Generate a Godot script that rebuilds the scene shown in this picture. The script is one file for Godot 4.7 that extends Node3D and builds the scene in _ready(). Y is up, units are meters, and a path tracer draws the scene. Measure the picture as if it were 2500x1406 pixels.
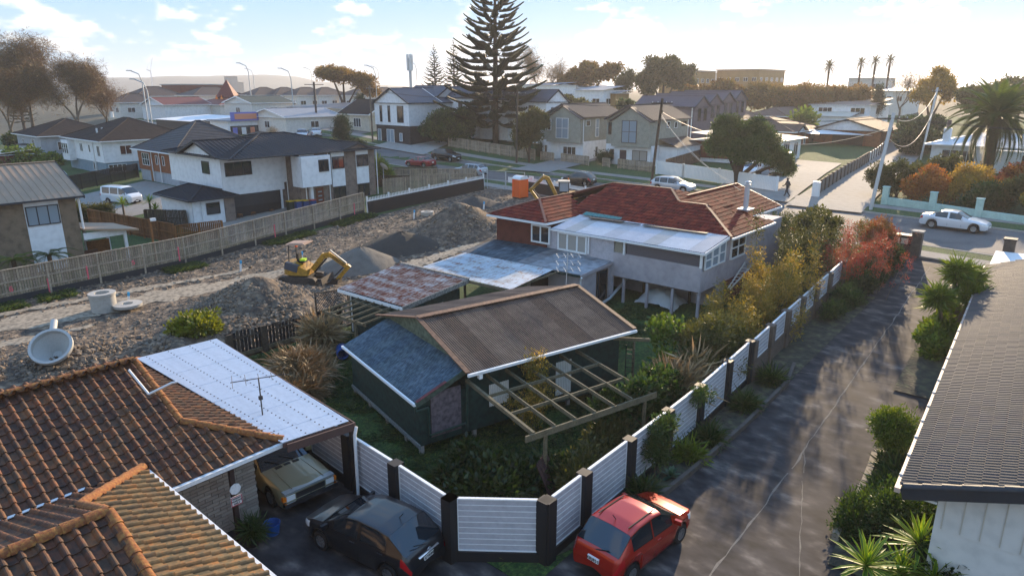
extends Node3D
# A suburban street corner seen from the air: x runs along the lots towards the street, z across them.
const HC := 12.8
var M := {}
var TX := {}
var used := {}
var rng := RandomNumberGenerator.new()
var nz := FastNoiseLite.new()
var boxm: ArrayMesh

class MB:
	var v := PackedVector3Array()
	var n := PackedVector3Array()
	var uv := PackedVector2Array()
	var c := PackedColorArray()
	var col := Color.WHITE
	var tinted := false
	var x := Transform3D()
	func tri(a: Vector3, b: Vector3, d: Vector3) -> void:
		var m := (b - a).cross(d - a).normalized()
		tri_n(a, b, d, m, m, m)
	func tri_n(a: Vector3, b: Vector3, d: Vector3, na: Vector3, nb: Vector3, nd: Vector3) -> void:
		v.append(x * a); v.append(x * d); v.append(x * b)
		n.append((x.basis * na).normalized()); n.append((x.basis * nd).normalized()); n.append((x.basis * nb).normalized())
		if tinted:
			c.append(col); c.append(col); c.append(col)
	func quad(a: Vector3, b: Vector3, d: Vector3, e: Vector3) -> void:
		tri(a, b, d); tri(a, d, e)
	func quad_n(a: Vector3, b: Vector3, d: Vector3, e: Vector3, na: Vector3, nb: Vector3, nd: Vector3, ne: Vector3) -> void:
		tri_n(a, b, d, na, nb, nd); tri_n(a, d, e, na, nd, ne)
	func poly(p: Array) -> void:
		for i in range(1, p.size() - 1):
			tri(p[0], p[i], p[i + 1])
	func bx(lo: Vector3, hi: Vector3) -> void:
		var a := Vector3(lo.x, lo.y, lo.z); var b := Vector3(hi.x, lo.y, lo.z); var d := Vector3(hi.x, lo.y, hi.z); var e := Vector3(lo.x, lo.y, hi.z)
		var f := Vector3(lo.x, hi.y, lo.z); var g := Vector3(hi.x, hi.y, lo.z); var h := Vector3(hi.x, hi.y, hi.z); var i := Vector3(lo.x, hi.y, hi.z)
		quad(a, b, d, e); quad(f, i, h, g); quad(a, f, g, b); quad(b, g, h, d); quad(d, h, i, e); quad(e, i, f, a)
	func box(at: Vector3, s: Vector3) -> void:
		bx(at - s / 2, at + s / 2)
	func obox(t: Transform3D, s: Vector3) -> void:
		var k := x
		x = x * t
		bx(-s / 2, s / 2)
		x = k
	func beam(a: Vector3, b: Vector3, w: float, h: float) -> void:
		var d := (b - a)
		var up := Vector3.UP if absf(d.normalized().y) < 0.98 else Vector3.RIGHT
		var z := d.normalized()
		var r := up.cross(z).normalized()
		obox(Transform3D(Basis(r, z.cross(r), z), (a + b) / 2), Vector3(w, h, d.length()))
	func tube(p: Array, r: Array, k := 6, cap := true) -> void:
		var rings := []
		for i in p.size():
			var d: Vector3 = (p[mini(i + 1, p.size() - 1)] - p[maxi(i - 1, 0)]).normalized()
			var up := Vector3.UP if absf(d.y) < 0.9 else Vector3.RIGHT
			var s := d.cross(up).normalized()
			var t := s.cross(d)
			var ring := []
			for j in k:
				var q := TAU * j / k
				ring.append(s * cos(q) + t * sin(q))
			rings.append(ring)
		for i in p.size() - 1:
			var ra: float = r[mini(i, r.size() - 1)]
			var rb: float = r[mini(i + 1, r.size() - 1)]
			for j in k:
				var j2 := (j + 1) % k
				quad_n(p[i] + rings[i][j] * ra, p[i + 1] + rings[i + 1][j] * rb, p[i + 1] + rings[i + 1][j2] * rb, p[i] + rings[i][j2] * ra, rings[i][j], rings[i + 1][j], rings[i + 1][j2], rings[i][j2])
		if cap:
			var e := p.size() - 1
			var re: float = r[mini(e, r.size() - 1)]
			for j in range(1, k - 1):
				tri(p[0] + rings[0][0] * r[0], p[0] + rings[0][j] * r[0], p[0] + rings[0][j + 1] * r[0])
				tri(p[e] + rings[e][0] * re, p[e] + rings[e][j + 1] * re, p[e] + rings[e][j] * re)
	func cyl(a: Vector3, b: Vector3, r0: float, r1: float, k := 12) -> void:
		tube([a, b], [r0, r1], k)
	func lathe(pr: Array, k := 16) -> void:
		for i in pr.size() - 1:
			var a: Vector2 = pr[i]
			var b: Vector2 = pr[i + 1]
			var t := b - a
			var m := Vector2(t.y, -t.x).normalized()
			for j in k:
				var q := TAU * j / k
				var w := TAU * (j + 1) / k
				var cq := Vector3(cos(q), 0, sin(q)); var cw := Vector3(cos(w), 0, sin(w))
				var nq := cq * m.x + Vector3.UP * m.y; var nw := cw * m.x + Vector3.UP * m.y
				quad_n(cq * a.x + Vector3.UP * a.y, cq * b.x + Vector3.UP * b.y, cw * b.x + Vector3.UP * b.y, cw * a.x + Vector3.UP * a.y, nq, nq, nw, nw)
	func mesh() -> ArrayMesh:
		var ar := []
		ar.resize(Mesh.ARRAY_MAX)
		ar[Mesh.ARRAY_VERTEX] = v
		ar[Mesh.ARRAY_NORMAL] = n
		if uv.size() == v.size():
			ar[Mesh.ARRAY_TEX_UV] = uv
		if tinted:
			ar[Mesh.ARRAY_COLOR] = c
		var m := ArrayMesh.new()
		if v.size():
			m.add_surface_from_arrays(Mesh.PRIMITIVE_TRIANGLES, ar)
		return m

func sm(k: float) -> float:
	k = clampf(k, 0, 1)
	return k * k * (3 - 2 * k)

func T(x: float, z: float) -> float:
	var d := 0.7547 * x - 0.656 * z
	var r := 0.656 * x + 0.7547 * z
	var h := 2.6 * clampf((x - 22) / 42, 0, 1) + 0.6 * clampf((x - 64) / 20, 0, 1)
	h += 2.6 * sm((d - 85) / 60) * sm((x - 50) / 25)
	return h + 4.0 * sm((d - 140) / 90) * sm((r - 10) / 40)

func G(x: float, z: float, up := 0.0) -> Vector3:
	return Vector3(x, T(x, z) + up, z)

# a point straight ahead d metres and r metres to the side of where the picture was taken from
func F(d: float, r: float) -> Vector2:
	return Vector2(0.7547 * d + 0.656 * r, -0.656 * d + 0.7547 * r)

func named(s: String) -> String:
	if not used.has(s):
		used[s] = 0
		return s
	used[s] += 1
	return "%s_%03d" % [s, used[s]]

func tag(o: Node, label: String, category: String, group := "") -> void:
	o.set_meta("label", label)
	o.set_meta("category", category)
	if group:
		o.set_meta("group", group)

func thing(called: String, label: String, category: String, at := Vector3.ZERO, turn := 0.0, group := "") -> Node3D:
	var o := Node3D.new()
	o.name = named(called)
	add_child(o)
	o.position = at
	o.rotation.y = deg_to_rad(turn)
	tag(o, label, category, group)
	return o

func put(parent: Node, called: String, mesh: Mesh, m: Material, t := Transform3D()) -> MeshInstance3D:
	var o := MeshInstance3D.new()
	o.name = called
	o.mesh = mesh
	o.material_override = null
	if mesh.get_surface_count() and m:
		o.set_surface_override_material(0, m)
	o.transform = t
	parent.add_child(o, true)
	return o

func bd(parent: Node, called: String, mb: MB, m: Material) -> MeshInstance3D:
	return put(parent, called, mb.mesh(), m)

func solo(called: String, mb: MB, m: Material, label: String, category: String, group := "") -> MeshInstance3D:
	var o := put(self, named(called), mb.mesh(), m)
	tag(o, label, category, group)
	return o

func struct(called: String, mesh: Mesh, m: Material) -> MeshInstance3D:
	var o := put(self, named(called), mesh, m)
	o.set_meta("kind", "structure")
	return o

func stuff(o: Node) -> Node:
	o.set_meta("kind", "stuff")
	return o

func bbox(parent: Node, called: String, lo: Vector3, hi: Vector3, m: Material) -> MeshInstance3D:
	return put(parent, called, boxm, m, Transform3D(Basis.from_scale(hi - lo), (lo + hi) / 2))

func beam(parent: Node, called: String, a: Vector3, b: Vector3, w: float, h: float, m: Material) -> MeshInstance3D:
	var d := b - a
	var up := Vector3.UP if absf(d.normalized().y) < 0.98 else Vector3.RIGHT
	var z := d.normalized()
	var r := up.cross(z).normalized()
	return put(parent, called, boxm, m, Transform3D(Basis(r * w, z.cross(r) * h, d), (a + b) / 2))

func multi(parent: Node, called: String, mesh: Mesh, m: Material, ts: Array, cs := []) -> MultiMeshInstance3D:
	var mm := MultiMesh.new()
	mm.transform_format = MultiMesh.TRANSFORM_3D
	mm.use_colors = cs.size() > 0
	mm.mesh = mesh
	mm.instance_count = ts.size()
	for i in ts.size():
		mm.set_instance_transform(i, ts[i])
		if cs.size():
			mm.set_instance_color(i, cs[i])
	var o := MultiMeshInstance3D.new()
	o.name = called
	o.multimesh = mm
	o.material_override = m
	parent.add_child(o, true)
	return o

func rnd(a: float, b: float) -> float:
	return rng.randf_range(a, b)

# ------------------------------------------------------------------ materials
func ntex(key: String, seed_: int, freq: float, stops: Array, size := 512, oct := 4, kind := FastNoiseLite.TYPE_SIMPLEX_SMOOTH) -> NoiseTexture2D:
	if TX.has(key):
		return TX[key]
	var f := FastNoiseLite.new()
	f.seed = seed_
	f.noise_type = kind
	f.frequency = freq
	f.fractal_octaves = oct
	var t := NoiseTexture2D.new()
	t.width = size
	t.height = size
	t.seamless = true
	t.noise = f
	if stops.size():
		var g := Gradient.new()
		var off := PackedFloat32Array()
		var cl := PackedColorArray()
		for s in stops:
			off.append(s[0])
			cl.append(s[1] if s[1] is Color else Color(s[1], s[1], s[1]))
		g.offsets = off
		g.colors = cl
		t.color_ramp = g
	TX[key] = t
	return t

# a surface: its colour, a fine pattern of `fine` metres and a coarse one of `coarse` metres
func mat(key: String, color: Color, rough := 0.85, fine := 1.2, tex := "mottle", coarse := 7.0, bump := 0.0, metal := 0.0) -> StandardMaterial3D:
	var clean := tex == "mottle"
	if M.has(key):
		return M[key]
	var m := StandardMaterial3D.new()
	m.resource_name = key
	m.albedo_color = color
	m.roughness = rough
	m.metallic = metal
	if tex:
		m.albedo_texture = TX[tex]
		m.uv1_triplanar = true
		m.uv1_world_triplanar = true
		m.uv1_scale = Vector3.ONE / fine
	if coarse > 0:
		m.detail_enabled = true
		m.detail_albedo = TX["soft" if clean else "patch"]
		m.detail_blend_mode = BaseMaterial3D.BLEND_MODE_MUL
		m.detail_uv_layer = BaseMaterial3D.DETAIL_UV_2
		m.uv2_triplanar = true
		m.uv2_world_triplanar = true
		m.uv2_scale = Vector3.ONE / coarse
	if bump > 0:
		m.heightmap_enabled = true
		m.heightmap_texture = TX["grain"]
		m.heightmap_scale = bump
	M[key] = m
	return m

func plain(key: String, color: Color, rough := 0.5, metal := 0.0) -> StandardMaterial3D:
	return mat(key, color, rough, 1.0, "", 0.0, 0.0, metal)

func leafmat(key: String, back: Color) -> StandardMaterial3D:
	var m := StandardMaterial3D.new()
	m.resource_name = key
	m.albedo_color = Color.WHITE
	m.vertex_color_use_as_albedo = true
	m.roughness = 0.5
	m.backlight_enabled = true
	m.backlight = back
	M[key] = m
	return m

func textures() -> void:
	ntex("mottle", 3, 0.02, [[0.0, 0.9], [0.5, 0.97], [1.0, 1.0]], 512, 5)
	ntex("patch", 11, 0.008, [[0.0, 0.74], [0.45, 0.93], [1.0, 1.0]], 512, 4)
	ntex("soft", 12, 0.01, [[0.0, 0.9], [0.5, 0.97], [1.0, 1.0]], 512, 4)
	ntex("grain", 5, 0.08, [[0.0, 0.0], [1.0, 1.0]], 512, 4)
	ntex("speck", 8, 0.12, [[0.0, 0.5], [0.4, 0.8], [0.6, 0.95], [1.0, 1.0]], 512, 3)
	ntex("streak", 21, 0.012, [[0.0, 0.55], [0.45, 0.85], [1.0, 1.0]], 512, 5, FastNoiseLite.TYPE_PERLIN)
	ntex("asphalt", 31, 0.007, [[0.0, Color("2c2a2a")], [0.35, Color("3e3b3b")], [0.55, Color("484444")], [0.68, Color("57514e")], [1.0, Color("867e75")]], 1024, 7)
	ntex("road", 32, 0.05, [[0.0, Color("565350")], [0.5, Color("6b6764")], [1.0, Color("7d7873")]], 512, 5)
	ntex("dirt", 33, 0.012, [[0.0, Color("332b24")], [0.35, Color("4b4037")], [0.52, Color("645546")], [0.66, Color("84715c")], [0.8, Color("a08b72")], [1.0, Color("b3a085")]], 1024, 6)
	ntex("clay", 34, 0.03, [[0.0, Color("4a3b2e")], [0.4, Color("735d48")], [0.7, Color("8f7659")], [1.0, Color("b09a7c")]], 512, 5)
	ntex("gravel", 35, 0.1, [[0.0, Color("3e3c39")], [0.5, Color("716b62")], [1.0, Color("a39b8d")]], 512, 4)
	ntex("lawn", 36, 0.03, [[0.0, Color("1f2d14")], [0.45, Color("34501d")], [0.75, Color("4d682a")], [1.0, Color("6f7f3c")]], 512, 5)
	ntex("soil", 37, 0.03, [[0.0, Color("2e2a22")], [0.5, Color("4a4637")], [0.8, Color("5d5f40")], [1.0, Color("6f6a55")]], 512, 5)
	ntex("rust", 38, 0.01, [[0.0, Color("5e2b1d")], [0.42, Color("7c3d27")], [0.5, Color("8d5136")], [0.56, Color("b5b1ac")], [1.0, Color("c3c6c8")]], 1024, 6)
	ntex("oldiron", 39, 0.015, [[0.0, Color("4d3b33")], [0.4, Color("776356")], [0.6, Color("8b7565")], [1.0, Color("a08a78")]], 512, 6)
	ntex("slate", 40, 0.025, [[0.0, Color("28343d")], [0.4, Color("3c4c57")], [0.62, Color("5c6f7b")], [0.8, Color("76868c")], [1.0, Color("7d8468")]], 512, 6)
	ntex("flake", 41, 0.012, [[0.0, Color("8a5a3f")], [0.3, Color("9d6e50")], [0.34, Color("c3c9cd")], [1.0, Color("d8dde0")]], 1024, 6)
	ntex("moss", 44, 0.02, [[0.0, Color("7d8474")], [0.35, Color("a39a8a")], [0.5, Color("cdbfae")], [0.62, Color("f0d8b4")], [0.74, Color("ffc489")], [1.0, Color("b8b894")]], 512, 6)
	ntex("timber", 42, 0.02, [[0.0, Color("8b7f6f")], [0.5, Color("b5a897")], [1.0, Color("d2c7b6")]], 512, 5)
	ntex("lichen", 43, 0.02, [[0.0, Color("6b4a33")], [0.45, Color("8a5f3f")], [0.6, Color("9a7a45")], [0.75, Color("a98a52")], [1.0, Color("8a8c6a")]], 512, 5)

func texmat(key: String, tex: String, size: float, rough := 0.9, bump := 0.0, tint := Color.WHITE, coarse := 9.0, metal := 0.0) -> StandardMaterial3D:
	return mat(key, tint, rough, size, tex, coarse, bump, metal)

func materials() -> void:
	textures()
	texmat("ground", "soil", 9.0, 0.95, 3.0, Color.WHITE, 30.0)
	texmat("asphalt", "asphalt", 7.0, 0.8, 0.0, Color.WHITE, 4.0)
	M.asphalt.uv1_scale = Vector3(0.16, 0.14, 0.09)
	M.asphalt.metallic_specular = 0.25
	texmat("road", "road", 3.0, 0.85, 0.6, Color.WHITE, 11.0)
	texmat("dirt", "dirt", 9.0, 0.95, 6.0, Color.WHITE, 5.0)
	texmat("clay", "clay", 2.5, 0.95, 5.0, Color.WHITE, 4.0)
	texmat("gravel", "gravel", 1.2, 0.95, 3.0, Color.WHITE, 4.0)
	texmat("graygravel", "gravel", 1.2, 0.95, 3.0, Color("9ea1a6"), 4.0)
	texmat("lawn", "lawn", 3.0, 0.95, 4.0, Color.WHITE, 6.0)
	texmat("rust", "rust", 3.2, 0.75, 0.5, Color.WHITE, 5.0)
	texmat("flake", "flake", 4.5, 0.6, 0.3, Color.WHITE, 6.0)
	texmat("oldiron", "oldiron", 3.0, 0.7, 0.4, Color.WHITE, 6.0)
	texmat("slate", "slate", 1.6, 0.75, 0.6, Color.WHITE, 4.0)
	texmat("timber", "timber", 1.3, 0.9, 0.3, Color("f2ece4"), 5.0)
	texmat("darktimber", "timber", 1.3, 0.9, 0.8, Color("6f675e"), 3.0)
	texmat("newtimber", "timber", 1.3, 0.9, 0.6, Color("c98f56"), 5.0)
	texmat("oldtimber", "timber", 0.9, 0.9, 0.8, Color("9c9a86"), 2.0)
	mat("concrete", Color("a7a198"), 0.9, 1.6, "mottle", 6.0, 0.6)
	mat("path", Color("8f8a83"), 0.9, 1.6, "mottle", 5.0, 0.6)
	mat("white", Color("e6e7e8"), 0.55, 7.0, "mottle", 0.0)
	mat("offwhite", Color("d6d2ca"), 0.6, 6.0, "mottle", 0.0)
	mat("cream", Color("c9c0ae"), 0.7, 2.0, "mottle", 6.0)
	mat("trim", Color("e8e8e6"), 0.5, 1.0, "mottle", 0.0)
	mat("black", Color("1c1b1d"), 0.6, 1.5, "mottle", 4.0)
	mat("charcoal", Color("2f3034"), 0.6, 1.5, "mottle", 5.0)
	mat("darkroof", Color("2b2c31"), 0.65, 1.4, "mottle", 7.0)
	M.darkroof.metallic_specular = 0.3
	mat("browntile", Color("453b37"), 0.9, 0.9, "speck", 4.0)
	M.browntile.metallic_specular = 0.25
	mat("tanroof", Color("a3896f"), 0.6, 1.4, "mottle", 6.0)
	mat("redtile", Color("7e2d20"), 0.7, 0.9, "streak", 2.5, 0.6)
	mat("greywall", Color("b3abae"), 0.85, 5.0, "mottle", 9.0)
	mat("greenwall", Color("1d4039"), 0.75, 1.4, "streak", 2.2, 0.3)
	mat("brick", Color("a6897a"), 0.9, 0.5, "speck", 3.0, 0.6)
	mat("redbrick", Color("7d3f31"), 0.9, 0.5, "speck", 3.0, 0.6)
	mat("orangebrick", Color("a8663d"), 0.9, 0.5, "speck", 3.0, 0.6)
	mat("tanbrick", Color("a08a72"), 0.9, 0.5, "speck", 3.0, 0.6)
	mat("greybrick", Color("8d847c"), 0.9, 0.5, "speck", 3.0, 0.6)
	mat("darkbrick", Color("3f3635"), 0.9, 0.5, "speck", 3.0, 0.6)
	mat("mint", Color("b9d6cb"), 0.7, 2.0, "mottle", 4.0)
	mat("purple", Color("6e6268"), 0.7, 2.0, "mottle", 5.0)
	mat("sage", Color("9c9a8c"), 0.75, 2.0, "mottle", 5.0)
	mat("brownroof", Color("594c46"), 0.7, 1.6, "mottle", 6.0)
	mat("bark", Color("5b4a3b"), 0.95, 0.6, "speck", 2.0, 2.0)
	mat("palebark", Color("8a7c6b"), 0.95, 0.6, "speck", 2.0, 2.0)
	mat("palmbark", Color("6b543f"), 0.95, 0.4, "speck", 1.0, 4.0)
	mat("hill", Color("5d6a5a"), 0.95, 400.0, "speck", 900.0)
	plain("steel", Color("a8abad"), 0.35, 0.8)
	plain("galv", Color("b7babb"), 0.45, 0.3)
	plain("rubber", Color("141414"), 0.85)
	plain("chrome", Color("d0d2d4"), 0.12, 1.0)
	plain("wire", Color("34302d"), 0.7)
	plain("palewire", Color("c9b9a4"), 0.5)
	plain("cap", Color("d8d6d2"), 0.5)
	plain("orange", Color("f0661c"), 0.45)
	plain("pink", Color("e86a7a"), 0.8)
	plain("blueplastic", Color("1d4f8f"), 0.4)
	plain("tyre", Color("161617"), 0.9)
	plain("lamp", Color("d8dad8"), 0.1)
	plain("taillamp", Color("a3141a"), 0.15)
	plain("amber", Color("d9741c"), 0.2)
	mat("machine", Color("d39a22"), 0.45, 1.0, "streak", 1.5)
	mat("machinedark", Color("3a3733"), 0.7, 0.8, "streak", 1.5)
	var gl := plain("glass", Color("1a2228"), 0.06)
	gl.metallic_specular = 0.7
	var gl2 := plain("sky_painted_glass", Color("8796a0"), 0.08)  # pale sky reflection is painted into this pane colour
	gl2.metallic_specular = 0.9
	plain("curtain", Color("9a958d"), 0.6)
	leafmat("leaf", Color(0.86, 0.88, 0.5))
	leafmat("drytwig", Color(0.6, 0.48, 0.3))
	var p := StandardMaterial3D.new()
	p.resource_name = "polycarbonate"
	p.albedo_color = Color("dfe4ec")
	p.roughness = 0.35
	p.backlight_enabled = true
	p.backlight = Color(0.5, 0.52, 0.55)
	p.albedo_texture = TX["mottle"]
	p.uv1_triplanar = true
	p.uv1_world_triplanar = true
	p.uv1_scale = Vector3.ONE * 0.4
	M["poly"] = p

func paint(key: String, c: Color, rough := 0.25, metal := 0.3) -> StandardMaterial3D:
	var m := plain(key, c, rough, metal)
	m.clearcoat_enabled = true
	m.clearcoat = 0.8
	m.clearcoat_roughness = 0.08
	return m

# ------------------------------------------------------------------ camera, sky, light
const SUN_AZ := -15.5
const SUN_EL := 16.0

func sun_dir() -> Vector3:
	var e := deg_to_rad(SUN_EL)
	var q := deg_to_rad(SUN_AZ)
	return Vector3(cos(e) * cos(q), sin(e), cos(e) * sin(q))

func sky_color(d: Vector3, f: FastNoiseLite, g: FastNoiseLite) -> Color:
	var el := rad_to_deg(asin(clampf(d.y, -1, 1)))
	var k := clampf(el / 9.0, 0, 1)
	var base := Color(0.58, 0.64, 0.68).lerp(Color(0.24, 0.45, 0.68), pow(k, 0.7))
	base = base.lerp(Color(0.17, 0.38, 0.80), sm((el - 8.0) / 60.0))
	var flat := Vector3(d.x, 0, d.z).normalized()
	var h := flat.dot(Vector3(sun_dir().x, 0, sun_dir().z).normalized())
	var warm := pow(clampf(h * 0.5 + 0.5, 0, 1), 14.0) * (1.0 - sm(el / 26.0))
	base = base.lerp(Color(0.72, 0.69, 0.64), 0.35 * warm)
	var s := Vector3(d.x, d.y * 2.6, d.z)
	var a := f.get_noise_3dv(s * 100.0) * 0.62 + g.get_noise_3dv(s * 100.0) * 0.38
	var cover := sm((a - 0.02) / 0.22) * sm((el - 0.6) / 2.0) * (1.0 - 0.6 * sm((el - 12.0) / 40.0))
	var lit := Color(0.86, 0.85, 0.83).lerp(Color(0.64, 0.67, 0.72), sm((g.get_noise_3dv((s - Vector3(0, 0.03, 0)) * 100.0) + 0.1) * 1.2) * 0.5)
	base = base.lerp(lit, cover * 0.85)
	var ang := rad_to_deg(acos(clampf(d.dot(sun_dir()), -1, 1)))
	return base + Color(0.6, 0.48, 0.33) * exp(-ang * ang / 40.0)

func make_sky() -> Sky:
	var w := 4096
	var h := 2048
	var im := Image.create(w, h, false, Image.FORMAT_RGBF)
	var f := FastNoiseLite.new()
	f.seed = 14
	f.frequency = 0.055
	f.fractal_octaves = 4
	var g := FastNoiseLite.new()
	g.seed = 5
	g.frequency = 0.2
	g.fractal_octaves = 4
	im.fill(Color(0.42, 0.40, 0.36))
	var y := 0
	while y < h / 2:
		var el := 90.0 - (y + 0.5) * 180.0 / h
		var b := 16 if el > 24.0 else (4 if el > 10.0 else 2)
		var x := 0
		while x < w:
			var q := ((x + b * 0.5) / w - 0.5) * TAU
			var e := deg_to_rad(90.0 - (y + b * 0.5) * 180.0 / h)
			var d := Vector3(sin(q) * cos(e), sin(e), -cos(q) * cos(e))
			im.fill_rect(Rect2i(x, y, b, b), sky_color(d, f, g))
			x += b
		y += b
	var p := PanoramaSkyMaterial.new()
	p.panorama = ImageTexture.create_from_image(im)
	var s := Sky.new()
	s.sky_material = p
	return s

func light_and_camera() -> void:
	var cam := Camera3D.new()
	cam.name = "camera"
	cam.position = Vector3(0, HC, 0)
	cam.rotation = Vector3(deg_to_rad(-16.32), deg_to_rad(-49.0), 0)
	cam.fov = 45.73
	cam.near = 0.5
	cam.far = 12000
	add_child(cam)
	cam.current = true
	var e := Environment.new()
	e.background_mode = Environment.BG_SKY
	e.sky = make_sky()
	e.background_energy_multiplier = 0.82
	e.tonemap_mode = Environment.TONE_MAPPER_LINEAR
	e.tonemap_exposure = 1.95
	e.sdfgi_enabled = true
	e.ssao_enabled = true
	e.ssil_enabled = true
	e.volumetric_fog_enabled = true
	e.volumetric_fog_density = 0.00034
	e.volumetric_fog_albedo = Color(0.97, 0.97, 1.0)
	e.volumetric_fog_anisotropy = 0.42
	var w := WorldEnvironment.new()
	w.environment = e
	add_child(w)
	var s := DirectionalLight3D.new()
	s.name = "sun"
	s.light_color = Color(1.0, 0.89, 0.74)
	s.light_energy = 1.6
	s.light_angular_distance = 0.6
	s.shadow_enabled = true
	add_child(s)
	s.look_at_from_position(Vector3.ZERO, -sun_dir())

# ------------------------------------------------------------------ ground
func drape(called: String, m: Material, p: Array, nu: int, nv: int, off: float, rough := 0.0) -> MeshInstance3D:
	var mb := MB.new()
	var gd := []
	for i in nu + 1:
		var row := []
		for j in nv + 1:
			var u := float(i) / nu
			var w := float(j) / nv
			var q: Vector2 = (p[0] as Vector2).lerp(p[1], u).lerp((p[3] as Vector2).lerp(p[2], u), w)
			row.append(G(q.x, q.y, off + (nz.get_noise_2d(q.x * 9, q.y * 9) * rough if rough > 0 else 0.0)))
		gd.append(row)
	sheet(mb, gd)
	return struct(called, mb.mesh(), m)

# a smooth sheet over a grid of points
func sheet(mb: MB, gd: Array) -> void:
	var nu := gd.size() - 1
	var nv: int = gd[0].size() - 1
	var ns := []
	for i in nu + 1:
		var row := []
		for j in nv + 1:
			var a: Vector3 = gd[mini(i + 1, nu)][j] - gd[maxi(i - 1, 0)][j]
			var b: Vector3 = gd[i][mini(j + 1, nv)] - gd[i][maxi(j - 1, 0)]
			var k := b.cross(a).normalized()
			row.append(k if k.y >= 0 else -k)
		ns.append(row)
	var h := nv / 2
	var flip: bool = ((gd[nu][h] - gd[nu - 1][h]) as Vector3).cross(gd[nu][mini(h + 1, nv)] - gd[nu][mini(h + 1, nv) - 1]).y < 0
	for i in nu:
		for j in nv:
			if flip:
				mb.quad_n(gd[i][j], gd[i][j + 1], gd[i + 1][j + 1], gd[i + 1][j], ns[i][j], ns[i][j + 1], ns[i + 1][j + 1], ns[i + 1][j])
			else:
				mb.quad_n(gd[i][j], gd[i + 1][j], gd[i + 1][j + 1], gd[i][j + 1], ns[i][j], ns[i + 1][j], ns[i + 1][j + 1], ns[i][j + 1])

func RC(z: float) -> float:   # the middle of the street
	return 58.7 + 0.1 * (-z - 8.0)

func strip(called: String, m: Material, lo: float, hi: float, off: float, z0 := 26.0, z1 := -190.0, thick := 0.0) -> void:
	var mb := MB.new()
	var a := []
	var b := []
	var n := 110
	for i in n + 1:
		var z := lerpf(z0, z1, float(i) / n)
		a.append(G(RC(z) + lo, z, off))
		b.append(G(RC(z) + hi, z, off))
	sheet(mb, [a, b])
	if thick > 0:
		for i in n:
			var dn := Vector3.DOWN * thick
			mb.quad(a[i], a[i + 1], a[i + 1] + dn, a[i] + dn)
			mb.quad(b[i + 1], b[i], b[i] + dn, b[i + 1] + dn)
	struct(called, mb.mesh(), m)

func V(x: float, z: float) -> Vector2:
	return Vector2(x, z)

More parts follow.
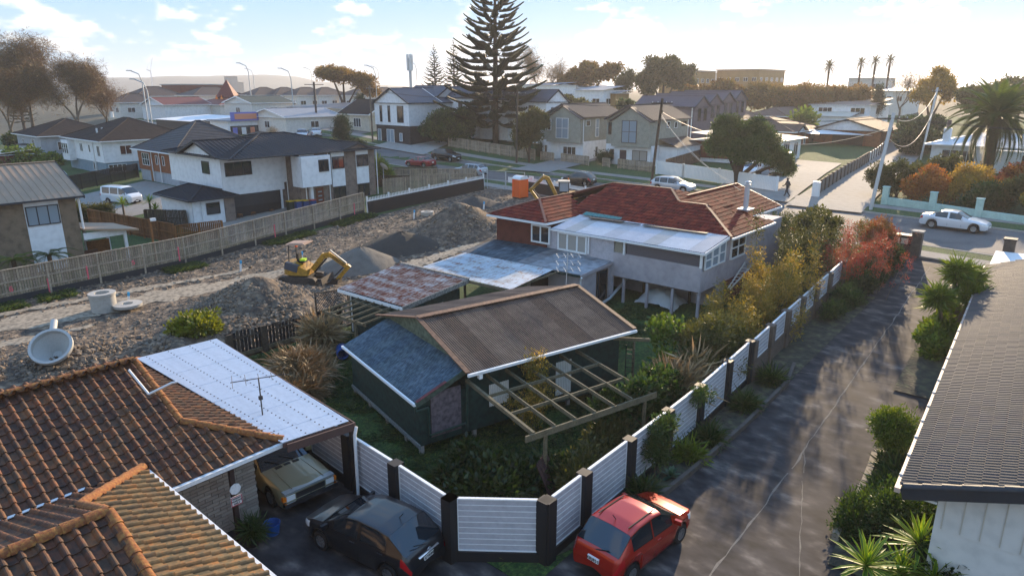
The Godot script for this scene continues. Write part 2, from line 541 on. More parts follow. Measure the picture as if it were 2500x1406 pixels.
func setting() -> void:
	var gd := []
	var d := -25.0
	while d < 2600.0:
		var row := []
		for k in 61:
			var r := (k / 30.0 - 1.0) * (70.0 + maxf(d, 0) * 1.25)
			var q := F(d, r)
			row.append(G(q.x, q.y, -0.3))
		gd.append(row)
		d += 4.0 if d < 120.0 else maxf(6.0, d * 0.12)
	var mb := MB.new()
	sheet(mb, gd)
	struct("ground", mb.mesh(), M.ground)
	# hills far behind
	gd = []
	for i in 9:
		var row := []
		for k in 121:
			var r := lerpf(-3900, 1900, k / 120.0)
			var q := F(1430 + i * 60, r / 3.0)
			var top := 8.0 + 40.0 * sm((-500.0 - r) / 700.0) + 60.0 * exp(-pow((r + 2250) / 330.0, 2)) + 52.0 * exp(-pow((r + 1750) / 300.0, 2)) + 34 * exp(-pow((r + 2900) / 500.0, 2)) + nz.get_noise_2d(r * 0.12, 3.0) * 26 + nz.get_noise_2d(r * 0.6, 9.0) * 9
			row.append(Vector3(q.x, -2 + (8.0 + top / 3.0) * sin(PI * minf(i / 6.0, 1.0) * 0.5), q.y))
		gd.append(row)
	mb = MB.new()
	sheet(mb, gd)
	struct("hill", mb.mesh(), M.hill)
	# lots on the near side of the street
	drape("asphalt_drive", M.asphalt, [V(-14, -9.4), V(57.5, -10.6), V(57.5, 6), V(-14, 6)], 70, 16, 0.0)
	for q in [[8.0, -5.9, 50.0, -7.6, 0.022], [14.0, -3.4, 24.0, -6.6, 0.012], [30.0, -9.0, 31.5, -4.6, 0.014]]:
		var jt := []
		var ju := []
		for i in 90:
			var p := V(q[0], q[1]).lerp(V(q[2], q[3]), i / 89.0)
			var w: float = q[4] * (0.5 + absf(nz.get_noise_2d(p.x * 80, 3)) * 2.5)
			var dz := 0.08 * nz.get_noise_2d(p.x * 60, p.y * 60)
			var sd := (V(q[2], q[3]) - V(q[0], q[1])).orthogonal().normalized() * w
			jt.append(G(p.x + sd.x, p.y + sd.y + dz, 0.006))
			ju.append(G(p.x - sd.x, p.y - sd.y + dz, 0.006))
		var jm := MB.new()
		sheet(jm, [jt, ju])
		struct("drive_joint", jm.mesh(), mat("joint", Color("8d867c"), 0.9, 0.6, "speck", 1.0))
	drape("parking_court", M.asphalt, [V(-14, -31), V(11.8, -31), V(11.8, -9.4), V(-14, -9.4)], 20, 18, -0.004)
	drape("back_lawn", M.lawn, [V(11.8, -30.6), V(57, -30.6), V(57, -10.3), V(11.8, -9.6)], 60, 26, 0.0, 0.05)
	drape("neighbour_lawn", M.lawn, [V(-14, -200), V(57, -200), V(57, -52.5), V(-14, -50)], 40, 60, -0.02, 0.05)
	drape("site_edge", M.dirt, [V(-14, -53), V(57, -53), V(57, -30.6), V(-14, -30.6)], 60, 20, -0.08)
	earthworks()
	# the street
	strip("road", M.road, -4.0, 4.0, 0.02)
	strip("kerb", M.concrete, 4.0, 4.16, 0.14, 26, -190, 0.2)
	strip("kerb", M.concrete, -4.16, -4.0, 0.14, 26, -190, 0.2)
	strip("verge", M.lawn, 4.16, 6.3, 0.12)
	strip("footpath", M.path, 6.3, 7.8, 0.14, 26, -190, 0.1)
	strip("verge", M.lawn, -5.6, -4.16, 0.12)
	strip("footpath", M.path, -7.1, -5.6, 0.14, 26, -190, 0.1)
	drape("yard", M.lawn, [V(66, -190), V(190, -260), V(190, 40), V(63.5, 30)], 50, 70, 0.02, 0.06)
	drape("lane", M.path, [V(62.6, -21.6), V(150, -31), V(150, -24.8), V(62.6, -15.2)], 40, 6, 0.16)
	drape("driveway", M.path, [V(66.2, -58.0), V(92, -58.6), V(92, -54.4), V(66.8, -52.2)], 14, 4, 0.17)
	drape("driveway", M.concrete, [V(69.6, -90), V(80, -92), V(78, -81), V(68.6, -77)], 10, 6, 0.18)
	drape("driveway", M.path, [V(64.3, -30.0), V(96, -36), V(96, -26.5), V(63.8, -21.8)], 16, 6, 0.17)
	drape("driveway", M.concrete, [V(52.5, -9.2), V(55.4, -9.4), V(54.9, -3.6), V(52.5, -3.8)], 6, 8, 0.02)
	drape("driveway", M.concrete, [V(27, -66), V(39, -66), V(39, -54.5), V(27, -54.5)], 10, 10, 0.03)
	drape("driveway", M.path, [V(24, -92), V(37, -97), V(37, -76), V(25, -74)], 10, 10, 0.02)
	drape("shop_forecourt", M.road, [V(60, -150), V(140, -190), V(128, -118), V(73, -101)], 20, 20, 0.05)

func heap_h(x: float, z: float) -> float:
	# spoil heaps on the building site: x, z, radius, height
	var h := 0.0
	for q in [[19.2, -36.8, 4.6, 1.9], [16.4, -34.4, 3.2, 0.9], [40.3, -41.0, 4.2, 2.2], [43.5, -42.5, 2.4, 1.1], [9.0, -36.5, 4.0, 0.8], [4.5, -37.5, 4.0, 0.9], [12.5, -34.2, 2.6, 0.7]]:
		var d: float = Vector2(x - q[0], z - q[1]).length() / q[2]
		if d < 1.6:
			h = maxf(h, q[3] * (exp(-d * d * 2.2) - 0.004))
	return h

func earthworks() -> void:
	var gd := []
	var nx := 230
	var nzv := 74
	for i in nx + 1:
		var row := []
		for j in nzv + 1:
			var x := lerpf(-8.0, 56.0, float(i) / nx)
			var z := lerpf(-52.0, -30.8, float(j) / nzv)
			var edge := minf(minf(z + 52.0, -30.8 - z), 2.0) / 2.0
			var rough := 0.05 + 0.16 * sm((-36.0 - z) / -3.0) + 0.1 * clampf(heap_h(x, z), 0, 1)
			# the haul road runs smooth through the middle
			rough *= 0.35 if absf(z + 44.0 - 0.12 * (x - 14)) < 1.8 else 1.0
			var h := heap_h(x, z) * (1.0 + 0.18 * nz.get_noise_2d(x * 28, z * 28)) + rough * (nz.get_noise_2d(x * 40, z * 40) + 0.7 * nz.get_noise_2d(x * 120, z * 120))
			row.append(G(x, z, 0.02 + h * edge))
		gd.append(row)
	var mb := MB.new()
	sheet(mb, gd)
	struct("earth", mb.mesh(), M.dirt)
	# lumps of clay that lie on the heaps and in between
	var lump := MB.new()
	var ic := [Vector3(0, 1, 0), Vector3(0.9, 0.3, 0), Vector3(0.2, 0.35, 0.9), Vector3(-0.8, 0.2, 0.5), Vector3(-0.7, 0.3, -0.6), Vector3(0.3, 0.25, -0.9), Vector3(0, -0.8, 0)]
	for k in 5:
		lump.tri(ic[0], ic[1 + (k + 1) % 5], ic[1 + k])
		lump.tri(ic[6], ic[1 + k], ic[1 + (k + 1) % 5])
	var lm := lump.mesh()
	var ts := []
	var cs := []
	rng.seed = 77
	while ts.size() < 26000:
		var x := rnd(-6, 54)
		var z := rnd(-51.5, -31.0)
		var h := heap_h(x, z)
		var keep := 0.10 + clampf(h * 1.1, 0, 0.9)
		if z > -36.5 and x < 24:
			keep = maxf(keep, 0.75)
		if absf(z + 44.0 - 0.12 * (x - 14)) < 1.6:
			keep *= 0.12
		if z < -47.5:
			keep = maxf(keep, 0.3)
		if rng.randf() > keep:
			continue
		var s := 0.03 + 0.17 * pow(rng.randf(), 4.0) + (0.03 if h > 0.4 else 0.0)
		var b := Basis.from_euler(Vector3(rnd(0, 6), rnd(0, 6), rnd(0, 6))).scaled(Vector3(s * rnd(0.7, 1.3), s * rnd(0.6, 1.0), s * rnd(0.7, 1.3)))
		ts.append(Transform3D(b, G(x, z, 0.03 + h)))
		var w := rnd(0.6, 1.15)
		var c := Color(0.26, 0.185, 0.12).lerp(Color(0.13, 0.11, 0.09), rng.randf())
		cs.append(Color(c.r * w, c.g * w, c.b * w))
	var cm := StandardMaterial3D.new()
	cm.vertex_color_use_as_albedo = true
	cm.roughness = 0.95
	M["clod"] = cm
	M["clodmesh"] = lm
	# pale compacted haul track
	for q in [[-8.0, 30.0, -44.6, 0.12, 1.5], [6.0, 24.0, -47.2, 0.1, 0.5], [26.0, 44.0, -36.6, 0.0, 0.8], [-8.0, 12.0, -41.3, 0.05, 0.8]]:
		var a := []
		var b := []
		var cc := []
		for i in 80:
			var x: float = lerpf(q[0], q[1], i / 79.0)
			var z: float = q[2] + q[3] * (x - 14)
			var wd: float = q[4] * sqrt(maxf(sin(PI * i / 79.0), 0.0)) * (1.0 + 0.7 * nz.get_noise_2d(x * 60, z * 9))
			a.append(G(x, z - wd + 0.5 * nz.get_noise_2d(x * 90, 5), 0.05))
			cc.append(G(x, z, 0.12))
			b.append(G(x, z + wd + 0.5 * nz.get_noise_2d(x * 90, 80), 0.05))
		mb = MB.new()
		sheet(mb, [a, cc, b])
		struct("haul_track", mb.mesh(), mat("sand", Color("b3a48e"), 0.95, 1.6, "streak", 3.0))
	var o := multi(self, "clay_rubble", lm, cm, ts, cs)
	o.set_meta("kind", "stuff")
	tag(o, "broken lumps of clay strewn over the building site", "rubble")

# ------------------------------------------------------------------ roofs
# a corrugated sheet: ribs run from p00 to p10 and from p01 to p11
func corr(p00: Vector3, p10: Vector3, p11: Vector3, p01: Vector3, ribs: int, amp: float) -> ArrayMesh:
	var mb := MB.new()
	var nn := (p01 - p00).cross(p10 - p00).normalized()
	if nn.y < 0:
		nn = -nn
	var tv := (p01 - p00).normalized()
	var pitch := (p01 - p00).length() / ribs
	var k := ribs * 6
	var pa := []
	var pb := []
	var ns := []
	for i in k + 1:
		var w := float(i) / k
		var ph := TAU * ribs * w
		var off := nn * (amp * cos(ph))
		pa.append(p00.lerp(p01, w) + off)
		pb.append(p10.lerp(p11, w) + off)
		ns.append((nn + tv * (amp * sin(ph) * TAU / pitch)).normalized())
	var flip: bool = (pb[0] - pa[0]).cross(pa[1] - pa[0]).dot(nn) < 0
	for i in k:
		if flip:
			mb.quad_n(pa[i], pa[i + 1], pb[i + 1], pb[i], ns[i], ns[i + 1], ns[i + 1], ns[i])
		else:
			mb.quad_n(pa[i], pb[i], pb[i + 1], pa[i + 1], ns[i], ns[i], ns[i + 1], ns[i + 1])
	return mb.mesh()

# a roof of n corrugated sheets side by side between the edges p00-p01 (low) and p10-p11
func corr_roof(parent: Node, p00: Vector3, p10: Vector3, p11: Vector3, p01: Vector3, n: int, ribs: int, amp: float, ms: Array) -> void:
	for i in n:
		var a := float(i) / n
		var b := (i + 1.0) / n
		var lift := Vector3.UP * (0.003 * (i % 2))
		put(parent, "roof_sheet", corr(p00.lerp(p01, a) + lift, p10.lerp(p11, a) + lift, p11.lerp(p10, 1 - b) + lift, p01.lerp(p00, 1 - b) + lift, ribs, amp), ms[(i * 7 + i / 3) % ms.size()])

# a slab of roof: four corners on top, thick metres deep
func slab(mb: MB, p: Array, thick: float) -> void:
	var nn := Vector3.ZERO
	for i in range(1, p.size() - 1):
		nn += (p[i] - p[0]).cross(p[i + 1] - p[0])
	var q := p.duplicate()
	if nn.y < 0:
		q.reverse()
	var dn := Vector3.DOWN * thick
	mb.poly(q)
	var un := []
	for i in q.size():
		un.push_front(q[i] + dn)
		var j := (i + 1) % q.size()
		mb.quad(q[i], q[i] + dn, q[j] + dn, q[j])
	mb.poly(un)

func tile_mesh(w: float, l: float, roll: float, col: Color, two := false) -> ArrayMesh:
	var mb := MB.new()
	mb.tinted = true
	mb.col = col
	var pr := []
	if two:
		for k in 9:
			pr.append(Vector2(w * k / 8.0, roll * [0.0, 0.15, 1.0, 0.85][k % 4]))
	else:
		pr = [Vector2(0, roll * 0.3), Vector2(w * 0.07, 0.0), Vector2(w * 0.3, -roll * 0.1), Vector2(w * 0.55, 0.0), Vector2(w * 0.62, roll * 0.5), Vector2(w * 0.70, roll * 0.9), Vector2(w * 0.79, roll), Vector2(w * 0.88, roll * 0.9), Vector2(w * 0.95, roll * 0.6), Vector2(w * 1.0, roll * 0.3)]
	var hi := 0.035
	for i in pr.size() - 1:
		var a: Vector2 = pr[i]
		var b: Vector2 = pr[i + 1]
		var f0 := Vector3(a.x - w / 2, a.y + hi, l / 2)
		var f1 := Vector3(b.x - w / 2, b.y + hi, l / 2)
		mb.quad(f0, f1, Vector3(b.x - w / 2, b.y, -l / 2), Vector3(a.x - w / 2, a.y, -l / 2))
		mb.quad(f0 - Vector3(0, hi, 0), f1 - Vector3(0, hi, 0), f1, f0)
	return mb.mesh()

# tiles over a polygon (along the eave, up the slope) of a roof plane; returns [distance, transform] of each
func tiles_on(o: Vector3, along: Vector3, up: Vector3, poly: Array, w: float, c: float, stagger := 0.0) -> Array:
	var out := []
	var nn := along.cross(up).normalized()
	var flip := 1.0
	if nn.y < 0:
		nn = -nn
		flip = -1.0
	var b := Basis(along * flip, nn, -up)
	var pp := PackedVector2Array(poly)
	var lo := pp[0]
	var hi := pp[0]
	for q in pp:
		lo = lo.min(q)
		hi = hi.max(q)
	var row := 0
	var u := lo.y + c * 0.5
	while u < hi.y + c * 0.3:
		var a := lo.x + w * (0.5 + stagger * (row % 2))
		while a < hi.x:
			if Geometry2D.is_point_in_polygon(Vector2(a, minf(u, hi.y - 0.01)), pp):
				var p := o + along * a + up * u + nn * (0.02 + rnd(0, 0.006))
				out.append([p.distance_to(Vector3(0, HC, 0)), Transform3D(b.rotated(nn, rnd(-0.012, 0.012)), p)])
			a += w
		u += c
		row += 1
	return out

func lay_tiles(parent: Node, called: String, list: Array, w: float, l: float, roll: float, cols: Array, m: Material, two := false, most := 300) -> void:
	list.sort_custom(func(a, b): return a[0] < b[0])
	var vs := []
	for c in cols:
		vs.append(tile_mesh(w, l, roll, c, two))
	for i in mini(most, list.size()):
		put(parent, called, vs[rng.randi() % vs.size()], m, list[i][1])
	if list.size() > most:
		var ts := []
		var cs := []
		for i in range(most, list.size()):
			ts.append(list[i][1])
			cs.append(cols[rng.randi() % cols.size()])
		stuff(multi(parent, called, tile_mesh(w, l, roll, Color.WHITE, two), m, ts, cs))

func caps(parent: Node, a: Vector3, b: Vector3, len_: float, r: float, m: Material) -> void:
	var n := maxi(1, roundi((b - a).length() / len_))
	var mb := MB.new()
	var l := (b - a).length() / n
	for k in 6:
		var q := PI * k / 6.0
		var w := PI * (k + 1) / 6.0
		var d0 := Vector3(cos(q), sin(q), 0)
		var d1 := Vector3(cos(w), sin(w), 0)
		mb.quad_n(d0 * r * 1.12 + Vector3(0, 0, l * 0.54), d0 * r * 0.92 + Vector3(0, 0, -l * 0.5), d1 * r * 0.92 + Vector3(0, 0, -l * 0.5), d1 * r * 1.12 + Vector3(0, 0, l * 0.54), d0, d0, d1, d1)
		mb.quad(d0 * r * 1.12 + Vector3(0, 0, l * 0.54), d1 * r * 1.12 + Vector3(0, 0, l * 0.54), d1 * r * 0.9 + Vector3(0, 0, l * 0.54), d0 * r * 0.9 + Vector3(0, 0, l * 0.54))
	var me := mb.mesh()
	var z := (a - b).normalized()
	if z.y > 0:
		z = -z
	var s := Vector3.UP.cross(z).normalized()
	for i in n:
		put(parent, "ridge_tile", me, m, Transform3D(Basis(s, z.cross(s), z), a.lerp(b, (i + 0.5) / n)))

func tint_mat(key: String, rough := 0.85, tex := "speck", fine := 0.7, bump := 0.3) -> StandardMaterial3D:
	var m := mat(key, Color.WHITE, rough, fine, tex, 5.0, bump)
	m.vertex_color_use_as_albedo = true
	return m

func lin(h: String) -> Color:
	return Color(h).srgb_to_linear()

# ------------------------------------------------------------------ walls, windows
func win(parent: Node, at: Vector3, out: Vector3, w: float, h: float, nx := 2, ny := 1, fm := "trim", gm := "glass", t := 0.06) -> Node3D:
	var side := Vector3.UP.cross(out).normalized()
	var mb := MB.new()
	mb.x = Transform3D(Basis(side, Vector3.UP, out), at)
	mb.bx(Vector3(-w / 2, -h / 2, -0.03), Vector3(-w / 2 + t, h / 2, 0.06)); mb.bx(Vector3(w / 2 - t, -h / 2, -0.03), Vector3(w / 2, h / 2, 0.06))
	mb.bx(Vector3(-w / 2 + t, h / 2 - t, -0.03), Vector3(w / 2 - t, h / 2, 0.055)); mb.bx(Vector3(-w / 2 + t, -h / 2, -0.03), Vector3(w / 2 - t, -h / 2 + t, 0.07))
	for i in range(1, nx):
		var x := -w / 2 + w * i / nx
		mb.bx(Vector3(x - t * 0.5, -h / 2 + t, -0.03), Vector3(x + t * 0.5, h / 2 - t, 0.05))
	for i in range(1, ny):
		var y := -h / 2 + h * i / ny
		mb.bx(Vector3(-w / 2 + t, y - t * 0.4, -0.03), Vector3(w / 2 - t, y + t * 0.4, 0.045))
	var o := bd(parent, "window", mb, M[fm])
	for i in nx:
		for j in ny:
			var c := at + side * (-w / 2 + w * (i + 0.5) / nx) + Vector3.UP * (-h / 2 + h * (j + 0.5) / ny) + out * 0.015
			put(o, "pane", boxm, M[gm], Transform3D(Basis(side * (w / nx - t), Vector3.UP * (h / ny - t), out * 0.012), c))
	return o

# overlapping boards on a wall from a to b (b to the right of a seen from outside)
func boards(parent: Node, called: String, a: Vector3, b: Vector3, h: float, pitch: float, m: Material, gable := 0.0) -> MeshInstance3D:
	var mb := MB.new()
	var al := (b - a).normalized()
	var out := al.cross(Vector3.UP).normalized()
	var len_ := (b - a).length()
	var n := maxi(1, roundi((h + gable) / pitch))
	var step := (h + gable) / n
	for i in n:
		var y0 := step * i
		var y1 := step * (i + 1)
		var cut0 := 0.0 if y0 <= h or gable <= 0 else len_ * 0.5 * (y0 - h) / gable
		var cut1 := 0.0 if y1 <= h or gable <= 0 else len_ * 0.5 * (y1 - h) / gable
		var p0 := a + al * cut0 + Vector3.UP * y0 + out * 0.03
		var p1 := b - al * cut0 + Vector3.UP * y0 + out * 0.03
		var p2 := b - al * cut1 + Vector3.UP * y1 + out * 0.008
		var p3 := a + al * cut1 + Vector3.UP * y1 + out * 0.008
		mb.quad(p0, p1, p2, p3)
		mb.quad(p0 - out * 0.03, p1 - out * 0.03, p1, p0)
	return bd(parent, called, mb, m)


func brick_wall(parent: Node, a: Vector3, b: Vector3, h: float, bl: float, bh: float, ms: Array, mortar: Material, thick := 0.1) -> void:
	var al := (b - a).normalized()
	var out := al.cross(Vector3.UP).normalized()
	var mb := MB.new()
	mb.obox(Transform3D(Basis(al, Vector3.UP, out * -1.0), (a + b) / 2 + Vector3.UP * h / 2 - out * (thick / 2 + 0.012)), Vector3((b - a).length(), h, thick))
	var w := bd(parent, "wall", mb, mortar)
	var br := MB.new()
	br.box(Vector3.ZERO, Vector3(bl - 0.014, bh - 0.014, 0.05))
	var me := br.mesh()
	var rows := floori(h / bh)
	var len_ := (b - a).length()
	for r in rows:
		var s := bl * (0.5 if r % 2 == 0 else 0.0)
		while s + bl * 0.5 <= len_ + 0.01:
			put(w, "brick", me, ms[rng.randi() % ms.size()], Transform3D(Basis(al, Vector3.UP, -out), a + al * minf(s + bl / 2, len_ - bl / 2) + Vector3.UP * (bh * (r + 0.5)) - out * (0.02 + rnd(0, 0.003))))
			s += bl

# bricks as relief only, for walls where single bricks are too small to make out
func coursed(parent: Node, called: String, a: Vector3, b: Vector3, h: float, m: Material, pitch := 0.17) -> MeshInstance3D:
	var mb := MB.new()
	var al := (b - a).normalized()
	var out := al.cross(Vector3.UP).normalized()
	var n := maxi(1, roundi(h / pitch))
	var step := h / n
	for i in n:
		var y0 := step * i
		var y1 := step * (i + 1) - 0.02
		var u := Vector3.UP
		mb.quad(a + u * y0 + out * 0.012, b + u * y0 + out * 0.012, b + u * y1 + out * 0.012, a + u * y1 + out * 0.012)
		mb.quad(a + u * y1 + out * 0.012, b + u * y1 + out * 0.012, b + u * y1, a + u * y1)
		mb.quad(a + u * y1, b + u * y1, b + u * (step * (i + 1)), a + u * (step * (i + 1)))
		mb.quad(a + u * (step * (i + 1)), b + u * (step * (i + 1)), b + u * (step * (i + 1)) + out * 0.012, a + u * (step * (i + 1)) + out * 0.012)
	return bd(parent, called, mb, m)

func gutter(parent: Node, a: Vector3, b: Vector3, m: Material, s := 0.12) -> void:
	beam(parent, "gutter", a, b, s, s, m)

func pipe(parent: Node, called: String, pts: Array, r: float, m: Material, k := 8) -> MeshInstance3D:
	var mb := MB.new()
	mb.tube(pts, [r], k)
	return bd(parent, called, mb, m)

func text(parent: Node, called: String, s: String, size: float, m: Material, t: Transform3D, depth := 0.008) -> MeshInstance3D:
	var f := SystemFont.new()
	f.font_names = PackedStringArray(["Droid Sans"])
	f.font_weight = 700
	var tm := TextMesh.new()
	tm.text = s
	tm.font = f
	tm.font_size = 32
	tm.pixel_size = size / 32.0
	tm.depth = depth
	tm.curve_step = 2.0
	return put(parent, called, tm, m, t)

# ------------------------------------------------------------------ the tiled house below on the left, its carport and court
func tiled_house() -> void:
	var h := thing("tiled_house", "brick house with mossy brown tiled hip roofs beside white carport", "house", Vector3(4, 0, -20))
	var off := -h.position
	rng.seed = 21
	var tm := tint_mat("claytile", 0.75, "moss", 2.6, 0.0)
	var cols := [lin("75503a"), lin("6a4835"), lin("7f583d"), lin("6f5440"), lin("8a6240")]
	var k := 0.39
	var ln := sqrt(1 + k * k)
	var up_z := Vector3(0, k, -1) / ln     # up the planes that face +z
	var dn_z := Vector3(0, k, 1) / ln
	var up_x := Vector3(-1, k, 0) / ln
	# deck under the tiles
	var deck := MB.new()
	var R0 := Vector3(-12, 4.52, -22.2)
	var R1 := Vector3(7.3, 4.52, -22.2)
	var mm := Vector3(7.3, 3.35, -19.25)
	var cc := Vector3(9.35, 2.6, -17.27)
	var mb2 := Vector3(7.3, 3.35, -25.15)
	var cb := Vector3(9.0, 2.66, -27.0)
	slab(deck, [Vector3(-12, 2.6, -17.27), cc, mm, R1, R0], 0.08)
	slab(deck, [cc, cb, mb2, mm], 0.08)
	slab(deck, [R0, R1, mb2, Vector3(7.3, 2.6, -27.1), Vector3(-12, 2.6, -27.1)], 0.08)
	var P := Vector3(3.7, 4.5, -14.1)
	var PL := Vector3(-12, 4.5, -14.1)
	var Q1 := Vector3(3.7, 3.74, -16.1)
	var Q2 := Vector3(3.7, 3.74, -12.1)
	var E0 := Vector3(5.72, 2.95, -18.15)
	var E1 := Vector3(5.72, 2.95, -10.1)
	slab(deck, [E0, E1, Q2, Q1], 0.08)
	slab(deck, [Vector3(3.7, 3.0, -18.15), E0, Q1, P, PL, Vector3(-12, 3.0, -18.15)], 0.08)
	slab(deck, [PL, P, Q2, Vector3(3.7, 2.9, -10.0), Vector3(-12, 2.9, -10.0)], 0.08)
	for i in deck.v.size():
		deck.v[i] += off + Vector3(0, -0.02, 0)
	bd(h, "roof", deck, M.browntile)
	var gab := MB.new()
	gab.tri(off + mm, off + mb2, off + R1 + Vector3(-0.02, 0, 0))
	bd(h, "gablet", gab, M.cream)
	gab = MB.new()
	gab.tri(off + Q2, off + Q1, off + P + Vector3(-0.02, 0, 0))
	bd(h, "gablet", gab, M.cream)
	var list := []
	var sl := 4.93 * ln
	list += tiles_on(off + Vector3(-12, 2.6, -17.27), Vector3.RIGHT, up_z, [V(0, 0), V(21.35, 0), V(19.3, 1.98 * ln), V(19.3, sl), V(0, sl)], 0.3, 0.345)
	list += tiles_on(off + cc, Vector3(0, 0, -1), up_x, [V(0, 0), V(9.8, 0), V(9.8, 0.4), V(7.9, 2.0 * ln), V(1.98, 2.0 * ln)], 0.3, 0.345)
	list += tiles_on(off + Vector3(-2, 3.0, -18.0), Vector3.RIGHT, dn_z, [V(0, 0), V(7.5, 0), V(5.7, 2.0 * ln), V(5.7, 3.9 * ln), V(0, 3.9 * ln)], 0.3, 0.345)
	list += tiles_on(off + Vector3(-2, 2.9, -10.0), Vector3.RIGHT, up_z, [V(0, 0), V(5.7, 0), V(5.7, 4.1 * ln), V(0, 4.1 * ln)], 0.3, 0.345)
	list += tiles_on(off + Vector3(-2, 2.6, -27.1), Vector3.RIGHT, dn_z, [V(0, 0), V(11, 0), V(9.3, 2.0), V(9.3, sl), V(0, sl)], 0.3, 0.345)
	var wing := tiles_on(off + E1, Vector3(0, 0, -1), up_x, [V(0, 0), V(8.05, 0), V(6.05, 2.02 * ln), V(2.0, 2.02 * ln)], 0.3, 0.345)
	lay_tiles(h, "roof_tile", list, 0.31, 0.40, 0.078, cols, tm, false, 190)
	lay_tiles(h, "roof_tile", wing, 0.31, 0.40, 0.07, [lin("857353"), lin("7a6a50"), lin("8c7a58"), lin("80704f"), lin("96784a")], tm, false, 110)
	var lich := texmat("lichen", "lichen", 1.1, 0.9, 0.6, Color("ffd9b8"), 2.0)
	caps(h, off + Vector3(-4, 4.55, -22.2), off + R1 + Vector3(0, 0.03, 0), 0.42, 0.13, lich)
	caps(h, off + R1 + Vector3(0, 0.03, 0), off + mm + Vector3(0, 0.05, 0), 0.42, 0.11, lich)
	caps(h, off + mm + Vector3(0, 0.05, 0), off + cc + Vector3(0, 0.06, 0), 0.42, 0.13, lich)
	caps(h, off + Vector3(-3, 4.54, -14.1), off + P + Vector3(0, 0.04, 0), 0.42, 0.13, lich)
	caps(h, off + P + Vector3(0, 0.04, 0), off + Q1 + Vector3(0, 0.06, 0), 0.42, 0.11, lich)
	caps(h, off + P + Vector3(0, 0.04, 0), off + Vector3(3.7, 3.0, -10.2), 0.42, 0.12, lich)
	caps(h, off + Q1 + Vector3(0, 0.06, 0), off + E0 + Vector3(0, 0.06, 0), 0.42, 0.13, lich)
	caps(h, off + R1 + Vector3(0, 0.03, 0), off + mb2 + Vector3(0, 0.05, 0), 0.42, 0.11, lich)
	caps(h, off + mb2 + Vector3(0, 0.05, 0), off + cb + Vector3(0, 0.06, 0), 0.42, 0.13, lich)
	gutter(h, off + Vector3(5.95, 2.57, -17.17), off + Vector3(9.45, 2.57, -17.17), M.trim)
	gutter(h, off + Vector3(5.82, 2.9, -18.2), off + Vector3(5.82, 2.9, -10.0), M.trim, 0.1)
	beam(h, "valley_gutter", off + Vector3(-3, 3.03, -18.2), off + Vector3(4.4, 3.03, -18.2), 0.1, 0.02, M.trim)
	# brick walls below
	bbox(h, "wall", off + Vector3(-11, 0, -26), off + Vector3(8.6, 2.5, -18.1), M.tanbrick)
	bbox(h, "wall", off + Vector3(-11, 0, -17.5), off + Vector3(5.1, 2.9, -10.6), M.tanbrick)
	brick_wall(h, off + Vector3(6.0, 0, -18.0), off + Vector3(8.75, 0, -18.0), 2.45, 0.39, 0.115, [mat("brk1", Color("b3a79b"), 0.9, 0.4, "speck", 0.0), mat("brk2", Color("a89b90"), 0.9, 0.4, "speck", 0.0), mat("brk3", Color("bdb2a6"), 0.9, 0.4, "speck", 0.0)], mat("mortar", Color("55504b"), 0.95, 0.5, "mottle", 0.0))
	beam(h, "post", off + Vector3(7.72, 0, -17.35), off + Vector3(7.72, 2.5, -17.35), 0.13, 0.13, mat("stain", Color("3b2925"), 0.7, 1.0, "mottle", 0.0))
	# plumbing vent elbow on the roof
	pipe(h, "roof_brace", [off + Vector3(6.95, 4.05, -20.4), off + Vector3(6.75, 4.7, -21.1)], 0.035, M.cap)
	pipe(h, "roof_brace", [off + Vector3(6.95, 4.05, -20.4), off + Vector3(7.5, 4.35, -20.0), off + Vector3(7.65, 4.33, -20.0)], 0.035, M.cap)
	# round white plate and the parking notice on the post
	var sg := thing("parking_sign", "white tenant parking notice with red border on brown carport post", "sign", Vector3(7.72, 0, -17.22))
	var board := MB.new()
	board.box(Vector3(0, 1.42, 0), Vector3(0.34, 0.3, 0.02))
	bd(sg, "board", board, M.trim)
	var bdr := MB.new()
	for q in [[-0.155, 0.0, 0.02, 0.27], [0.155, 0.0, 0.02, 0.27], [0.0, 0.135, 0.33, 0.02], [0.0, -0.135, 0.33, 0.02]]:
		bdr.box(Vector3(q[0], 1.42 + q[1], 0.013), Vector3(q[2], q[3], 0.006))
	bd(sg, "border", bdr, plain("signred", Color("b52a3a"), 0.6))
	var ink := plain("ink", Color("17171a"), 0.7)
	var ly := 1.50
	for s in ["TENANT", "PARKING", "ONLY"]:
		text(sg, "lettering", s, 0.07, ink, Transform3D(Basis(), Vector3(0, ly, 0.016)))
		ly -= 0.08
	var disc := MB.new()
	disc.tube([Vector3(0, 1.8, 0.0), Vector3(0, 1.8, 0.02)], [0.17], 8)
	bd(sg, "disc", disc, M.trim)

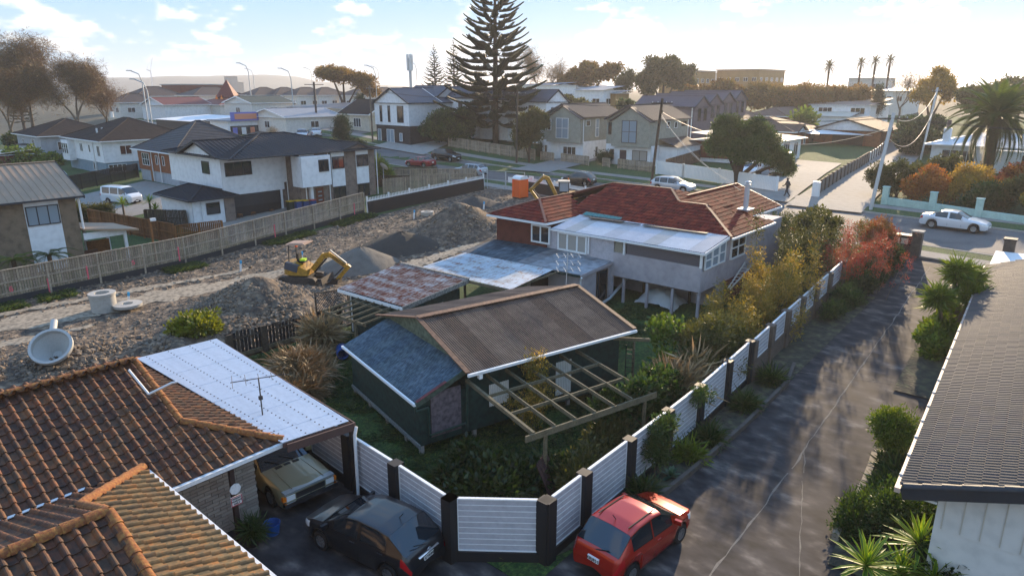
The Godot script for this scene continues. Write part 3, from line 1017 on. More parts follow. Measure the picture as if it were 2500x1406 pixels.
func carport() -> void:
	var h := thing("carport", "carport with white corrugated plastic roof and brown fascia beside tiled house", "carport", Vector3(10.3, 0, -21))
	var off := -h.position
	var p00 := Vector3(9.2, 2.72, -17.0)
	var p10 := Vector3(11.4, 2.66, -16.75)
	var p11 := Vector3(11.8, 3.0, -26.2)
	var p01 := Vector3(8.75, 3.05, -26.3)
	corr_roof(h, off + p00, off + p10, off + p11, off + p01, 12, 10, 0.016, [M.poly])
	var sc := plain("screw", Color("5f6268"), 0.6)
	var pts := []
	for u in [0.1, 0.36, 0.63, 0.9]:
		for i in 40:
			var w := (i + 0.5) / 40.0
			pts.append(Transform3D(Basis.from_scale(Vector3(0.035, 0.02, 0.035)), off + p00.lerp(p10, u).lerp(p01.lerp(p11, u), w) + Vector3(0, 0.022, 0)))
	stuff(multi(h, "screw", boxm, sc, pts))
	var br := mat("fasciabrown", Color("5a4139"), 0.7, 1.0, "mottle", 0.0)
	beam(h, "fascia", off + Vector3(9.25, 2.58, -16.85), off + Vector3(11.5, 2.5, -16.6), 0.05, 0.26, br)
	beam(h, "fascia", off + Vector3(11.5, 2.56, -16.62), off + Vector3(11.88, 2.86, -26.2), 0.04, 0.12, br)
	for i in 5:
		var w := i / 4.0
		beam(h, "rafter", off + p00.lerp(p01, w) - Vector3(0, 0.09, 0), off + p10.lerp(p11, w) - Vector3(0, 0.09, 0), 0.05, 0.12, br)
	for z in [-16.7, -21.5, -26.1]:
		beam(h, "post", off + Vector3(11.4, 0, z), off + Vector3(11.4, 2.5, z), 0.1, 0.1, M.black)
	pipe(h, "downpipe", [off + Vector3(11.5, 2.5, -16.55), off + Vector3(11.4, 2.25, -16.52), off + Vector3(11.36, 0.1, -16.5)], 0.055, M.trim)
	var an := thing("tv_aerial", "thin dark television aerial on mast above white plastic roof", "aerial", Vector3(9.7, 2.7, -19.0))
	pipe(an, "mast", [Vector3(0, 0, 0), Vector3(0, 1.35, 0)], 0.022, M.wire)
	pipe(an, "boom", [Vector3(-0.75, 1.35, -0.35), Vector3(0.75, 1.35, 0.35)], 0.016, M.wire)
	for i in 5:
		var c := Vector3(-0.7 + 0.35 * i, 1.36, -0.33 + 0.165 * i)
		var q: float = 0.55 - 0.08 * i
		pipe(an, "element", [c + Vector3(-0.4, 0, 0.85) * q, c - Vector3(-0.4, 0, 0.85) * q], 0.009, M.wire, 5)
	bbox(an, "clamp", Vector3(-0.05, 0.62, -0.05), Vector3(0.05, 0.74, 0.05), M.wire)

# white boards between black posts, all along the drive
func panel_fence(label: String, pts: Array, h: float, base: float, pm: Material, bm: Material, called := "panel_fence", n_boards := 9, post := 0.36) -> void:
	var f := thing(called, label, "fence", G(pts[0].x, pts[0].y), 0.0, "white panelled walls round the back section")
	var o := -f.position
	for i in pts.size():
		var p: Vector2 = pts[i]
		var g := G(p.x, p.y)
		bbox(f, "post", o + g + Vector3(-post / 2, -0.3, -post / 2), o + g + Vector3(post / 2, h, post / 2), pm)
		if i == pts.size() - 1:
			break
		var q: Vector2 = pts[i + 1]
		var a := g
		var b := G(q.x, q.y)
		beam(f, "plinth", o + a + Vector3(0, base / 2 - 0.15, 0), o + b + Vector3(0, base / 2 - 0.15, 0), 0.2, base + 0.3, pm)
		var d := (b - a).normalized()
		var out := d.cross(Vector3.UP).normalized()
		# look from the drive: the panel stands proud on that side
		var s0 := a + d * (post * 0.5 + 0.03)
		var s1 := b - d * (post * 0.5 + 0.03)
		var bh := (h - base - 0.06) / n_boards
		beam(f, "backing", o + s0 + Vector3(0, (h + base) / 2, 0) , o + s1 + Vector3(0, (h + base) / 2, 0), 0.012, h - base - 0.06, M.cream)
		for k in n_boards:
			var y := base + 0.03 + bh * (k + 0.5)
			beam(f, "board", o + s0 + Vector3(0, y, 0), o + s1 + Vector3(0, y, 0), 0.05, bh - 0.03, bm)
			if k:
				beam(f, "highlight_strip", o + s0 + Vector3(0, y - bh / 2, 0), o + s1 + Vector3(0, y - bh / 2, 0), 0.062, 0.022, M.trim)  # added white strip, paints the highlight along each board groove
		for e in [s0, s1]:
			beam(f, "batten", o + e + Vector3(0, base + 0.03, 0), o + e + Vector3(0, h - 0.03, 0), 0.06, 0.07, M.trim)
		beam(f, "rail", o + s0 + Vector3(0, h - 0.02, 0), o + s1 + Vector3(0, h - 0.02, 0), 0.09, 0.04, M.trim)
		beam(f, "rail", o + s0 + Vector3(0, base + 0.02, 0), o + s1 + Vector3(0, base + 0.02, 0), 0.09, 0.04, M.trim)

func fences_near() -> void:
	var bm := mat("fenceboard", Color("bcb9bd"), 0.6, 1.5, "mottle", 3.0)
	panel_fence("white boards between black posts behind the gold and dark cars", [V(11.25, -12.05), V(11.45, -14.6), V(11.62, -17.2), V(11.8, -19.9), V(11.95, -22.6), V(12.1, -26.4)], 2.0, 0.32, M.black, bm)
	panel_fence("single white boarded panel between black posts facing the court, at the corner", [V(11.25, -12.05), V(12.9, -10.0)], 2.0, 0.32, M.black, bm)
	panel_fence("white boards between black posts beside the red car and drive", [V(12.95, -9.95), V(14.75, -10.0), V(17.35, -10.06), V(20.0, -10.13), V(22.6, -10.2), V(25.2, -10.27), V(27.6, -10.34)], 2.0, 0.32, M.black, bm)
	panel_fence("short white panels over brown block wall further up the drive", [V(27.9, -10.35), V(30.1, -10.42), V(32.3, -10.5), V(34.5, -10.56), V(36.8, -10.63), V(39.2, -10.7), V(42.0, -10.8)], 1.9, 0.85, mat("block", Color("7b6a5c"), 0.9, 0.6, "speck", 2.0, 0.4), bm, "panel_fence", 5, 0.4)
	# garden kerb along the drive
	var k := thing("garden_kerb", "low concrete kerb edging the bed beside the drive", "kerb", G(16.5, -8.9))
	var pts := [V(16.6, -9.1), V(20, -9.0), V(24, -8.9), V(28.5, -8.9), V(30.5, -9.3)]
	for i in pts.size() - 1:
		beam(k, "kerb_block", G(pts[i].x, pts[i].y, 0.08) - k.position, G(pts[i + 1].x, pts[i + 1].y, 0.08) - k.position, 0.14, 0.24, mat("kerbstone", Color("6f655c"), 0.9, 0.8, "speck", 3.0))
	drape("planting_bed", M.ground, [V(13.2, -9.85), V(42, -10.7), V(42, -8.8), V(16.6, -9.0)], 30, 3, 0.06)

# ------------------------------------------------------------------ cars
func curve(t: Array, x: float) -> float:
	if x <= t[0][0]:
		return t[0][1]
	for i in t.size() - 1:
		if x <= t[i + 1][0]:
			var k: float = (x - t[i][0]) / maxf(t[i + 1][0] - t[i][0], 0.0001)
			return lerpf(t[i][1], t[i + 1][1], k)
	return t[t.size() - 1][1]

func wheel_meshes(r: float, w: float, spokes: int) -> Array:
	var ty := MB.new()
	ty.x = Transform3D(Basis(Vector3.RIGHT, PI / 2), Vector3.ZERO)
	ty.lathe([Vector2(r * 0.62, -w / 2), Vector2(r * 0.93, -w / 2), Vector2(r, -w * 0.3), Vector2(r, w * 0.3), Vector2(r * 0.93, w / 2), Vector2(r * 0.62, w / 2)], 22)
	var rm := MB.new()
	rm.x = Transform3D(Basis(Vector3.RIGHT, PI / 2), Vector3.ZERO)
	rm.lathe([Vector2(r * 0.64, -w * 0.46), Vector2(r * 0.64, w * 0.46)], 22)
	rm.lathe([Vector2(r * 0.5, w * 0.42), Vector2(r * 0.66, w * 0.48)], 22)
	rm.lathe([Vector2(0.0, w * 0.42), Vector2(r * 0.16, w * 0.40), Vector2(r * 0.17, w * 0.2)], 12)
	rm.x = Transform3D()
	for i in spokes:
		for s in [-1, 1]:
			var q := TAU * i / spokes
			rm.obox(Transform3D(Basis(Vector3.BACK, q), Vector3(cos(q) * r * 0.36, sin(q) * r * 0.36, s * w * 0.36)), Vector3(r * 0.48, r * 0.13, w * 0.1))
	rm.obox(Transform3D(), Vector3(r * 0.9, r * 0.9, w * 0.3))
	return [ty.mesh(), rm.mesh()]

# a car that points along +x; sp holds its curves in metres from the nose
func car(label: String, category: String, group: String, at: Vector3, turn: float, sp: Dictionary, body: Material, called := "parked_car") -> Node3D:
	var o := thing(called, label, category, at, turn, group)
	var L: float = sp.L
	var xs := []
	var n := 72
	for i in n + 1:
		xs.append(L * i / n)
	for e in sp.get("breaks", []):
		xs.append(e)
	xs.sort()
	var wr: float = sp.wheel
	var ax: Array = sp.axles
	var gd := []
	for x in xs:
		var w := curve(sp.wide, x)
		var top := curve(sp.top, x)
		var belt := minf(curve(sp.belt, x), top - 0.02)
		var sill: float = sp.sill
		if x < 0.12 or x > L - 0.12:
			sill += 0.06
		for a in ax:
			var dx: float = absf(x - a)
			var ra := wr + 0.07
			if dx < ra:
				sill = maxf(sill, wr + sqrt(ra * ra - dx * dx))
		sill = minf(sill, belt - 0.06)
		var e := top - belt
		var wt := w * 0.95 - float(sp.get("tumble", 0.26)) * e - 0.02
		var px: float = L / 2 - x
		var row := [
			Vector3(px, sill, w * 0.94), Vector3(px, lerpf(sill, belt, 0.3), w), Vector3(px, lerpf(sill, belt, 0.68), w * 1.0), Vector3(px, lerpf(sill, belt, 0.9), w * 0.985), Vector3(px, belt, w * 0.95),
			Vector3(px, belt + e * 0.86, lerpf(w * 0.95, wt, 0.86)), Vector3(px, belt + e * 0.96, wt - 0.03), Vector3(px, top, wt * 0.62), Vector3(px, top + 0.018, 0.0)]
		gd.append(row)
	var parts := {}
	var m: int = gd[0].size()
	var nm := []
	for i in gd.size():
		var row := []
		for j in m:
			var a: Vector3 = gd[mini(i + 1, gd.size() - 1)][j] - gd[maxi(i - 1, 0)][j]
			var b: Vector3 = gd[i][mini(j + 1, m - 1)] - gd[i][maxi(j - 1, 0)]
			if j == m - 1:
				row.append(Vector3(-a.y, a.x, 0).normalized() * (1.0 if a.x > 0 else -1.0))
			else:
				var k := b.cross(a).normalized()
				row.append(k if k.z + k.y > 0 else -k)
		nm.append(row)
	for i in gd.size() - 1:
		var xm: float = (xs[i] + xs[i + 1]) / 2
		for j in m - 1:
			for s in [1.0, -1.0]:
				var part := "body"
				if j == 4:
					for q in sp.side:
						if xm > q[0] and xm < q[1]:
							part = "side_window%s%d" % ["r" if s > 0 else "l", sp.side.find(q)]
				if j >= 5 or j == 4:
					if xm > sp.screen[0] and xm < sp.screen[1] and j >= 5:
						part = "windscreen"
					elif xm > sp.rear[0] and xm < sp.rear[1] and j >= 5:
						part = "rear_window"
				if xm < sp.get("lamp", 0.32) and (j == 2 or j == 3) and sp.get("lamps", true):
					part = "headlight%s" % ("r" if s > 0 else "l")
				if xm > L - float(sp.get("tail", 0.2)) and (j == 2 or j == 3):
					part = "tail_light%s" % ("r" if s > 0 else "l")
				if not parts.has(part):
					parts[part] = MB.new()
				var f := Vector3(1, 1, s)
				var push := 0.0
				if part.begins_with("side") or part == "windscreen" or part == "rear_window":
					push = -0.012
				var a: Vector3 = gd[i][j] * f + nm[i][j] * f * push
				var b: Vector3 = gd[i + 1][j] * f + nm[i + 1][j] * f * push
				var c: Vector3 = gd[i + 1][j + 1] * f + nm[i + 1][j + 1] * f * push
				var d: Vector3 = gd[i][j + 1] * f + nm[i][j + 1] * f * push
				if s < 0:
					parts[part].quad_n(a, b, c, d, nm[i][j] * f, nm[i + 1][j] * f, nm[i + 1][j + 1] * f, nm[i][j + 1] * f)
				else:
					parts[part].quad_n(d, c, b, a, nm[i][j + 1] * f, nm[i + 1][j + 1] * f, nm[i + 1][j] * f, nm[i][j] * f)
	var bodymb: MB = parts["body"]
	for e in [0, gd.size() - 1]:
		var cen := Vector3(gd[e][0].x, lerpf(gd[e][0].y, gd[e][m - 1].y, 0.5), 0)
		for j in m - 1:
			for s in [1.0, -1.0]:
				var f := Vector3(1, 1, s)
				if (s > 0) == (e == 0):
					bodymb.tri(cen, gd[e][j + 1] * f, gd[e][j] * f)
				else:
					bodymb.tri(cen, gd[e][j] * f, gd[e][j + 1] * f)
	for k in parts:
		var mm: Material = body
		var nmz: String = k
		if k.begins_with("side_window") or k == "windscreen" or k == "rear_window":
			mm = M.glass
			nmz = "side_window" if k.begins_with("side") else k
		elif k.begins_with("headlight"):
			mm = M.lamp
			nmz = "headlight"
		elif k.begins_with("tail_light"):
			mm = M.taillamp
			nmz = "tail_light"
		bd(o, nmz, parts[k], mm)
	# underside and dark wheel wells
	bbox(o, "underbody", Vector3(-L / 2 + 0.25, sp.sill - 0.06, -curve(sp.wide, L / 2) * 0.8), Vector3(L / 2 - 0.25, sp.sill + 0.35, curve(sp.wide, L / 2) * 0.8), M.rubber)
	var wm := wheel_meshes(wr, 0.21, sp.get("spokes", 5))
	for a in ax:
		for s in [-1.0, 1.0]:
			var at_ := Vector3(L / 2 - a, wr, s * (curve(sp.wide, a) - 0.13))
			var t := put(o, "wheel", wm[0], M.tyre, Transform3D(Basis(), at_))
			put(t, "rim", wm[1], M.steel)
	# mirrors and door seams
	var mx: float = sp.get("mirror", L * 0.33)
	for s in [-1.0, 1.0]:
		var mb := MB.new()
		mb.obox(Transform3D(Basis(Vector3.UP, 0.15 * s), Vector3(L / 2 - mx, curve(sp.belt, mx) + 0.09, s * (curve(sp.wide, mx) + 0.08))), Vector3(0.1, 0.13, 0.2))
		bd(o, "mirror", mb, body)
	for s in [-1.0, 1.0]:
		for q in sp.side:
			var hx: float = q[1] - 0.16
			bbox(o, "handle", Vector3(L / 2 - hx - 0.09, curve(sp.belt, hx) - 0.13, s * curve(sp.wide, hx) - 0.02), Vector3(L / 2 - hx + 0.09, curve(sp.belt, hx) - 0.10, s * curve(sp.wide, hx) + 0.025), sp.get("handle", body))
	for s in [-1.0, 1.0]:
		for q in sp.side:
			for e in [q[0] - 0.02 if q == sp.side[0] else -9.0, q[1] + 0.04]:
				if e > 0 and e < L - 0.7:
					beam(o, "door_seam", Vector3(L / 2 - e, sp.sill + 0.12, s * (curve(sp.wide, e) + 0.002)), Vector3(L / 2 - e, curve(sp.belt, e) - 0.02, s * (curve(sp.wide, e) * 0.975)), 0.012, 0.012, M.rubber)
	var ph: float = sp.get("plate", 0.62)
	var pl := bbox(o, "number_plate", Vector3(-L / 2 - 0.02, ph - 0.065, -0.18), Vector3(-L / 2 + 0.05, ph + 0.065, 0.18), M.trim)
	if sp.has("reg"):
		var tm := text(o, "lettering", sp.reg, 0.125, plain("ink", Color("17171a"), 0.7), Transform3D(Basis(Vector3.UP, -PI / 2), Vector3(-L / 2 - 0.024, ph, 0)), 0.006)
		tm.name = "lettering"
	bbox(o, "number_plate", Vector3(L / 2 - 0.05, 0.38, -0.18), Vector3(L / 2 + 0.015, 0.49, 0.18), M.trim)
	if sp.has("antenna"):
		pipe(o, "antenna", [Vector3(L / 2 - sp.antenna, curve(sp.top, sp.antenna) + 0.02, 0), Vector3(L / 2 - sp.antenna - 0.14, curve(sp.top, sp.antenna) + 0.2, 0)], 0.012, M.rubber, 5)
	return o

func hatch() -> Dictionary:
	return {L = 3.9, wheel = 0.30, axles = [0.78, 3.22], sill = 0.24, breaks = [0.85, 1.75, 3.2, 3.78],
		wide = [[0, 0.55], [0.08, 0.68], [0.3, 0.79], [0.8, 0.84], [3.2, 0.85], [3.7, 0.8], [3.85, 0.74], [3.9, 0.68]],
		top = [[0, 0.62], [0.1, 0.74], [0.45, 0.86], [0.85, 0.95], [1.75, 1.44], [2.1, 1.5], [2.8, 1.5], [3.2, 1.44], [3.78, 0.98], [3.86, 0.86], [3.9, 0.6]],
		belt = [[0, 0.6], [0.15, 0.72], [0.85, 0.86], [2.2, 0.93], [3.3, 1.0], [3.7, 0.92], [3.9, 0.6]],
		screen = [0.9, 1.74], rear = [3.22, 3.74], side = [[1.3, 2.2], [2.28, 3.2]], lamp = 0.42, tail = 0.32, mirror = 1.2, antenna = 2.95, plate = 0.72}

func sedan() -> Dictionary:
	return {L = 4.55, wheel = 0.32, axles = [0.85, 3.62], sill = 0.24, breaks = [1.25, 2.05, 3.2, 3.9], spokes = 5,
		wide = [[0, 0.58], [0.1, 0.72], [0.4, 0.84], [1.0, 0.89], [3.6, 0.89], [4.3, 0.82], [4.5, 0.74], [4.55, 0.66]],
		top = [[0, 0.6], [0.12, 0.72], [0.6, 0.86], [1.25, 0.95], [2.05, 1.38], [2.5, 1.42], [3.1, 1.38], [3.85, 1.04], [4.4, 1.0], [4.5, 0.9], [4.55, 0.62]],
		belt = [[0, 0.58], [0.2, 0.7], [1.2, 0.86], [3.8, 0.94], [4.45, 0.9], [4.55, 0.6]],
		screen = [1.3, 2.04], rear = [3.14, 3.84], side = [[1.7, 2.55], [2.63, 3.5]], lamp = 0.4, tail = 0.24, mirror = 1.65, plate = 0.72}

func suv() -> Dictionary:
	return {L = 4.55, wheel = 0.36, axles = [0.9, 3.6], sill = 0.32, breaks = [1.2, 1.9, 3.9, 4.4],
		wide = [[0, 0.6], [0.1, 0.76], [0.4, 0.88], [1.0, 0.92], [3.8, 0.92], [4.4, 0.86], [4.55, 0.74]],
		top = [[0, 0.75], [0.12, 0.92], [0.6, 1.02], [1.2, 1.1], [1.95, 1.58], [2.5, 1.67], [3.6, 1.64], [3.95, 1.58], [4.42, 1.12], [4.5, 1.0], [4.55, 0.7]],
		belt = [[0, 0.72], [0.2, 0.86], [1.2, 1.02], [3.9, 1.14], [4.4, 1.06], [4.55, 0.68]],
		screen = [1.25, 1.94], rear = [3.98, 4.38], side = [[1.65, 2.6], [2.68, 3.8]], lamp = 0.4, tail = 0.26, mirror = 1.55, plate = 0.85}

func wagon() -> Dictionary:
	var s := sedan()
	s.top = [[0, 0.6], [0.12, 0.72], [0.6, 0.88], [1.2, 0.98], [2.0, 1.44], [2.5, 1.5], [3.6, 1.46], [4.0, 1.38], [4.42, 1.02], [4.5, 0.9], [4.55, 0.62]]
	s.rear = [4.02, 4.38]
	s.breaks = [1.2, 2.0, 4.0, 4.42]
	s.screen = [1.25, 1.99]
	s.side = [[1.6, 2.5], [2.58, 3.4], [3.46, 3.95]]
	return s

func van() -> Dictionary:
	return {L = 4.6, wheel = 0.32, axles = [0.85, 3.5], sill = 0.3, breaks = [0.45, 1.15, 4.45], tumble = 0.1,
		wide = [[0, 0.66], [0.1, 0.8], [0.4, 0.86], [4.4, 0.86], [4.6, 0.82]],
		top = [[0, 0.85], [0.1, 1.05], [0.45, 1.2], [1.2, 1.86], [1.8, 1.98], [4.2, 1.98], [4.5, 1.9], [4.6, 1.2]],
		belt = [[0, 0.8], [0.1, 0.98], [0.5, 1.14], [4.4, 1.2], [4.6, 1.1]],
		screen = [0.5, 1.2], rear = [4.5, 4.58], side = [[0.75, 1.75], [1.85, 3.0], [3.1, 4.2]], lamp = 0.25, tail = 0.15, mirror = 0.85, plate = 0.8}

func pickup() -> Dictionary:
	var s := suv()
	s.top = [[0, 0.8], [0.12, 1.0], [0.6, 1.08], [1.2, 1.14], [1.9, 1.66], [2.3, 1.74], [3.0, 1.72], [3.3, 1.16], [4.45, 1.14], [4.55, 0.75]]
	s.rear = [3.02, 3.28]
	s.side = [[1.6, 2.25], [2.33, 3.0]]
	s.breaks = [1.2, 1.9, 3.0, 3.3]
	return s

func cars() -> void:
	# the gold car under the carport
	var gold := {L = 4.85, wheel = 0.33, axles = [0.98, 3.8], sill = 0.28, breaks = [1.55, 2.1, 3.1, 3.7], spokes = 8, tumble = 0.3,
		wide = [[0, 0.80], [0.06, 0.88], [0.3, 0.93], [3.8, 0.94], [4.7, 0.9], [4.85, 0.84]],
		top = [[0, 0.78], [0.08, 0.84], [0.4, 0.89], [1.55, 0.97], [2.1, 1.33], [2.4, 1.38], [3.1, 1.36], [3.75, 0.98], [4.7, 0.93], [4.85, 0.7]],
		belt = [[0, 0.74], [0.1, 0.8], [1.5, 0.9], [2.6, 0.9], [3.6, 0.94], [4.75, 0.88], [4.85, 0.66]],
		screen = [1.58, 2.09], rear = [3.12, 3.72], side = [[1.8, 2.55], [2.62, 3.2]], lamps = false, tail = 0.12, mirror = 1.85, plate = 0.5}
	var o := car("gold classic saloon nosing out from under the white carport roof", "car", "cars parked in the court", Vector3(10.2, 0, -19.6), -93, gold, paint("gold", Color("8c8668"), 0.32, 0.25))
	bbox(o, "front_bumper", Vector3(2.36, 0.42, -0.92), Vector3(2.52, 0.56, 0.92), M.chrome)
	bbox(o, "nose_panel", Vector3(2.2, 0.80, -0.86), Vector3(2.43, 0.86, 0.86), plain("silverpaint", Color("aab0b3"), 0.3, 0.5))
	bbox(o, "grille", Vector3(2.38, 0.58, -0.5), Vector3(2.44, 0.76, 0.5), M.black)
	for z in [-0.68, 0.68]:
		bbox(o, "headlight", Vector3(2.36, 0.6, z - 0.14), Vector3(2.45, 0.76, z + 0.14), M.lamp)
		bbox(o, "indicator", Vector3(2.3, 0.6, z * 1.28 - 0.06), Vector3(2.42, 0.74, z * 1.28 + 0.06), M.amber)
	for z in [-0.3, 0.0, 0.3]:
		bbox(o, "bonnet_vent", Vector3(0.92, 0.955, z - 0.11), Vector3(1.04, 0.985, z + 0.11), M.black)
	for z in [-0.55, 0.55]:
		beam(o, "bonnet_crease", Vector3(2.3, 0.885, z), Vector3(0.95, 0.965, z * 0.9), 0.02, 0.02, M.gold)
	for z in [-0.3, 0.2]:
		beam(o, "wiper", Vector3(0.86, 1.0, z), Vector3(0.62, 1.15, z + 0.38), 0.02, 0.02, M.rubber)
	# the dark hatchback
	var d := hatch()
	d.L = 4.2
	d.axles = [0.85, 3.45]
	for k in ["top", "belt", "wide"]:
		d[k] = d[k].map(func(q): return [q[0] * 4.2 / 3.9, q[1] * (1.03 if k != "top" else 1.0)])
	d.screen = [0.98, 1.87]
	d.rear = [3.46, 4.02]
	d.breaks = [0.92, 1.88, 3.45, 4.06]
	d.side = [[1.4, 2.36], [2.45, 3.4]]
	d.reg = "UY696"
	d.spokes = 9
	d.antenna = 3.2
	o = car("dark grey hatchback parked against the white panels, seen from behind", "car", "cars parked in the court", Vector3(10.05, 0, -14.05), 98, d, paint("darkcar", Color("23262b"), 0.3, 0.5))
	var em := MB.new()
	for q in [[0.075, 0.05], [0.03, 0.05], [0.055, 0.022]]:
		var ring := []
		for k in 17:
			ring.append(Vector3(-2.13, 0.93 + (0.018 if q[1] < 0.03 else 0.0) + sin(TAU * k / 16.0) * q[1], cos(TAU * k / 16.0) * q[0]))
		em.tube(ring, [0.008], 5, false)
	stuff(bd(o, "emblem", em, M.chrome))
	bbox(o, "garnish", Vector3(-2.14, 0.82, -0.4), Vector3(-2.06, 0.85, 0.4), M.chrome)
	beam(o, "wiper", Vector3(-2.03, 1.04, 0.0), Vector3(-1.93, 1.16, -0.4), 0.02, 0.02, M.rubber)
	# the red hatchback
	var r := hatch()
	r.reg = "KBJ851"
	r.spokes = 8
	o = car("bright red hatchback parked beside the fence at the foot of the drive", "car", "cars parked in the court", Vector3(15.05, 0, -8.38), -4, r, paint("redcar", Color("a82010"), 0.22, 0.35))
	beam(o, "wiper", Vector3(-1.86, 0.98, 0.0), Vector3(-1.77, 1.08, 0.38), 0.02, 0.02, M.rubber)
	for z in [-0.5, 0.5]:
		beam(o, "roof_rail", Vector3(0.05, 1.5, z), Vector3(-1.1, 1.5, z), 0.03, 0.02, M.rubber)
	# street and yard cars
	var wh := paint("whitecar", Color("d5d8dc"), 0.25, 0.1)
	car("white sedan at the kerb in front of the mint wall", "car", "cars along the street", Vector3(61.1, T(61, -8.2) + 0.02, -8.2), 86 + 180, sedan(), wh)
	car("black SUV parked at the far kerb beside the long timber fence", "car", "cars along the street", Vector3(67.6, T(67.6, -71) + 0.02, -71.0), 94 + 180, suv(), paint("blackcar", Color("15171a"), 0.25, 0.3))
	car("red coupe parked beyond the garden fence, nearer than the black SUV", "car", "cars along the street", Vector3(62.3, T(62.3, -71) + 0.02, -70.6), 96, sedan(), paint("crimson", Color("8f1623"), 0.3, 0.3))
	car("silver wagon parked at the near kerb beside the picket fence end", "car", "cars along the street", Vector3(60.9, T(60.9, -60) + 0.02, -59.8), 97, wagon(), paint("silvercar", Color("b4b8bd"), 0.3, 0.4))
	car("black hatchback on the road behind the orange toilet", "car", "cars along the street", Vector3(62.2, T(62, -45) + 0.02, -44.3), 95, hatch(), M.blackcar)
	car("white people mover at the far kerb behind the red roof", "car", "cars along the street", Vector3(63.9, T(64, -34) + 0.02, -33.6), 275, wagon(), M.silvercar)
	car("white van standing in the yard behind the yuccas", "van", "", Vector3(28.8, T(28, -83), -83.0), -70, van(), wh)
	car("white sedan with dark bonnet trim on the driveway behind the round tree", "car", "cars on the far driveway", Vector3(78.0, T(78, -31) + 0.17, -31.2), 190, sedan(), wh)
	car("silver coupe on the driveway beside the white sedan", "car", "cars on the far driveway", Vector3(80.5, T(80, -28.6) + 0.17, -28.8), 8, sedan(), M.silvercar)
	car("white off-road wagon with dark tyres at the end of the driveway", "car", "cars on the far driveway", Vector3(90.0, T(90, -31.5) + 0.17, -31.6), 12, suv(), wh)

# ------------------------------------------------------------------ the back section: sheds, patio, the red-roofed house
func iron_mats(key: String, tex: String, size: float, tints: Array, rough := 0.7) -> Array:
	var out := []
	for i in tints.size():
		var m := texmat("%s%d" % [key, i], tex, size, rough, 0.3, Color(tints[i]), 5.0)
		if tex == "rust" or tex == "flake" or tex == "slate" or tex == "oldiron":
			m.uv1_scale = Vector3(0.35, 1.0, 1.5) / size if key != "old" else Vector3(1.2, 1.0, 0.35) / size
		m.uv1_offset = Vector3(i * 0.37, i * 0.21, i * 0.53)
		out.append(m)
	return out

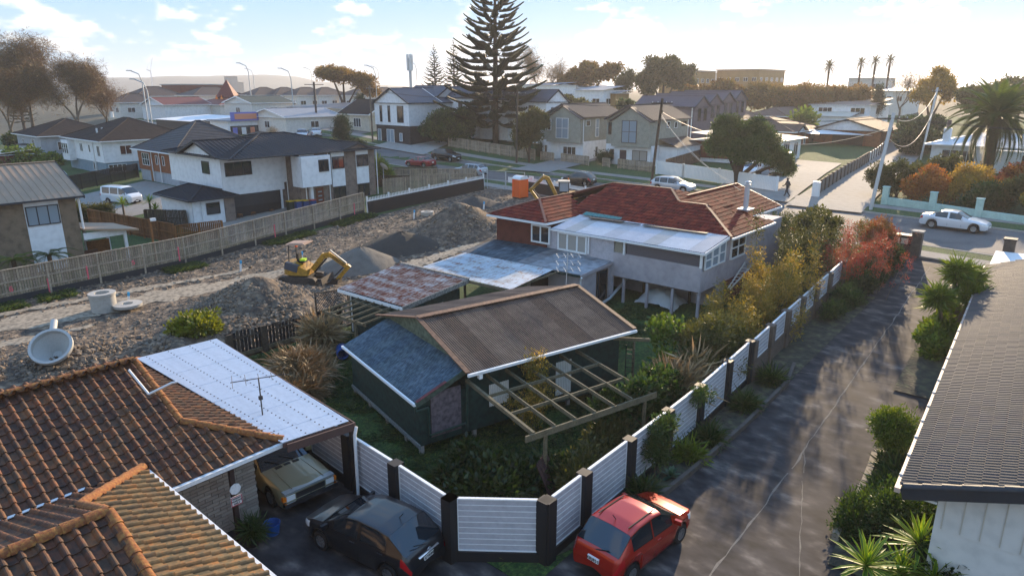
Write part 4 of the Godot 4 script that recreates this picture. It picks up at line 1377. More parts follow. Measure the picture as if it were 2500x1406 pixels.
func green_shed() -> void:
	var h := thing("green_shed", "dark green shed with rusty brown corrugated gable roof and slate blue lean-to", "shed", Vector3(17.16, 0, -19.69), -14.5)
	var old := iron_mats("old", "oldiron", 2.6, ["c9bdb4", "b3a49a", "d6ccc2", "a59082"])
	corr_roof(h, Vector3(-0.2, 3.0, 3.88), Vector3(-0.2, 4.02, 0), Vector3(8.0, 4.02, 0), Vector3(8.0, 3.0, 3.88), 11, 8, 0.02, old)
	corr_roof(h, Vector3(-0.25, 2.98, -4.1), Vector3(-0.2, 4.0, 0), Vector3(8.0, 4.0, 0), Vector3(8.0, 2.98, -4.1), 11, 8, 0.02, old)
	for q in [[Vector3(-0.22, 4.06, 0), Vector3(8.02, 4.06, 0), 0.34, 0.03], [Vector3(-0.2, 3.04, 3.88), Vector3(-0.2, 4.05, 0), 0.2, 0.04], [Vector3(8.02, 3.04, 3.88), Vector3(8.02, 4.05, 0), 0.2, 0.04], [Vector3(-0.22, 3.02, -4.1), Vector3(-0.22, 4.05, 0), 0.16, 0.05]]:
		beam(h, "flashing", q[0], q[1], q[2], q[3], texmat("rustflash", "oldiron", 1.4, 0.7, 0.3, Color("d8b6a0"), 2.0))
	gutter(h, Vector3(-0.25, 2.95, 3.95), Vector3(8.05, 2.95, 3.95), M.trim, 0.1)
	gutter(h, Vector3(-2.16, 2.14, -3.4), Vector3(-2.16, 2.14, 3.5), M.trim, 0.09)
	corr_roof(h, Vector3(-2.1, 2.2, -3.36), Vector3(0.12, 3.08, -3.36), Vector3(0.12, 3.08, 3.48), Vector3(-2.1, 2.2, 3.48), 9, 8, 0.014, iron_mats("slt", "slate", 1.7, ["ffffff", "e4ecf2", "f3f6f2"], 0.7))
	beam(h, "bargeboard", Vector3(-2.12, 2.12, 3.5), Vector3(0.1, 3.0, 3.5), 0.04, 0.2, mat("bargegreen", Color("4c5c50"), 0.7, 1.0, "streak", 0.0))
	beam(h, "flashing", Vector3(-2.1, 2.25, 3.48), Vector3(-0.9, 2.73, 3.48), 0.14, 0.02, mat("redflash", Color("7a3030"), 0.7, 1.0, "streak", 0.0))
	bbox(h, "wall", Vector3(0.1, 0.35, -3.5), Vector3(7.7, 2.95, 3.3), M.greenwall)
	bbox(h, "wall", Vector3(-1.9, 0.35, -3.1), Vector3(0.1, 2.15, 3.28), M.greenwall)
	var g := MB.new()
	g.tri(Vector3(0.02, 2.95, -3.9), Vector3(0.02, 2.95, 3.6), Vector3(0.02, 3.98, 0))
	g.poly([Vector3(-1.9, 2.15, 3.29), Vector3(0.1, 2.15, 3.29), Vector3(0.1, 2.95, 3.29)])
	var gg := MB.new()
	gg.tri(Vector3(0.02, 2.95, 3.6), Vector3(0.02, 2.95, -3.9), Vector3(0.02, 3.98, 0))
	bd(h, "gable_end", gg, mat("paleboard", Color("6f7d68"), 0.8, 1.2, "streak", 2.0))
	var g3 := MB.new()
	g3.tri(Vector3(7.72, 2.95, 3.6), Vector3(7.72, 2.95, -3.9), Vector3(7.72, 3.98, 0))
	bd(h, "gable_end", g3, M.greenwall)
	# weathered door sheet, base board, stumps, pipes
	bbox(h, "door", Vector3(-1.45, 0.6, 3.28), Vector3(-0.2, 2.35, 3.32), texmat("ply", "streak", 1.1, 0.85, 0.4, Color("7d7076"), 1.2))
	beam(h, "base_board", Vector3(-1.95, 0.36, -3.1), Vector3(-1.95, 0.36, 3.35), 0.05, 0.16, texmat("flakyboard", "streak", 0.5, 0.85, 0.4, Color("9aa09c"), 0.8))
	for z in [-3.0, -1.4, 0.3, 2.0, 3.2]:
		bbox(h, "stump", Vector3(-1.9, -0.1, z - 0.07), Vector3(-1.75, 0.36, z + 0.07), M.concrete)
	for x in [0.4, 2.6, 5.0, 7.4]:
		for z in [-3.2, 3.1]:
			bbox(h, "stump", Vector3(x, -0.1, z - 0.07), Vector3(x + 0.15, 0.36, z + 0.07), M.concrete)
	var gp := mat("greenpipe", Color("2c4a40"), 0.6, 1.0, "streak", 0.0)
	pipe(h, "downpipe", [Vector3(-2.15, 2.1, 3.52), Vector3(-2.15, 1.9, 3.5), Vector3(-1.6, 1.86, 3.4)], 0.045, gp)
	pipe(h, "downpipe", [Vector3(-1.6, 1.86, 3.4), Vector3(-1.58, 0.75, 3.4), Vector3(-0.05, 0.8, 3.4)], 0.045, gp)
	pipe(h, "downpipe", [Vector3(0.1, 2.9, 3.7), Vector3(0.02, 2.6, 3.42), Vector3(-0.02, 0.6, 3.42)], 0.05, gp)
	bbox(h, "outlet", Vector3(0.2, 2.72, 3.86), Vector3(0.34, 2.95, 4.0), M.trim)
	# pale corrugated sheets fixed over the windows
	for q in [[1.0, 1.9, 1.15, 2.05], [4.2, 5.0, 0.75, 2.2]]:
		put(h, "window_sheet", corr(Vector3(q[0], q[2], 3.36), Vector3(q[0], q[3], 3.36), Vector3(q[1], q[3], 3.36), Vector3(q[1], q[2], 3.36), 9, 0.015), M.offwhite)
	# timber frame standing off the side wall
	var p := thing("pergola", "bare weathered pergola frame beside the dark green shed, partly overgrown", "pergola", h.position, -14.5)
	for i in 7:
		var x := 0.0 + 0.867 * i
		beam(p, "rafter", Vector3(x, 2.52, 3.4), Vector3(x, 2.2, 7.6), 0.05 if i else 0.1, 0.14, M.oldtimber)
	for q in [[4.8, 2.4], [6.2, 2.3]]:
		beam(p, "purlin", Vector3(-0.05, q[1], q[0]), Vector3(5.25, q[1], q[0]), 0.05, 0.12, M.oldtimber)
	beam(p, "beam", Vector3(-0.35, 2.12, 7.62), Vector3(5.5, 2.12, 7.62), 0.06, 0.22, M.oldtimber)
	for x in [0.5, 5.0]:
		beam(p, "post", Vector3(x, 0, 7.55), Vector3(x, 2.1, 7.55), 0.1, 0.1, M.oldtimber)
	# trellis post and the beam that juts out at the far end
	beam(p, "beam", Vector3(7.3, 2.55, 3.2), Vector3(8.6, 2.5, 4.2), 0.09, 0.14, M.oldtimber)
	beam(p, "post", Vector3(8.0, 0.2, 3.9), Vector3(8.0, 2.45, 3.9), 0.08, 0.08, M.oldtimber)
	var lt := MB.new()
	for k in 10:
		lt.beam(Vector3(7.75, 0.3 + 0.2 * k, 3.7), Vector3(7.98, 0.3 + 0.2 * k, 3.95), 0.02, 0.03)
	lt.beam(Vector3(7.75, 0.2, 3.7), Vector3(7.75, 2.3, 3.7), 0.03, 0.03)
	bd(p, "lattice", lt, M.black)
	# aerial at the end of the ridge
	var an := thing("tv_aerial", "stacked pale television aerial at the far ridge end of the green shed", "aerial", h.transform * Vector3(7.7, 4.0, -0.4))
	pipe(an, "mast", [Vector3.ZERO, Vector3(0.1, 1.5, 0)], 0.02, M.galv, 6)
	for y in [0.75, 1.05, 1.4]:
		pipe(an, "boom", [Vector3(-0.35, y, -0.35), Vector3(0.45, y, 0.45)], 0.014, M.galv, 5)
		for k in 4:
			var c := Vector3(-0.3 + 0.24 * k, y, -0.3 + 0.24 * k)
			pipe(an, "element", [c + Vector3(0.3, 0, -0.3), c - Vector3(0.3, 0, -0.3)], 0.01, M.galv, 4)

func rusty_shed() -> void:
	var h := thing("garden_shed", "small green shed under rust striped flat roof next to the excavator", "shed", Vector3(22.5, 0.1, -27.3))
	var o := -h.position
	corr_roof(h, o + Vector3(20.2, 2.6, -29.8), o + Vector3(24.8, 3.0, -30.2), o + Vector3(24.95, 3.0, -24.85), o + Vector3(20.4, 2.6, -24.75), 7, 9, 0.014, iron_mats("rst", "rust", 2.4, ["ffffff", "e8e0dc", "f4e6de"], 0.75))
	var fl := texmat("oldboard", "streak", 0.7, 0.9, 0.4, Color("a8a49c"), 1.0)
	beam(h, "fascia", o + Vector3(20.3, 2.5, -24.7), o + Vector3(25.0, 2.9, -24.78), 0.05, 0.24, fl)
	beam(h, "fascia", o + Vector3(20.15, 2.48, -29.8), o + Vector3(20.32, 2.48, -24.7), 0.05, 0.16, M.trim)
	beam(h, "ridge_board", o + Vector3(24.85, 3.04, -30.2), o + Vector3(25.0, 3.04, -24.8), 0.16, 0.06, fl)
	bbox(h, "wall", o + Vector3(20.7, 0, -29.6), o + Vector3(24.6, 2.5, -25.1), mat("shedgreen", Color("24413a"), 0.8, 1.2, "streak", 2.0))
	win(h, o + Vector3(22.9, 1.7, -25.08), Vector3(0, 0, 1), 0.9, 0.7, 1, 1, "offwhite")
	bbox(h, "door", o + Vector3(23.7, 0.1, -25.1), o + Vector3(24.4, 2.0, -25.06), M.greenwall)
	pipe(h, "downpipe", [o + Vector3(20.3, 2.4, -29.3), o + Vector3(20.6, 2.2, -29.3), o + Vector3(20.6, 0.2, -29.3)], 0.04, M.trim)
	var p := thing("rafter_pergola", "white painted rafter frame in front of the rust roofed shed", "pergola", Vector3(19.2, 0, -26.5))
	o = -p.position
	for i in 6:
		var z := -28.0 + 0.62 * i
		beam(p, "rafter", o + Vector3(18.0, 2.26, z), o + Vector3(20.6, 2.42, z - 0.05), 0.05, 0.1, M.oldtimber)
	beam(p, "beam", o + Vector3(18.05, 2.2, -28.1), o + Vector3(18.15, 2.2, -24.8), 0.05, 0.14, M.oldtimber)
	beam(p, "beam", o + Vector3(19.9, 2.3, -28.1), o + Vector3(19.9, 2.3, -24.8), 0.05, 0.12, M.oldtimber)
	beam(p, "post", o + Vector3(18.15, 0, -25.6), o + Vector3(18.15, 2.2, -25.6), 0.1, 0.1, M.oldtimber)
	beam(p, "post", o + Vector3(18.15, 0, -28.0), o + Vector3(18.15, 2.2, -28.0), 0.1, 0.1, M.oldtimber)
	# dark back fence and lattice
	var f := thing("paling_fence", "gappy black paling fence along the back boundary, with timber posts", "fence", Vector3(17, 0, -30.65))
	o = -f.position
	var x := 14.2
	rng.seed = 5
	while x < 19.2:
		bbox(f, "paling", o + Vector3(x, 0.1, -30.68), o + Vector3(x + 0.13, 1.45 + rnd(-0.05, 0.06) - 0.05 * (x - 14), -30.65), M.black if fmod(x, 0.7) > 0.2 else M.darktimber)
		x += 0.19
	for q in [14.2, 16.0, 18.6]:
		bbox(f, "post", o + Vector3(q, 0, -30.64), o + Vector3(q + 0.3, 1.4, -30.5), M.darktimber)
	beam(f, "rail", o + Vector3(14.2, 0.22, -30.6), o + Vector3(19.2, 0.22, -30.6), 0.08, 0.2, M.oldtimber)
	beam(f, "rail", o + Vector3(14.2, 1.1, -30.62), o + Vector3(19.2, 1.0, -30.62), 0.05, 0.08, M.darktimber)
	x = 19.3
	while x < 20.8:
		bbox(f, "paling", o + Vector3(x, 0.1, -30.68), o + Vector3(x + 0.14, 1.3, -30.65), M.black)
		x += 0.16
	var l := thing("lattice_screen", "dark diagonal lattice screen beside the rust roofed shed", "screen", Vector3(20.3, 1.3, -30.65))
	for q in [[-1.0, 0.0, -1.0, 1.05], [1.05, 0.0, 1.05, 0.85], [-1.0, 0.0, 1.05, 0.0], [-1.0, 1.05, 1.05, 0.85]]:
		beam(l, "frame", Vector3(q[0], q[1], 0), Vector3(q[2], q[3], 0), 0.06, 0.06, M.darktimber)
	var lb := MB.new()
	for k in 12:
		var c := -0.95 + 0.17 * k
		lb.beam(Vector3(maxf(c - 0.95, -0.98), 0.02 + maxf(0.0, -0.98 - (c - 0.95)), 0.02), Vector3(minf(c, 1.0), 0.95 - maxf(0, c - 1.0), 0.02), 0.035, 0.012)
		lb.beam(Vector3(minf(c + 0.95, 1.0), 0.02 + maxf(0.0, (c + 0.95) - 1.0), -0.01), Vector3(c, 0.95, -0.01), 0.035, 0.012)
	bd(l, "lattice", lb, M.black)
	var b := thing("barrel", "blue plastic barrel lying on its side on the grass", "barrel", Vector3(18.25, 0.32, -27.0), 60)
	var mb := MB.new()
	mb.x = Transform3D(Basis(Vector3.BACK, PI / 2), Vector3.ZERO)
	mb.lathe([Vector2(0.25, -0.42), Vector2(0.29, -0.4), Vector2(0.3, -0.1), Vector2(0.31, 0.0), Vector2(0.3, 0.1), Vector2(0.29, 0.4), Vector2(0.25, 0.42), Vector2(0.24, 0.38)], 18)
	mb.lathe([Vector2(0.24, 0.38), Vector2(0.23, -0.38), Vector2(0.0, -0.38)], 18)
	bd(b, "drum", mb, M.blueplastic)
	pipe(b, "rim", [Vector3(-0.42, 0.26, 0), Vector3(-0.42, 0.18, 0.18), Vector3(-0.42, 0, 0.26), Vector3(-0.42, -0.18, 0.18), Vector3(-0.42, -0.26, 0)], 0.02, M.blueplastic, 5)

func patio() -> void:
	var h := thing("patio_cover", "white corrugated patio roof with rust patches in front of the red roofed house", "patio roof", Vector3(27, 0.3, -25.5))
	var o := -h.position
	corr_roof(h, o + Vector3(24.85, 2.95, -28.7), o + Vector3(29.1, 3.05, -29.1), o + Vector3(29.4, 3.05, -22.45), o + Vector3(25.15, 2.95, -21.9), 8, 9, 0.016, iron_mats("flk", "flake", 3.4, ["ffffff", "eef2f6", "f6f6f4"], 0.55))
	beam(h, "fascia", o + Vector3(24.8, 2.86, -28.8), o + Vector3(25.1, 2.86, -21.85), 0.05, 0.12, M.oldtimber)
	for z in [-28.4, -25.2, -22.2]:
		beam(h, "post", o + Vector3(25.1, 0, z), o + Vector3(25.1, 2.85, z), 0.1, 0.1, M.oldtimber)
		beam(h, "rafter", o + Vector3(25.0, 2.86, z), o + Vector3(29.3, 2.95, z), 0.05, 0.1, M.oldtimber)
	var b := thing("outbuilding", "pale grey lean-to room with mixed grey sheet roof joined to the house", "outbuilding", Vector3(31.4, 0.5, -25))
	o = -b.position
	corr_roof(b, o + Vector3(29.15, 3.0, -29.6), o + Vector3(32.65, 3.2, -29.9), o + Vector3(33.1, 3.2, -25.4), o + Vector3(29.35, 3.0, -25.3), 5, 9, 0.014, iron_mats("gry", "slate", 5.0, ["f0f0f0", "d5d8d8", "fafafa"], 0.6))
	corr_roof(b, o + Vector3(29.35, 3.0, -25.3), o + Vector3(33.1, 3.2, -25.4), o + Vector3(33.75, 3.12, -21.0), o + Vector3(29.75, 2.95, -20.8), 5, 9, 0.014, iron_mats("gry2", "streak", 3.0, ["8b8d8f", "6f7070", "a7abae", "5f6062", "b8bdc2"], 0.6))
	beam(b, "fascia", o + Vector3(29.7, 2.88, -20.85), o + Vector3(33.75, 3.02, -20.95), 0.05, 0.16, M.greywall)
	beam(b, "fascia", o + Vector3(29.3, 2.9, -25.2), o + Vector3(29.72, 2.86, -20.85), 0.05, 0.12, M.greenwall)
	bbox(b, "wall", o + Vector3(30.0, -0.2, -24.9), o + Vector3(33.05, 2.85, -21.1), M.greywall)
	bbox(b, "doorway", o + Vector3(29.97, 0.4, -24.6), o + Vector3(30.0, 2.4, -23.3), M.black)
	win(b, o + Vector3(32.2, 1.75, -21.09), Vector3(0, 0, 1), 1.1, 1.9, 1, 1, "darktimber", "glass", 0.08)
	for q in [30.75, 31.2]:
		var d := MB.new()
		d.tube([Vector3(q, 1.25, -21.1) + o, Vector3(q, 1.25, -21.04) + o], [0.2], 14)
		bd(b, "wall_disc", d, M.black)
	pipe(b, "downpipe", [o + Vector3(29.75, 2.8, -20.8), o + Vector3(29.95, 2.55, -21.0), o + Vector3(29.95, 0.2, -21.0)], 0.05, M.trim)

func red_house() -> void:
	var h := thing("red_roofed_house", "grey lilac house on posts with red pressed tile roofs and pale verandah roof", "house", Vector3(38, 0.9, -22))
	var o := -h.position
	rng.seed = 31
	var E := 4.85
	# roof planes: corners
	var planes := [
		[[35.9, E, -26], [35.9, E, -15.1], [39.0, 5.93, -18.2], [39.0, 5.93, -20.0], [40.5, 6.45, -21.4], [40.5, 6.45, -25.9], [36.6, 5.1, -26.6]],
		[[35.9, E, -15.1], [42.1, E, -15.1], [39.0, 5.93, -18.2]],
		[[40.5, 6.45, -21.4], [38.9, 5.93, -19.9], [38.9, 5.42, -18.4], [43.5, 5.42, -18.4]],
		[[42.1, E, -15.1], [42.1, E, -20], [39, 5.93, -20], [39, 5.93, -18.2]],
		[[41.2, 4.85, -17.0], [48.4, 4.85, -17.0], [48.4, 6.1, -20.3], [40.6, 6.1, -20.3]],
		[[48.4, 6.1, -20.3], [48.4, 4.85, -23.6], [40.5, 4.85, -23.6], [40.6, 6.1, -20.3]],
		[[32.5, E, -25.5], [36.6, E, -25.5], [38.2, 5.75, -28], [34.95, 5.75, -28]],
		[[32.5, E, -30.4], [32.5, E, -25.5], [34.95, 5.75, -28]],
		[[32.5, E, -30.4], [34.95, 5.75, -28], [39.0, 5.75, -28], [39.0, E, -30.4]],
		[[36.5, 4.85, -30.4], [40.5, 6.45, -25.9], [45.0, 4.85, -30.4]],
		[[45.1, 4.85, -30.4], [40.5, 6.45, -25.9], [40.5, 6.45, -21.4], [45.1, 4.85, -18]]]
	var deck := MB.new()
	var list := []
	for q in planes:
		var pts := []
		for c in q:
			pts.append(o + Vector3(c[0], c[1], c[2]))
		slab(deck, pts, 0.06)
		var nn: Vector3 = (pts[1] - pts[0]).cross(pts[2] - pts[0]).normalized()
		if nn.y < 0:
			nn = -nn
		var along := nn.cross(Vector3.UP).normalized()
		var up := nn.cross(along).normalized()
		if up.y < 0:
			up = -up
		var lo: Vector3 = pts[0]
		for c in pts:
			if c.y < lo.y:
				lo = c
		var pl := []
		for c in pts:
			pl.append(V((c - lo).dot(along), (c - lo).dot(up)))
		list += tiles_on(lo, along, up, pl, 0.42, 0.37)
	for i in deck.v.size():
		deck.v[i].y -= 0.03
	bd(h, "roof", deck, M.redtile)
	for q in list:
		q[1].origin += Vector3.ZERO
		q[0] = (q[1].origin - o).distance_to(Vector3(0, HC, 0))
	var rt := tint_mat("pressedtile", 0.8, "streak", 1.4, 0.0)
	rt.metallic_specular = 0.3
	lay_tiles(h, "roof_tile", list, 0.43, 0.40, 0.02, [lin("8e2c1e"), lin("83281d"), lin("9a3524"), lin("892f22"), lin("7a261c"), lin("a03c28")], rt, true)
	var rc := mat("redcap", Color("7a3226"), 0.6, 0.8, "streak", 1.5)
	for q in [[40.5, 6.5, -25.9, 40.5, 6.5, -21.4], [40.5, 6.5, -21.4, 39.0, 5.98, -20.0], [39.0, 5.98, -20.0, 39.0, 5.98, -18.2], [39.0, 5.98, -18.2, 35.9, 4.9, -15.1], [40.6, 6.15, -20.3, 48.4, 6.15, -20.3], [34.95, 5.8, -28, 32.5, 4.9, -25.5], [34.95, 5.8, -28, 38.6, 5.8, -28], [38.6, 5.8, -28.0, 40.5, 6.5, -25.9], [34.95, 5.8, -28, 32.5, 4.9, -30.4]]:
		beam(h, "ridge_cap", o + Vector3(q[0], q[1], q[2]), o + Vector3(q[3], q[4], q[5]), 0.16, 0.06, rc)
	for q in [[32.45, 4.78, -30.4, 32.45, 4.78, -25.45], [32.45, 4.78, -25.45, 35.6, 4.78, -25.45], [35.9, 4.78, -15.02, 42.1, 4.78, -15.02], [42.1, 4.78, -16.95, 48.4, 4.78, -16.95]]:
		gutter(h, o + Vector3(q[0], q[1], q[2]), o + Vector3(q[3], q[4], q[5]), M.trim, 0.12)
	beam(h, "bargeboard", o + Vector3(48.42, 4.8, -17.0), o + Vector3(48.42, 6.05, -20.3), 0.05, 0.2, M.trim)
	# loose strips of metal and turquoise sheet along the eave
	for q in [[35.4, 4.98, -24.2, 35.5, 5.0, -21.8, 0.4], [35.3, 4.97, -22.4, 35.4, 4.97, -20.6, 0.16], [35.45, 4.98, -20.4, 35.6, 4.98, -16.4, 0.3]]:
		beam(h, "loose_flashing", o + Vector3(q[0], q[1], q[2]), o + Vector3(q[3], q[4], q[5]), q[6], 0.04, M.charcoal)
	put(h, "roof_patch", corr(o + Vector3(35.6, 5.02, -25.0), o + Vector3(36.1, 5.16, -25.0), o + Vector3(36.0, 5.12, -22.2), o + Vector3(35.7, 5.03, -22.2), 24, 0.012), mat("turquoise", Color("4f8f8a"), 0.6, 1.0, "streak", 0.0))
	# verandah roof
	corr_roof(h, o + Vector3(32.9, 4.5, -25.35), o + Vector3(35.9, 4.94, -25.35), o + Vector3(35.9, 4.94, -15.25), o + Vector3(32.9, 4.5, -15.25), 11, 9, 0.016, iron_mats("ver", "mottle", 2.5, ["d3cfd2", "cbc6c6", "dcd9da", "c4beb8"], 0.45))
	gutter(h, o + Vector3(32.86, 4.42, -25.4), o + Vector3(32.86, 4.42, -15.2), M.trim, 0.1)
	beam(h, "bargeboard", o + Vector3(32.9, 4.42, -15.2), o + Vector3(35.9, 4.84, -15.2), 0.05, 0.16, M.trim)
	# walls
	bbox(h, "wall", o + Vector3(35.4, 0.3, -30.0), o + Vector3(44.6, 4.8, -15.5), M.greywall)
	bbox(h, "wall", o + Vector3(42, 0.9, -23.2), o + Vector3(48.0, 4.8, -17.4), M.greywall)
	var gb := MB.new()
	gb.tri(o + Vector3(48.02, 4.8, -17.2), o + Vector3(48.02, 4.8, -23.4), o + Vector3(48.02, 6.05, -20.3))
	bd(h, "gable_end", gb, M.greywall)
	bbox(h, "wing_wall", o + Vector3(33.0, 0.3, -29.95), o + Vector3(36, 4.8, -25.8), M.redbrick)
	coursed(h, "brickwork", o + Vector3(32.98, 2.6, -30.0), o + Vector3(32.98, 2.6, -25.75), 2.2, M.redbrick, 0.1)
	win(h, o + Vector3(32.95, 4.0, -26.25), Vector3(-1, 0, 0), 1.5, 1.15, 2, 1, "trim", "glass", 0.1)
	bbox(h, "verandah_wall", o + Vector3(33.05, 2.25, -20.9), o + Vector3(33.2, 3.66, -15.4), M.greywall)
	bbox(h, "verandah_wall", o + Vector3(33.2, 2.25, -15.55), o + Vector3(36.0, 3.4, -15.4), M.greywall)
	bbox(h, "verandah_wall", o + Vector3(33.05, 1.0, -25.8), o + Vector3(33.2, 4.45, -20.9), mat("lilacwhite", Color("bcb7bb"), 0.8, 1.5, "mottle", 3.0))
	bbox(h, "floor", o + Vector3(33.1, 2.2, -25.4), o + Vector3(36.0, 2.35, -15.5), M.darktimber)
	win(h, o + Vector3(33.03, 3.78, -23.85), Vector3(-1, 0, 0), 2.2, 1.15, 3, 1, "trim", "curtain", 0.11)
	bbox(h, "blind", o + Vector3(33.12, 3.55, -22.3), o + Vector3(33.14, 4.38, -20.35), mat("blind", Color("8d8777"), 0.8, 1.0, "mottle", 0.0))
	var lv := mat("louvre", Color("6b6468"), 0.5, 1.0, "mottle", 0.0)
	for k in 13:
		bbox(h, "louvre", o + Vector3(33.1, 3.68 + 0.055 * k, -20.05), o + Vector3(33.13, 3.72 + 0.055 * k, -15.55), lv)
	bbox(h, "inner_wall", o + Vector3(33.16, 3.6, -20.2), o + Vector3(33.18, 4.45, -15.5), M.charcoal)
	for z in [-20.2, -15.45]:
		beam(h, "corner_post", o + Vector3(33.08, 3.6, z), o + Vector3(33.08, 4.42, z), 0.12, 0.12, M.trim)
	pipe(h, "downpipe", [o + Vector3(32.95, 4.4, -22.6), o + Vector3(32.95, 3.3, -22.6)], 0.06, M.trim)
	for k in 3:
		win(h, o + Vector3(33.75 + 0.85 * k, 3.95 + 0.06 * k, -15.38), Vector3(0, 0, 1), 0.82, 1.0 + 0.1 * k, 1, 2, "trim", "sky_painted_glass", 0.07)
	win(h, o + Vector3(37.8, 4.0, -15.47), Vector3(0, 0, 1), 2.0, 1.3, 2, 2, "trim", "glass", 0.1)
	win(h, o + Vector3(43.6, 3.9, -17.37), Vector3(0, 0, 1), 1.4, 1.2, 2, 1, "trim", "glass", 0.1)
	win(h, o + Vector3(46.6, 3.9, -17.37), Vector3(0, 0, 1), 1.6, 1.2, 2, 1, "trim", "glass", 0.1)
	bbox(h, "base_wall", o + Vector3(36.4, 0.5, -16.4), o + Vector3(41.5, 2.2, -15.35), M.redbrick)
	for z in [-20.2, -18.65, -17.05, -15.5]:
		beam(h, "post", o + Vector3(33.2, 0.5, z), o + Vector3(33.2, 2.25, z), 0.14, 0.14, M.greywall)
	for z in [-20.0, -17.0]:
		beam(h, "post", o + Vector3(35.2, 0.6, z), o + Vector3(35.2, 2.25, z), 0.12, 0.12, M.darktimber)
	pipe(h, "waste_pipe", [o + Vector3(34.6, 2.1, -20.6), o + Vector3(32.7, 0.95, -20.8), o + Vector3(31.6, 0.7, -20.9)], 0.09, M.galv)
	# flue
	var fl := thing("flue", "grey steel flue pipe standing on the red roof", "flue", Vector3(43.4, 5.25, -17.5))
	pipe(fl, "pipe", [Vector3(0, -0.2, 0), Vector3(0, 1.55, 0)], 0.16, M.galv, 14)
	var cw := MB.new()
	cw.lathe([Vector2(0.2, 1.5), Vector2(0.2, 1.58), Vector2(0.12, 1.62), Vector2(0.12, 1.72), Vector2(0.2, 1.74), Vector2(0.0, 1.82)], 14)
	bd(fl, "cowl", cw, M.galv)
	bbox(fl, "flashing", Vector3(-0.5, -0.06, -0.4), Vector3(0.5, 0.02, 0.4), M.galv)
	# things kept under the floor
	var t := MB.new()
	var gd := []
	for i in 15:
		var row := []
		for j in 19:
			var u := i / 14.0
			var w := j / 18.0
			var y := 0.95 * pow(sin(PI * clampf(u, 0.02, 0.98)), 0.5) * pow(sin(PI * clampf(w, 0.02, 0.98)), 0.45) + 0.09 * nz.get_noise_2d(i * 30.0, j * 26.0)
			row.append(Vector3(-0.9 + 1.8 * u + 0.1 * nz.get_noise_2d(j * 40.0, 7), maxf(y, 0.0), -1.3 + 2.6 * w + 0.1 * nz.get_noise_2d(i * 40.0, 70)))
		gd.append(row)
	sheet(t, gd)
	var tp := solo("tarpaulin", t, mat("tarp", Color("b9b8b4"), 0.7, 1.0, "mottle", 0.0), "pale grey tarpaulin thrown over stored goods under the raised floor", "tarpaulin")
	tp.position = Vector3(34.2, T(34.2, -18.2), -18.2)
	var lad := thing("ladder", "pale ladder leaning against the grey house wall", "ladder", Vector3(37.4, 0.95, -14.9))
	for s in [-0.2, 0.2]:
		beam(lad, "stile", Vector3(-1.2, 0.9, s * 0.3 - 0.2), Vector3(1.4, 1.9, s * 0.3 - 0.2 + s), 0.05, 0.08, M.offwhite)
	for k in 8:
		var c := Vector3(-1.0 + 0.3 * k, 0.98 + 0.117 * k, -0.2)
		beam(lad, "rung", c + Vector3(0, 0, -0.15 - 0.02 * k), c + Vector3(0, 0.05, 0.15 + 0.02 * k), 0.03, 0.03, M.offwhite)

